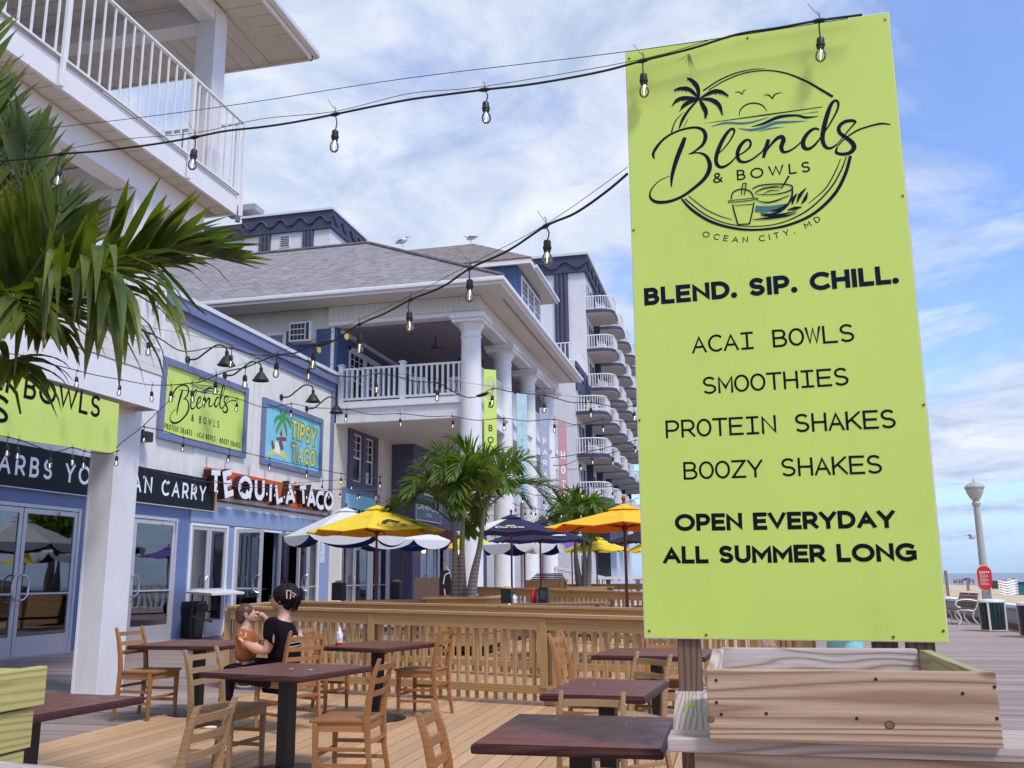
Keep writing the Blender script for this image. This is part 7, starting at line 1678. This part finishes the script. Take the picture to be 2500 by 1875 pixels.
# ================================================================ folding table and bin at the storefront
a=onX(451,1441,-12.7); b=onX(597,1444,-12.7)
yf0,yf1=a.y+.2,a.y+3.9
c_=onZ(499,1558,0)
zft=onX(470,1441,-12.9).z
ft=empty('folding_table',(-12.7,22,0),'white topped folding table on black legs by the storefront doors','table')
pA=onZ(451,1441,1.2); 
def zpt(u,v): return onZ(u,v,1.20)
q1,q2,q3,q4=zpt(451,1443),zpt(517,1448),zpt(597,1445),zpt(548,1436)
m=MB(); m.poly([q1,q2,q3,q4],.05,(0,0,1)); m.build('table_top',trimw,ft,world=True,bev=.01)
for (u,v) in ((462,1540),(499,1558),(530,1545),(566,1540)):
    p=onZ(u,v,0); k=min((q1,q2,q3,q4),key=lambda q:(q.x-p.x)**2+(q.y-p.y)**2); c0=(q1+q2+q3+q4)/4; tp_=k.lerp(c0,.25)
    m=MB(); m.tube([(tp_.x,tp_.y,0),(tp_.x,tp_.y,1.16)],.022,6); m.build('leg',blackm,ft,world=True)
m=MB(); c0=(q1+q2+q3+q4)/4; L2=q2.lerp(c0,.25); L3=q3.lerp(c0,.25); L1=q1.lerp(c0,.25); L4=q4.lerp(c0,.25)
for zz_ in (.06,.62): m.tube([(L3.x,L3.y,zz_),(L4.x,L4.y,zz_)],.02,6); m.tube([(L1.x,L1.y,zz_),(L2.x,L2.y,zz_)],.02,6)
m.build('leg_brace',blackm,ft,world=True)
tb=onZ(466,1562,0)
tr2=empty('trash_bin',(tb.x-.25,tb.y+.35,0),'black trash bin with bag under the folding table','trash bin',s=1.08)
m=MB(); m.add([(x*k,y*k,z) for z,k in ((0,.82),(.72,1.0)) for x,y in ((-.26,-.22),(.26,-.22),(.26,.22),(-.26,.22))],[(0,3,2,1),(4,5,6,7),(0,1,5,4),(1,2,6,5),(2,3,7,6),(3,0,4,7)]); m.build('bin_body',trash,tr2,bev=.02)
m=MB(); m.add([(x*k,y*k,z) for z,k in ((.60,1.08),(.74,1.14),(.79,1.02)) for x,y in ((-.26,-.22),(.26,-.22),(.26,.22),(-.26,.22))],[(0,1,5,4),(1,2,6,5),(2,3,7,6),(3,0,4,7),(4,5,9,8),(5,6,10,9),(6,7,11,10),(7,4,8,11)]); m.build('bin_bag',mat('shiny black bag',(.008,.008,.010),.18,bump=1.0,bscale=9),tr2,sm=True)
m=MB(); m.box((-.27,-.23,.78),(.27,.23,.86)); m.build('bin_lid',trash,tr2,bev=.03)
# ================================================================ string lights
def make_bulb():
    r=empty('bulb_proto',(0,0,0))
    m=MB(); m.lathe([(.001,0),(.016,0),(.019,-.008),(.019,-.030),(.022,-.032),(.022,-.044),(.018,-.048),(.018,-.058),(.001,-.058)],n=12); a=m.build('socket',blackr,r,sm=True)
    m=MB(); m.lathe([(.013,-.056),(.015,-.066),(.024,-.082),(.0265,-.100),(.023,-.116),(.013,-.127),(.001,-.130)],n=16); b=m.build('bulb',bulbg,r,sm=True)
    m=MB(); m.tube([(0,0,-.060),(0,0,-.112)],.0022,5); m.tube([(0,0,-.060),(.004,0,-.085),(-.003,0,-.11)],.0013,4); c=m.build('filament',filam,r)
    c.parent=b; b.parent=a
    return r,a.data,b.data,c.data
_r,_sk,_bu,_fi=make_bulb()
for o in [q for q in COL.objects if q.name in('socket','bulb','filament') or q==_r]:
    COL.objects.unlink(o); bpy.data.objects.remove(o)
def strand(label,A,B,pts,bulbs,r=.0055,drop=.085,bs=1.0,name='string_light',tie=True,ox=0):
    """a hanging cable in the vertical plane through A and B; bulbs hang at the given knots"""
    A,B=Vector(A),Vector(B); n=(B-A).cross(Vector((0,0,1))).normalized(); C=Vector((0,0,H))
    def on(u,v): d=Vector(ray(u,v)); return C+d*((A-C).dot(n)/d.dot(n))
    K=[on(u,v) for u,v in pts]; e=empty(name,K[0],label,'string lights','bulb strings over the terrace')
    m=MB(); m.tube(spl([tuple(k) for k in K],6),r,6); m.build('cable',blackr,e,world=True,sm=True)
    import bisect
    S_=spl([tuple(k) for k in K],12)
    uv=[(1250+FP*(c:=R.T@(np.array(p)-CC))[0]/-c[2]) for p in S_]
    random.seed(int(abs(pts[0][0]*7+pts[0][1])))
    for u in bulbs:
        i=min(range(len(S_)),key=lambda q:abs(uv[q]-u)); p=Vector(S_[i]); dd=(Vector(S_[min(i+1,len(S_)-1)])-Vector(S_[max(i-1,0)])).normalized()
        d_=drop*random.uniform(.75,1.1); sw=random.uniform(-.018,.018)
        m=MB(); m.tube([p-dd*.030*bs,p-dd*.012*bs,p+dd*.012*bs,p+dd*.030*bs],[r*1.1,r*1.9,r*1.9,r*1.1],6); m.tube(spl([tuple(p),tuple(p+Vector((sw,0,-d_*.5))),tuple(p+Vector((sw*.4,0,-d_)))],3),r*.62,5)
        m.tube([p,p+Vector((.004,0,.035*bs)),p+Vector((-.006,0,.05*bs))],r*.35,4)
        if tie and random.random()<.6: m.tube(spl([tuple(p+Vector((0,0,.02))),tuple(p+Vector((-.018,0,.05))),tuple(p+Vector((-.04,.0,.085)))],3),r*.22,4)
        m.build('drop_cord',blackr,e,world=True,sm=True)
        s=bpy.data.objects.new('socket',_sk); COL.objects.link(s); s.parent=e; s.location=p+Vector((sw*.4,0,-d_))-wloc(e); s.scale=(bs,)*3; s.rotation_euler=(random.uniform(-.1,.1),random.uniform(-.1,.1),0)
        b=bpy.data.objects.new('bulb',_bu); COL.objects.link(b); b.parent=s
        f=bpy.data.objects.new('filament',_fi); COL.objects.link(f); f.parent=b
    return e
def wire(label,A,B,pts,r=.002,thing=True):
    A,B=Vector(A),Vector(B); n=(B-A).cross(Vector((0,0,1))).normalized(); C=Vector((0,0,H))
    def on(u,v): d=Vector(ray(u,v)); return C+d*((A-C).dot(n)/d.dot(n))
    m=MB(); m.tube(spl([tuple(on(u,v)) for u,v in pts],4),r,4); return m.build('support_wire',blackr,label=label,cat='wire')
a=onY(2105,36,3.665); b=onY(-80,392,3.86)
strand('nearest string of lights, draped over the lime sign top and across the sky',a,b,[(2105,36),(2000,50),(1900,68),(1800,84),(1690,118),(1570,148),(1480,172),(1380,192),(1280,208),(1182,219),(1080,232),(1000,243),(900,262),(818,279),(720,298),(640,310),(550,320),(475,335),(390,350),(300,362),(230,370),(150,376),(60,388),(-80,400)],[2000,1570,1182,818,475,150],r=.0052,drop=.078,bs=.84)
wire('upper thin support wire above the nearest string of lights',a,b,[(2070,45),(1560,122),(1000,190),(600,252),(300,292),(-80,335)])
wire('lower thin support wire sagging beside the nearest string of lights',a,b,[(1740,95),(1560,146),(1182,211),(1000,228),(818,272),(640,290),(475,325),(300,340),(150,366)],.0018)
a=onY(1532,424,3.84); b=onX(347,937,-7.35)
strand('long string of lights from the left sign edge down to the porch building',a,b,[(1532,424),(1480,468),(1405,520),(1332,552),(1240,612),(1148,655),(1080,700),(1002,732),(940,765),(877,792),(830,822),(801,838),(769,842),(720,862),(678,866),(640,880),(599,897),(560,905),(528,916),(490,932),(469,935),(418,940),(372,940),(347,937)],[1332,1148,1002,877,769,678,599,528,469,418,372],r=.0062,drop=.085)
wire('thin support wire above the long string of lights',a,b,[(1532,408),(1332,548),(1148,645),(1002,722),(877,780),(769,828),(640,872),(469,930)],.002)
a=onY(170,775,6.9); b=onY(1556,988,12)
strand('string of lights crossing before the hotel porch railing and the columns',a,b,[(170,775),(228,807),(290,800),(358,811),(394,829),(434,854),(470,857),(517,848),(564,850),(615,865),(662,868),(705,868),(753,882),(785,902),(812,915),(870,920),(919,912),(964,918),(1015,931),(1069,935),(1105,955),(1141,970),(1170,966),(1203,949),(1240,955),(1271,960),(1330,965),(1393,982),(1443,983),(1510,994),(1556,988)],[364,564,753,919,1069,1203,1330,1443,1549],r=.006,drop=.09)
wire('thin wire above the string of lights that crosses the hotel porch',a,b,[(170,765),(434,812),(753,880),(1069,925),(1330,960),(1556,985)],.002)
a=onX(438,952,-8.3); b=onY(1556,1026,13.5)
strand('string of lights level with the lower edge of the hotel balcony',a,b,[(438,952),(500,958),(579,973),(646,995),(711,986),(762,995),(847,999),(906,1012),(977,1010),(1051,1017),(1105,1016),(1163,1026),(1230,1021),(1285,1028),(1353,1024),(1407,1037),(1471,1024),(1515,1028),(1556,1026)],[500,579,711,847,977,1105,1230,1353,1471],r=.006,drop=.085)
a=onX(350,1042,-7.7); b=onY(935,1164,17)
strand('string of lights from the white pillar rising over the wall signs',a,b,[(350,1042),(400,1052),(448,1068),(505,1082),(560,1096),(610,1108),(658,1119),(705,1130),(749,1139),(790,1148),(833,1156),(880,1162),(935,1164)],[354,448,560,658,749,833,930],r=.0065,drop=.09)
a=onX(0,1066,-7.30); b=onX(290,1104,-7.30)
strand('string of lights along the lower edge of the AI BOWLS banner',a,b,[(-60,1062),(0,1064),(47,1074),(90,1090),(123,1102),(150,1100),(177,1093),(217,1104),(260,1108),(290,1100)],[20,47,122,177,205,287],r=.0055,drop=.08)
a=onX(45,868,-7.2); b=onX(347,937,-7.2)
strand('string of lights hung on the porch fascia behind the palm',a,b,[(-40,862),(45,866),(110,885),(170,900),(230,915),(300,928),(347,937)],[57,190,295],r=.0055,drop=.09)
a=onX(290,1102,-7.5); b=onX(430,966,-8.2)
strand('black cable running from the pillar corner up to the long string of lights',a,b,[(286,1093),(300,1078),(347,1042),(390,1000),(427,966)],[],r=.006)
a=onX(340,1140,-12.6); b=onY(935,1164,22)
strand('small string of lights in front of the CARRY sign and the channel letters',a,b,[(340,1138),(354,1143),(409,1158),(481,1172),(527,1178),(610,1182),(690,1181),(740,1178),(787,1174),(860,1170),(935,1164)],[354,409,474,532,591,655,706,722,787,860,928],r=.008,drop=.12,bs=1.15)
a=onX(520,1180,-12.4); b=onY(935,1196,23)
strand('second small string of lights below it before the channel letters',a,b,[(520,1172),(580,1188),(650,1190),(700,1192),(760,1196),(831,1194),(874,1196),(935,1194)],[672,697,750,800,831,874,880,920],r=.008,drop=.12,bs=1.15)
a=onY(1345,1118,15); b=onY(1556,1074,16.5)
strand('upper of the two strings of lights meeting the lime sign right of the middle palm',a,b,[(1345,1118),(1395,1112),(1445,1101),(1500,1088),(1556,1074)],[1445,1550],r=.007,drop=.11)
a=onY(1350,1136,15.5); b=onY(1556,1090,17)
strand('lower of the two strings of lights meeting the lime sign right of the middle palm',a,b,[(1350,1136),(1380,1135),(1416,1121),(1455,1118),(1495,1105),(1556,1090)],[1416,1495],r=.007,drop=.11)
a=onY(1260,1205,19); b=onY(1560,1175,20)
strand('string of lights above the navy parasols',a,b,[(1255,1212),(1277,1202),(1320,1210),(1371,1197),(1420,1190),(1495,1187),(1560,1175)],[1277,1330,1420,1494],r=.008,drop=.12,bs=1.1)
a=onY(1250,1232,23); b=onY(1560,1222,24)
strand('short string of tiny lights before the column bases',a,b,[(1250,1228),(1282,1240),(1296,1241),(1308,1242),(1340,1246),(1370,1240),(1418,1240),(1455,1240),(1500,1235),(1560,1215)],[1259,1282,1296,1308,1335,1370,1418,1455],r=.008,drop=.12,bs=1.15)
# yellow warning tags on the cables
def tagm(u,v,y,label):
    p=onY(u,v,y); m=MB(); m.poly([p+Vector(q) for q in ((-.018,0,.03),(.02,.0,.024),(.024,.004,-.014),(.004,.006,-.03),(-.016,.004,-.006))],.001); m.build('cable_tag',yel,label=label,cat='tag')
tagm(845,822,6.9,'yellow tag on the long cable beside the hotel porch'); tagm(778,855,7.7,'narrow yellow tag hanging by the cable plug'); tagm(1194,962,9.9,'yellow tag by the cable plug before the lime column banner')
for u,v,y in ((792,838,7.5),(1178,964,9.8)):
    p=onY(u,v,y); m=MB(); m.tube([p+Vector((-.07,0,-.012)),p+Vector((-.02,0,-.004)),p+Vector((.03,0,.008)),p+Vector((.07,0,.02))],[.012,.02,.022,.010],8); m.build('cable_plug',blackr,label='black plug joint in the long cable left of the hotel porch' if u<1000 else 'black plug joint before the corner column',cat='plug')
# ================================================================ woman and child
def skin(name,V,E_,Rr,m_,parent,root=0,sub=2,off=None):
    off=off or Vector((0,0,0)); me=bpy.data.meshes.new(name); me.from_pydata([tuple(Vector(v)-off) for v in V],E_,[]); o=bpy.data.objects.new(name,me); COL.objects.link(o); o.parent=parent; me.materials.append(m_)
    s_=o.modifiers.new('s','SKIN'); s_.use_smooth_shade=True
    for i,r in enumerate(Rr): me.skin_vertices[0].data[i].radius=r if isinstance(r,tuple) else (r,r)
    me.skin_vertices[0].data[root].use_root=True; q=o.modifiers.new('d','SUBSURF'); q.levels=q.render_levels=sub
    for p in me.polygons: p.use_smooth=True
    return o
def Q(u,v,y): return onY(u,v,y)
WY=8.55
wo=onY(690,1640,WY); wm=empty('person',(wo.x,wo.y,0),'woman in black t-shirt with claw clipped dark hair and sunglasses, seated with a child','person')
off=Vector((wo.x,wo.y,0))
# body: pelvis, spine, neck, head; arms; legs
bv=[Q(692,1640,WY),Q(697,1590,WY),Q(690,1545,WY),Q(697,1508,WY),Q(694,1488,WY-.01),  # 0-4 pelvis..neck
    Q(688,1462,WY-.02),Q(690,1440,WY-.01),                                            # 5,6 head
    Q(668,1532,WY-.18),Q(651,1590,WY-.20),Q(622,1583,WY-.20),Q(598,1570,WY-.16),       # near arm 7-10
    Q(668,1528,WY+.18),Q(662,1545,WY+.28),Q(648,1512,WY+.24),Q(634,1497,WY+.16),       # far arm 11-14
    Q(660,1652,WY-.13),Q(560,1645,WY-.10),Q(548,1720,WY-.08),Q(540,1785,WY-.05),Q(510,1792,WY-.06), # near leg 15-19
    Q(655,1648,WY+.13),Q(552,1636,WY+.16),Q(553,1700,WY+.16),Q(560,1760,WY+.18),Q(535,1768,WY+.17)]
be=[(0,1),(1,2),(2,3),(3,4),(4,5),(5,6),(2,7),(7,8),(8,9),(9,10),(2,11),(11,12),(12,13),(13,14),(0,15),(15,16),(16,17),(17,18),(18,19),(0,20),(20,21),(21,22),(22,23),(23,24)]
br=[.09,.09,.11,.060,.055,.085,.080,.058,.054,.050,.030,.055,.050,.040,.028,.105,.072,.055,.040,.030,.105,.072,.055,.040,.030]
skin('body',bv,be,br,skinm,wm,off=off)
sh=[bv[0],bv[1],bv[2],Q(696,1518,WY),bv[7],bv[7].lerp(bv[8],.70),bv[11],bv[11].lerp(bv[12],.75)]
skin('t_shirt',sh,[(0,1),(1,2),(2,3),(2,4),(4,5),(2,6),(6,7)],[.180,.168,.185,.090,.110,.094,.105,.085],shirtb,wm,off=off)
skin('leggings',[bv[0]]+[v for v in (bv[15],bv[16],bv[17],bv[18],bv[20],bv[21],bv[22],bv[23])],[(0,1),(1,2),(2,3),(3,4),(0,5),(5,6),(6,7),(7,8)],[.160,.118,.085,.068,.050,.118,.085,.068,.050],pantsm,wm,off=off)
for a_,b_ in ((18,19),(23,24)):
    p,q=bv[a_],bv[b_]; d=(q-p); d.z=0; d.normalize(); m=MB(); z0=DZ+.012
    m.tube([Vector((p.x,p.y,z0+.05))-d*.05,Vector((p.x,p.y,z0+.055)),Vector((q.x,q.y,z0+.045)),Vector((q.x,q.y,z0+.03))+d*.07],[.035,.048,.045,.022],10); m.build('shoe',blackbox,wm,world=True,sm=True)
    m=MB(); m.tube([Vector((p.x,p.y,z0+.008))-d*.07,Vector((p.x,p.y,z0+.010)),Vector((q.x,q.y,z0+.010)),Vector((q.x,q.y,z0+.012))+d*.09],[.028,.046,.042,.02],10); m.v=[(x,y,DZ+.004+(z-DZ-.004)*.55) for x,y,z in m.v]; m.build('shoe_sole',shoew,wm,world=True,sm=True)
# face profile: nose, chin, ear
hc=bv[5]; fx=Vector((-.985,-.10,0)).normalized()     # facing left, a touch away from square
sdv=Vector((-fx.y,fx.x,0)); 
def HP(f,s,z): return hc+fx*f+sdv*s+Vector((0,0,z))
m=MB(); m.sphere(HP(.028,0,-.005),.082,16,12,(1.0,.90,1.22)); m.sphere(HP(.052,0,-.070),.042,12,8,(1,.9,.8)); m.build('face',skinm,wm,world=True,sm=True)
m=MB(); m.tube([HP(.098,0,.02),HP(.118,0,-.012),HP(.100,0,-.024)],[.010,.014,.010],8); m.build('nose',skinm,wm,world=True,sm=True)
m=MB(); m.tube([HP(.090,0,-.045),HP(.103,0,-.050),HP(.092,0,-.060)],[.008,.012,.008],8); m.build('lips',mat('lip skin',(.45,.18,.16),.5),wm,world=True,sm=True)
for s_ in (-1,1):
    m=MB(); m.tube(spl([tuple(HP(-.012,s_*.078,-.030)),tuple(HP(-.022,s_*.088,.0)),tuple(HP(-.006,s_*.086,.022)),tuple(HP(.006,s_*.080,-.002)),tuple(HP(-.006,s_*.078,-.026))],4),.009,6); m.build('ear',skinm,wm,world=True,sm=True)
# hair: cap, twisted bun, loose strands
m=MB(); 
cap=[HP(.055,0,.075),HP(.0,0,.085),HP(-.05,0,.065),HP(-.085,0,.02),HP(-.075,0,-.035)]
m.sphere(HP(-.025,0,.034),.112,18,14,(1.06,.95,.98)); m.sphere(HP(-.080,0,.038),.092,14,10,(1.0,.95,1.25)); m.sphere(HP(-.06,0,-.055),.058,12,8,(1,1.1,1)); m.build('hair_cap',hairb,wm,world=True,sm=True)
m=MB(); m.tube(spl([tuple(HP(-.06,0,-.06)),tuple(HP(-.115,.01,-.01)),tuple(HP(-.135,0,.05)),tuple(HP(-.12,0,.10)),tuple(HP(-.07,0,.118))],5),[.045,.05,.055,.058,.058,.06,.06,.058,.055,.052,.05,.048,.045,.04,.035,.03,.028,.026,.022,.02,.018][:21],10)
m.build('hair_twist',hairb,wm,world=True,sm=True)
random.seed(4)
m=MB()
for i in range(26):
    s_=random.uniform(-.045,.05); m.tube(spl([tuple(HP(-.125,s_,.085+random.uniform(-.02,.02))),tuple(HP(-.165-random.uniform(0,.02),s_*1.2,.03)),tuple(HP(-.160-random.uniform(-.01,.02),s_*1.3,-.04)),tuple(HP(-.130+random.uniform(-.02,.02),s_*1.3,-.10-random.uniform(0,.03)))],4),[.006,.006,.005,.004,.003,.002],4)
m.build('loose_hair',hairb,wm,world=True,sm=True)
cream_=mat('pearly hair clip',(.62,.50,.42),.25)
m=MB(); c_=[HP(-.085,.098,.080),HP(-.125,.088,.075),HP(-.120,.092,.0),HP(-.088,.100,.005)]
m.tube([c_[0],c_[1],c_[2],c_[3],c_[0]],.007,6); m.tube([HP(-.140,.085,.06),HP(-.168,.062,.03)],.006,6); m.tube([HP(-.155,.074,.015),HP(-.140,.085,.03)],.006,6); m.build('claw_clip',cream_,wm,world=True,sm=True)
m=MB(); 
for s_ in (-1,1): m.tube([HP(.098,s_*.055,.028),HP(.05,s_*.083,.030),HP(-.015,s_*.088,.022)],.0045,6); m.sphere(HP(.100,s_*.032,.018),.028,10,8,(.25,1,.8))
m.tube([HP(.108,-.06,.028),HP(.113,0,.028),HP(.108,.06,.028)],.0045,6); m.build('sunglasses',blackbox,wm,world=True,sm=True)
# white script on the back of the shirt
bp_=Plane(Q(697,1570,WY-.12),(.80,.60,0),(0,0,1)); 
if bp_.n.y>0: bp_.n=-bp_.n
bx=[Q(700,1546,WY-.115),Q(735,1540,WY+.0)]
mb=MB(); o_=Q(699,1562,WY-.19); dr=(Q(733,1552,WY+.02)-o_); pL=Plane(o_,Vector((dr.x,dr.y,0)),(0,0,1)); 
if pL.n.y>0: pL.n=-pL.n
for k,q in enumerate(([(.0,.0),(.03,.01),(.06,.05),(.05,.075),(.035,.06),(.04,.02),(.07,.0),(.09,.02)],[(.09,.02),(.10,.03),(.11,.01),(.12,.03),(.13,.01),(.145,.03)],[(.165,.0),(.19,.07),(.21,.065),(.20,.04),(.18,.035)],[(.205,.02),(.215,.05),(.22,.01),(.24,.03)])): ribbon(mb,pL,spl(q,5),.0045,.012+k*.0003)
for r_ in range(3): ribbon(mb,pL,[(.02,-.035-.035*r_),(.20,-.028-.035*r_)],[.003,.006,.002,.006,.003],.012)
mb.build('shirt_lettering',signw,wm,world=True,recalc=False)
# hands with five fingers each
def hand(parent,wr,dirv,palm_n,s=1.0,curl=.5,off=off,side=1):
    wr=Vector(wr); f=Vector(dirv).normalized(); n=Vector(palm_n).normalized(); w=f.cross(n).normalized(); n=w.cross(f)
    V=[wr,wr+f*.045*s,wr+f*.085*s]; E_=[(0,1),(1,2)]; Rr=[(.024*s,.017*s),(.036*s,.015*s),(.038*s,.013*s)]
    skin('palm',V,E_,Rr,skinm,parent,off=off,sub=2)
    for i,(o1,l) in enumerate(((-.030,.060),(-.010,.070),(.011,.066),(.030,.052))):
        b=wr+f*.080*s+w*o1*s; q=[b,b+(f*math.cos(.15)+n*math.sin(.15)*curl)*l*.5*s]; q.append(q[1]+(f*math.cos(curl)+n*math.sin(curl))*l*.32*s); q.append(q[2]+(f*math.cos(curl*1.7)+n*math.sin(curl*1.7))*l*.26*s)
        skin('finger',q,[(0,1),(1,2),(2,3)],[.0095*s,.009*s,.008*s,.006*s],skinm,parent,off=off,sub=1)
        m=MB(); m.sphere(q[3]-n*.002*s,.0065*s,6,5,(1,1,1)); m.build('fingernail',pinkn,parent,world=True,sm=True)
    b=wr+f*.025*s-w*side*.028*s; q=[b,b+(f*.6-w*side*.6+n*.3).normalized()*.035*s]; q.append(q[1]+(f*.85-w*side*.25+n*.4).normalized()*.03*s)
    skin('thumb',q,[(0,1),(1,2)],[.012*s,.0105*s,.008*s],skinm,parent,off=off,sub=1)
hand(wm,bv[10],Vector((-.55,.15,.45)),Vector((.2,1,.1)),1.05,.7)
hand(wm,bv[14],Vector((-.93,-.1,.10)),Vector((0,.2,-1)),1.05,.6)
# child on her lap, back and side to us, face towards her
CY=8.50
chd=empty('person',Q(600,1600,CY),'small boy with short brown hair in a burnt orange shirt on the woman\'s lap','person')
chd.location.z=0; off2=Vector(chd.location)
cv=[Q(606,1612,CY),Q(602,1575,CY),Q(600,1545,CY),Q(603,1524,CY),Q(601,1503,CY),Q(601,1492,CY),
    Q(588,1550,CY-.06),Q(600,1580,CY-.10),Q(632,1572,CY-.12),
    Q(612,1548,CY+.08),Q(630,1572,CY+.08),Q(648,1570,CY+.05),
    Q(592,1640,CY-.05),Q(590,1662,CY-.08),Q(594,1668,CY-.10),Q(622,1630,CY+.08),Q(630,1650,CY+.10)]
ce=[(0,1),(1,2),(2,3),(3,4),(4,5),(2,6),(6,7),(7,8),(2,9),(9,10),(10,11),(0,12),(12,13),(13,14),(0,15),(15,16)]
skin('body',cv,ce,[.030,.060,.060,.035,.070,.068,.036,.030,.022,.036,.030,.022,.055,.040,.030,.055,.035],skinm,chd,off=off2)
skin('shirt',[Q(598,1622,CY)]+cv[1:3]+[Q(602,1531,CY),cv[6],cv[7],cv[7].lerp(cv[8],.7),cv[9],cv[10],cv[10].lerp(cv[11],.6)],[(0,1),(1,2),(2,3),(2,4),(4,5),(5,6),(2,7),(7,8),(8,9)],[.125,.110,.094,.048,.050,.042,.036,.048,.040,.034],rustshirt,chd,off=off2)
skin('trousers',[cv[0]+Vector((0,0,-.02)),cv[12],cv[13],cv[15],cv[16]],[(0,1),(1,2),(0,3),(3,4)],[.115,.075,.055,.075,.055],pantsm,chd,off=off2)
h2=Q(601,1499,CY); f2=Vector((.88,.35,-.1)).normalized(); s2_=Vector((-f2.y,f2.x,0)).normalized()
def H2(f,s,z): return h2+f2*f+s2_*s+Vector((0,0,z))
m=MB(); m.sphere(H2(.022,0,-.010),.070,16,12,(1,.95,1.15)); m.sphere(H2(.055,0,-.045),.036,10,8); m.tube([H2(.085,0,.0),H2(.100,0,-.015),H2(.088,0,-.022)],[.008,.012,.008],6); m.build('face',skinm,chd,world=True,sm=True)
m=MB(); m.sphere(H2(-.016,0,.014),.085,18,14,(1.08,.93,1.02)); m.sphere(H2(-.035,0,-.03),.066,12,10,(1,1,1.1)); m.build('hair_cap',hairc,chd,world=True,sm=True)
m=MB(); 
for i in range(60):
    a=random.uniform(0,6.28); e_=random.uniform(.1,1.4); d=Vector((math.cos(a)*math.cos(e_),math.sin(a)*math.cos(e_),math.sin(e_))); p=H2(-.016,0,.012)+d*.080; m.tube([p,p+(d*.3+Vector((.5,.1,.1))).normalized()*.022],[.003,.0012],4)
m.build('hair_tufts',hairc,chd,world=True,sm=True)
for s_ in (-1,1): m=MB(); m.tube(spl([tuple(H2(.012,s_*.070,-.028)),tuple(H2(-.004,s_*.080,-.008)),tuple(H2(.008,s_*.078,.012)),tuple(H2(.02,s_*.072,-.008)),tuple(H2(.014,s_*.07,-.026))],4),.008,6); m.build('ear',skinm,chd,world=True,sm=True)
m=MB(); p=Q(594,1668,CY-.10); m.tube([p+Vector((-.05,0,0)),p,p+Vector((.07,-.01,-.005))],[.02,.030,.018],8); m.build('sock_shoe',blackbox,chd,world=True,sm=True)
m=MB(); m.tube([p+Vector((-.06,0,-.022)),p+Vector((0,0,-.026)),p+Vector((.09,-.01,-.022))],[.012,.018,.01],8); m.build('shoe_sole',shoew,chd,world=True,sm=True)
for o in COL.objects:
    if o.parent is None and o.type=='EMPTY' and 'kind' not in o and 'label' not in o: print('UNTAGGED',o.name)
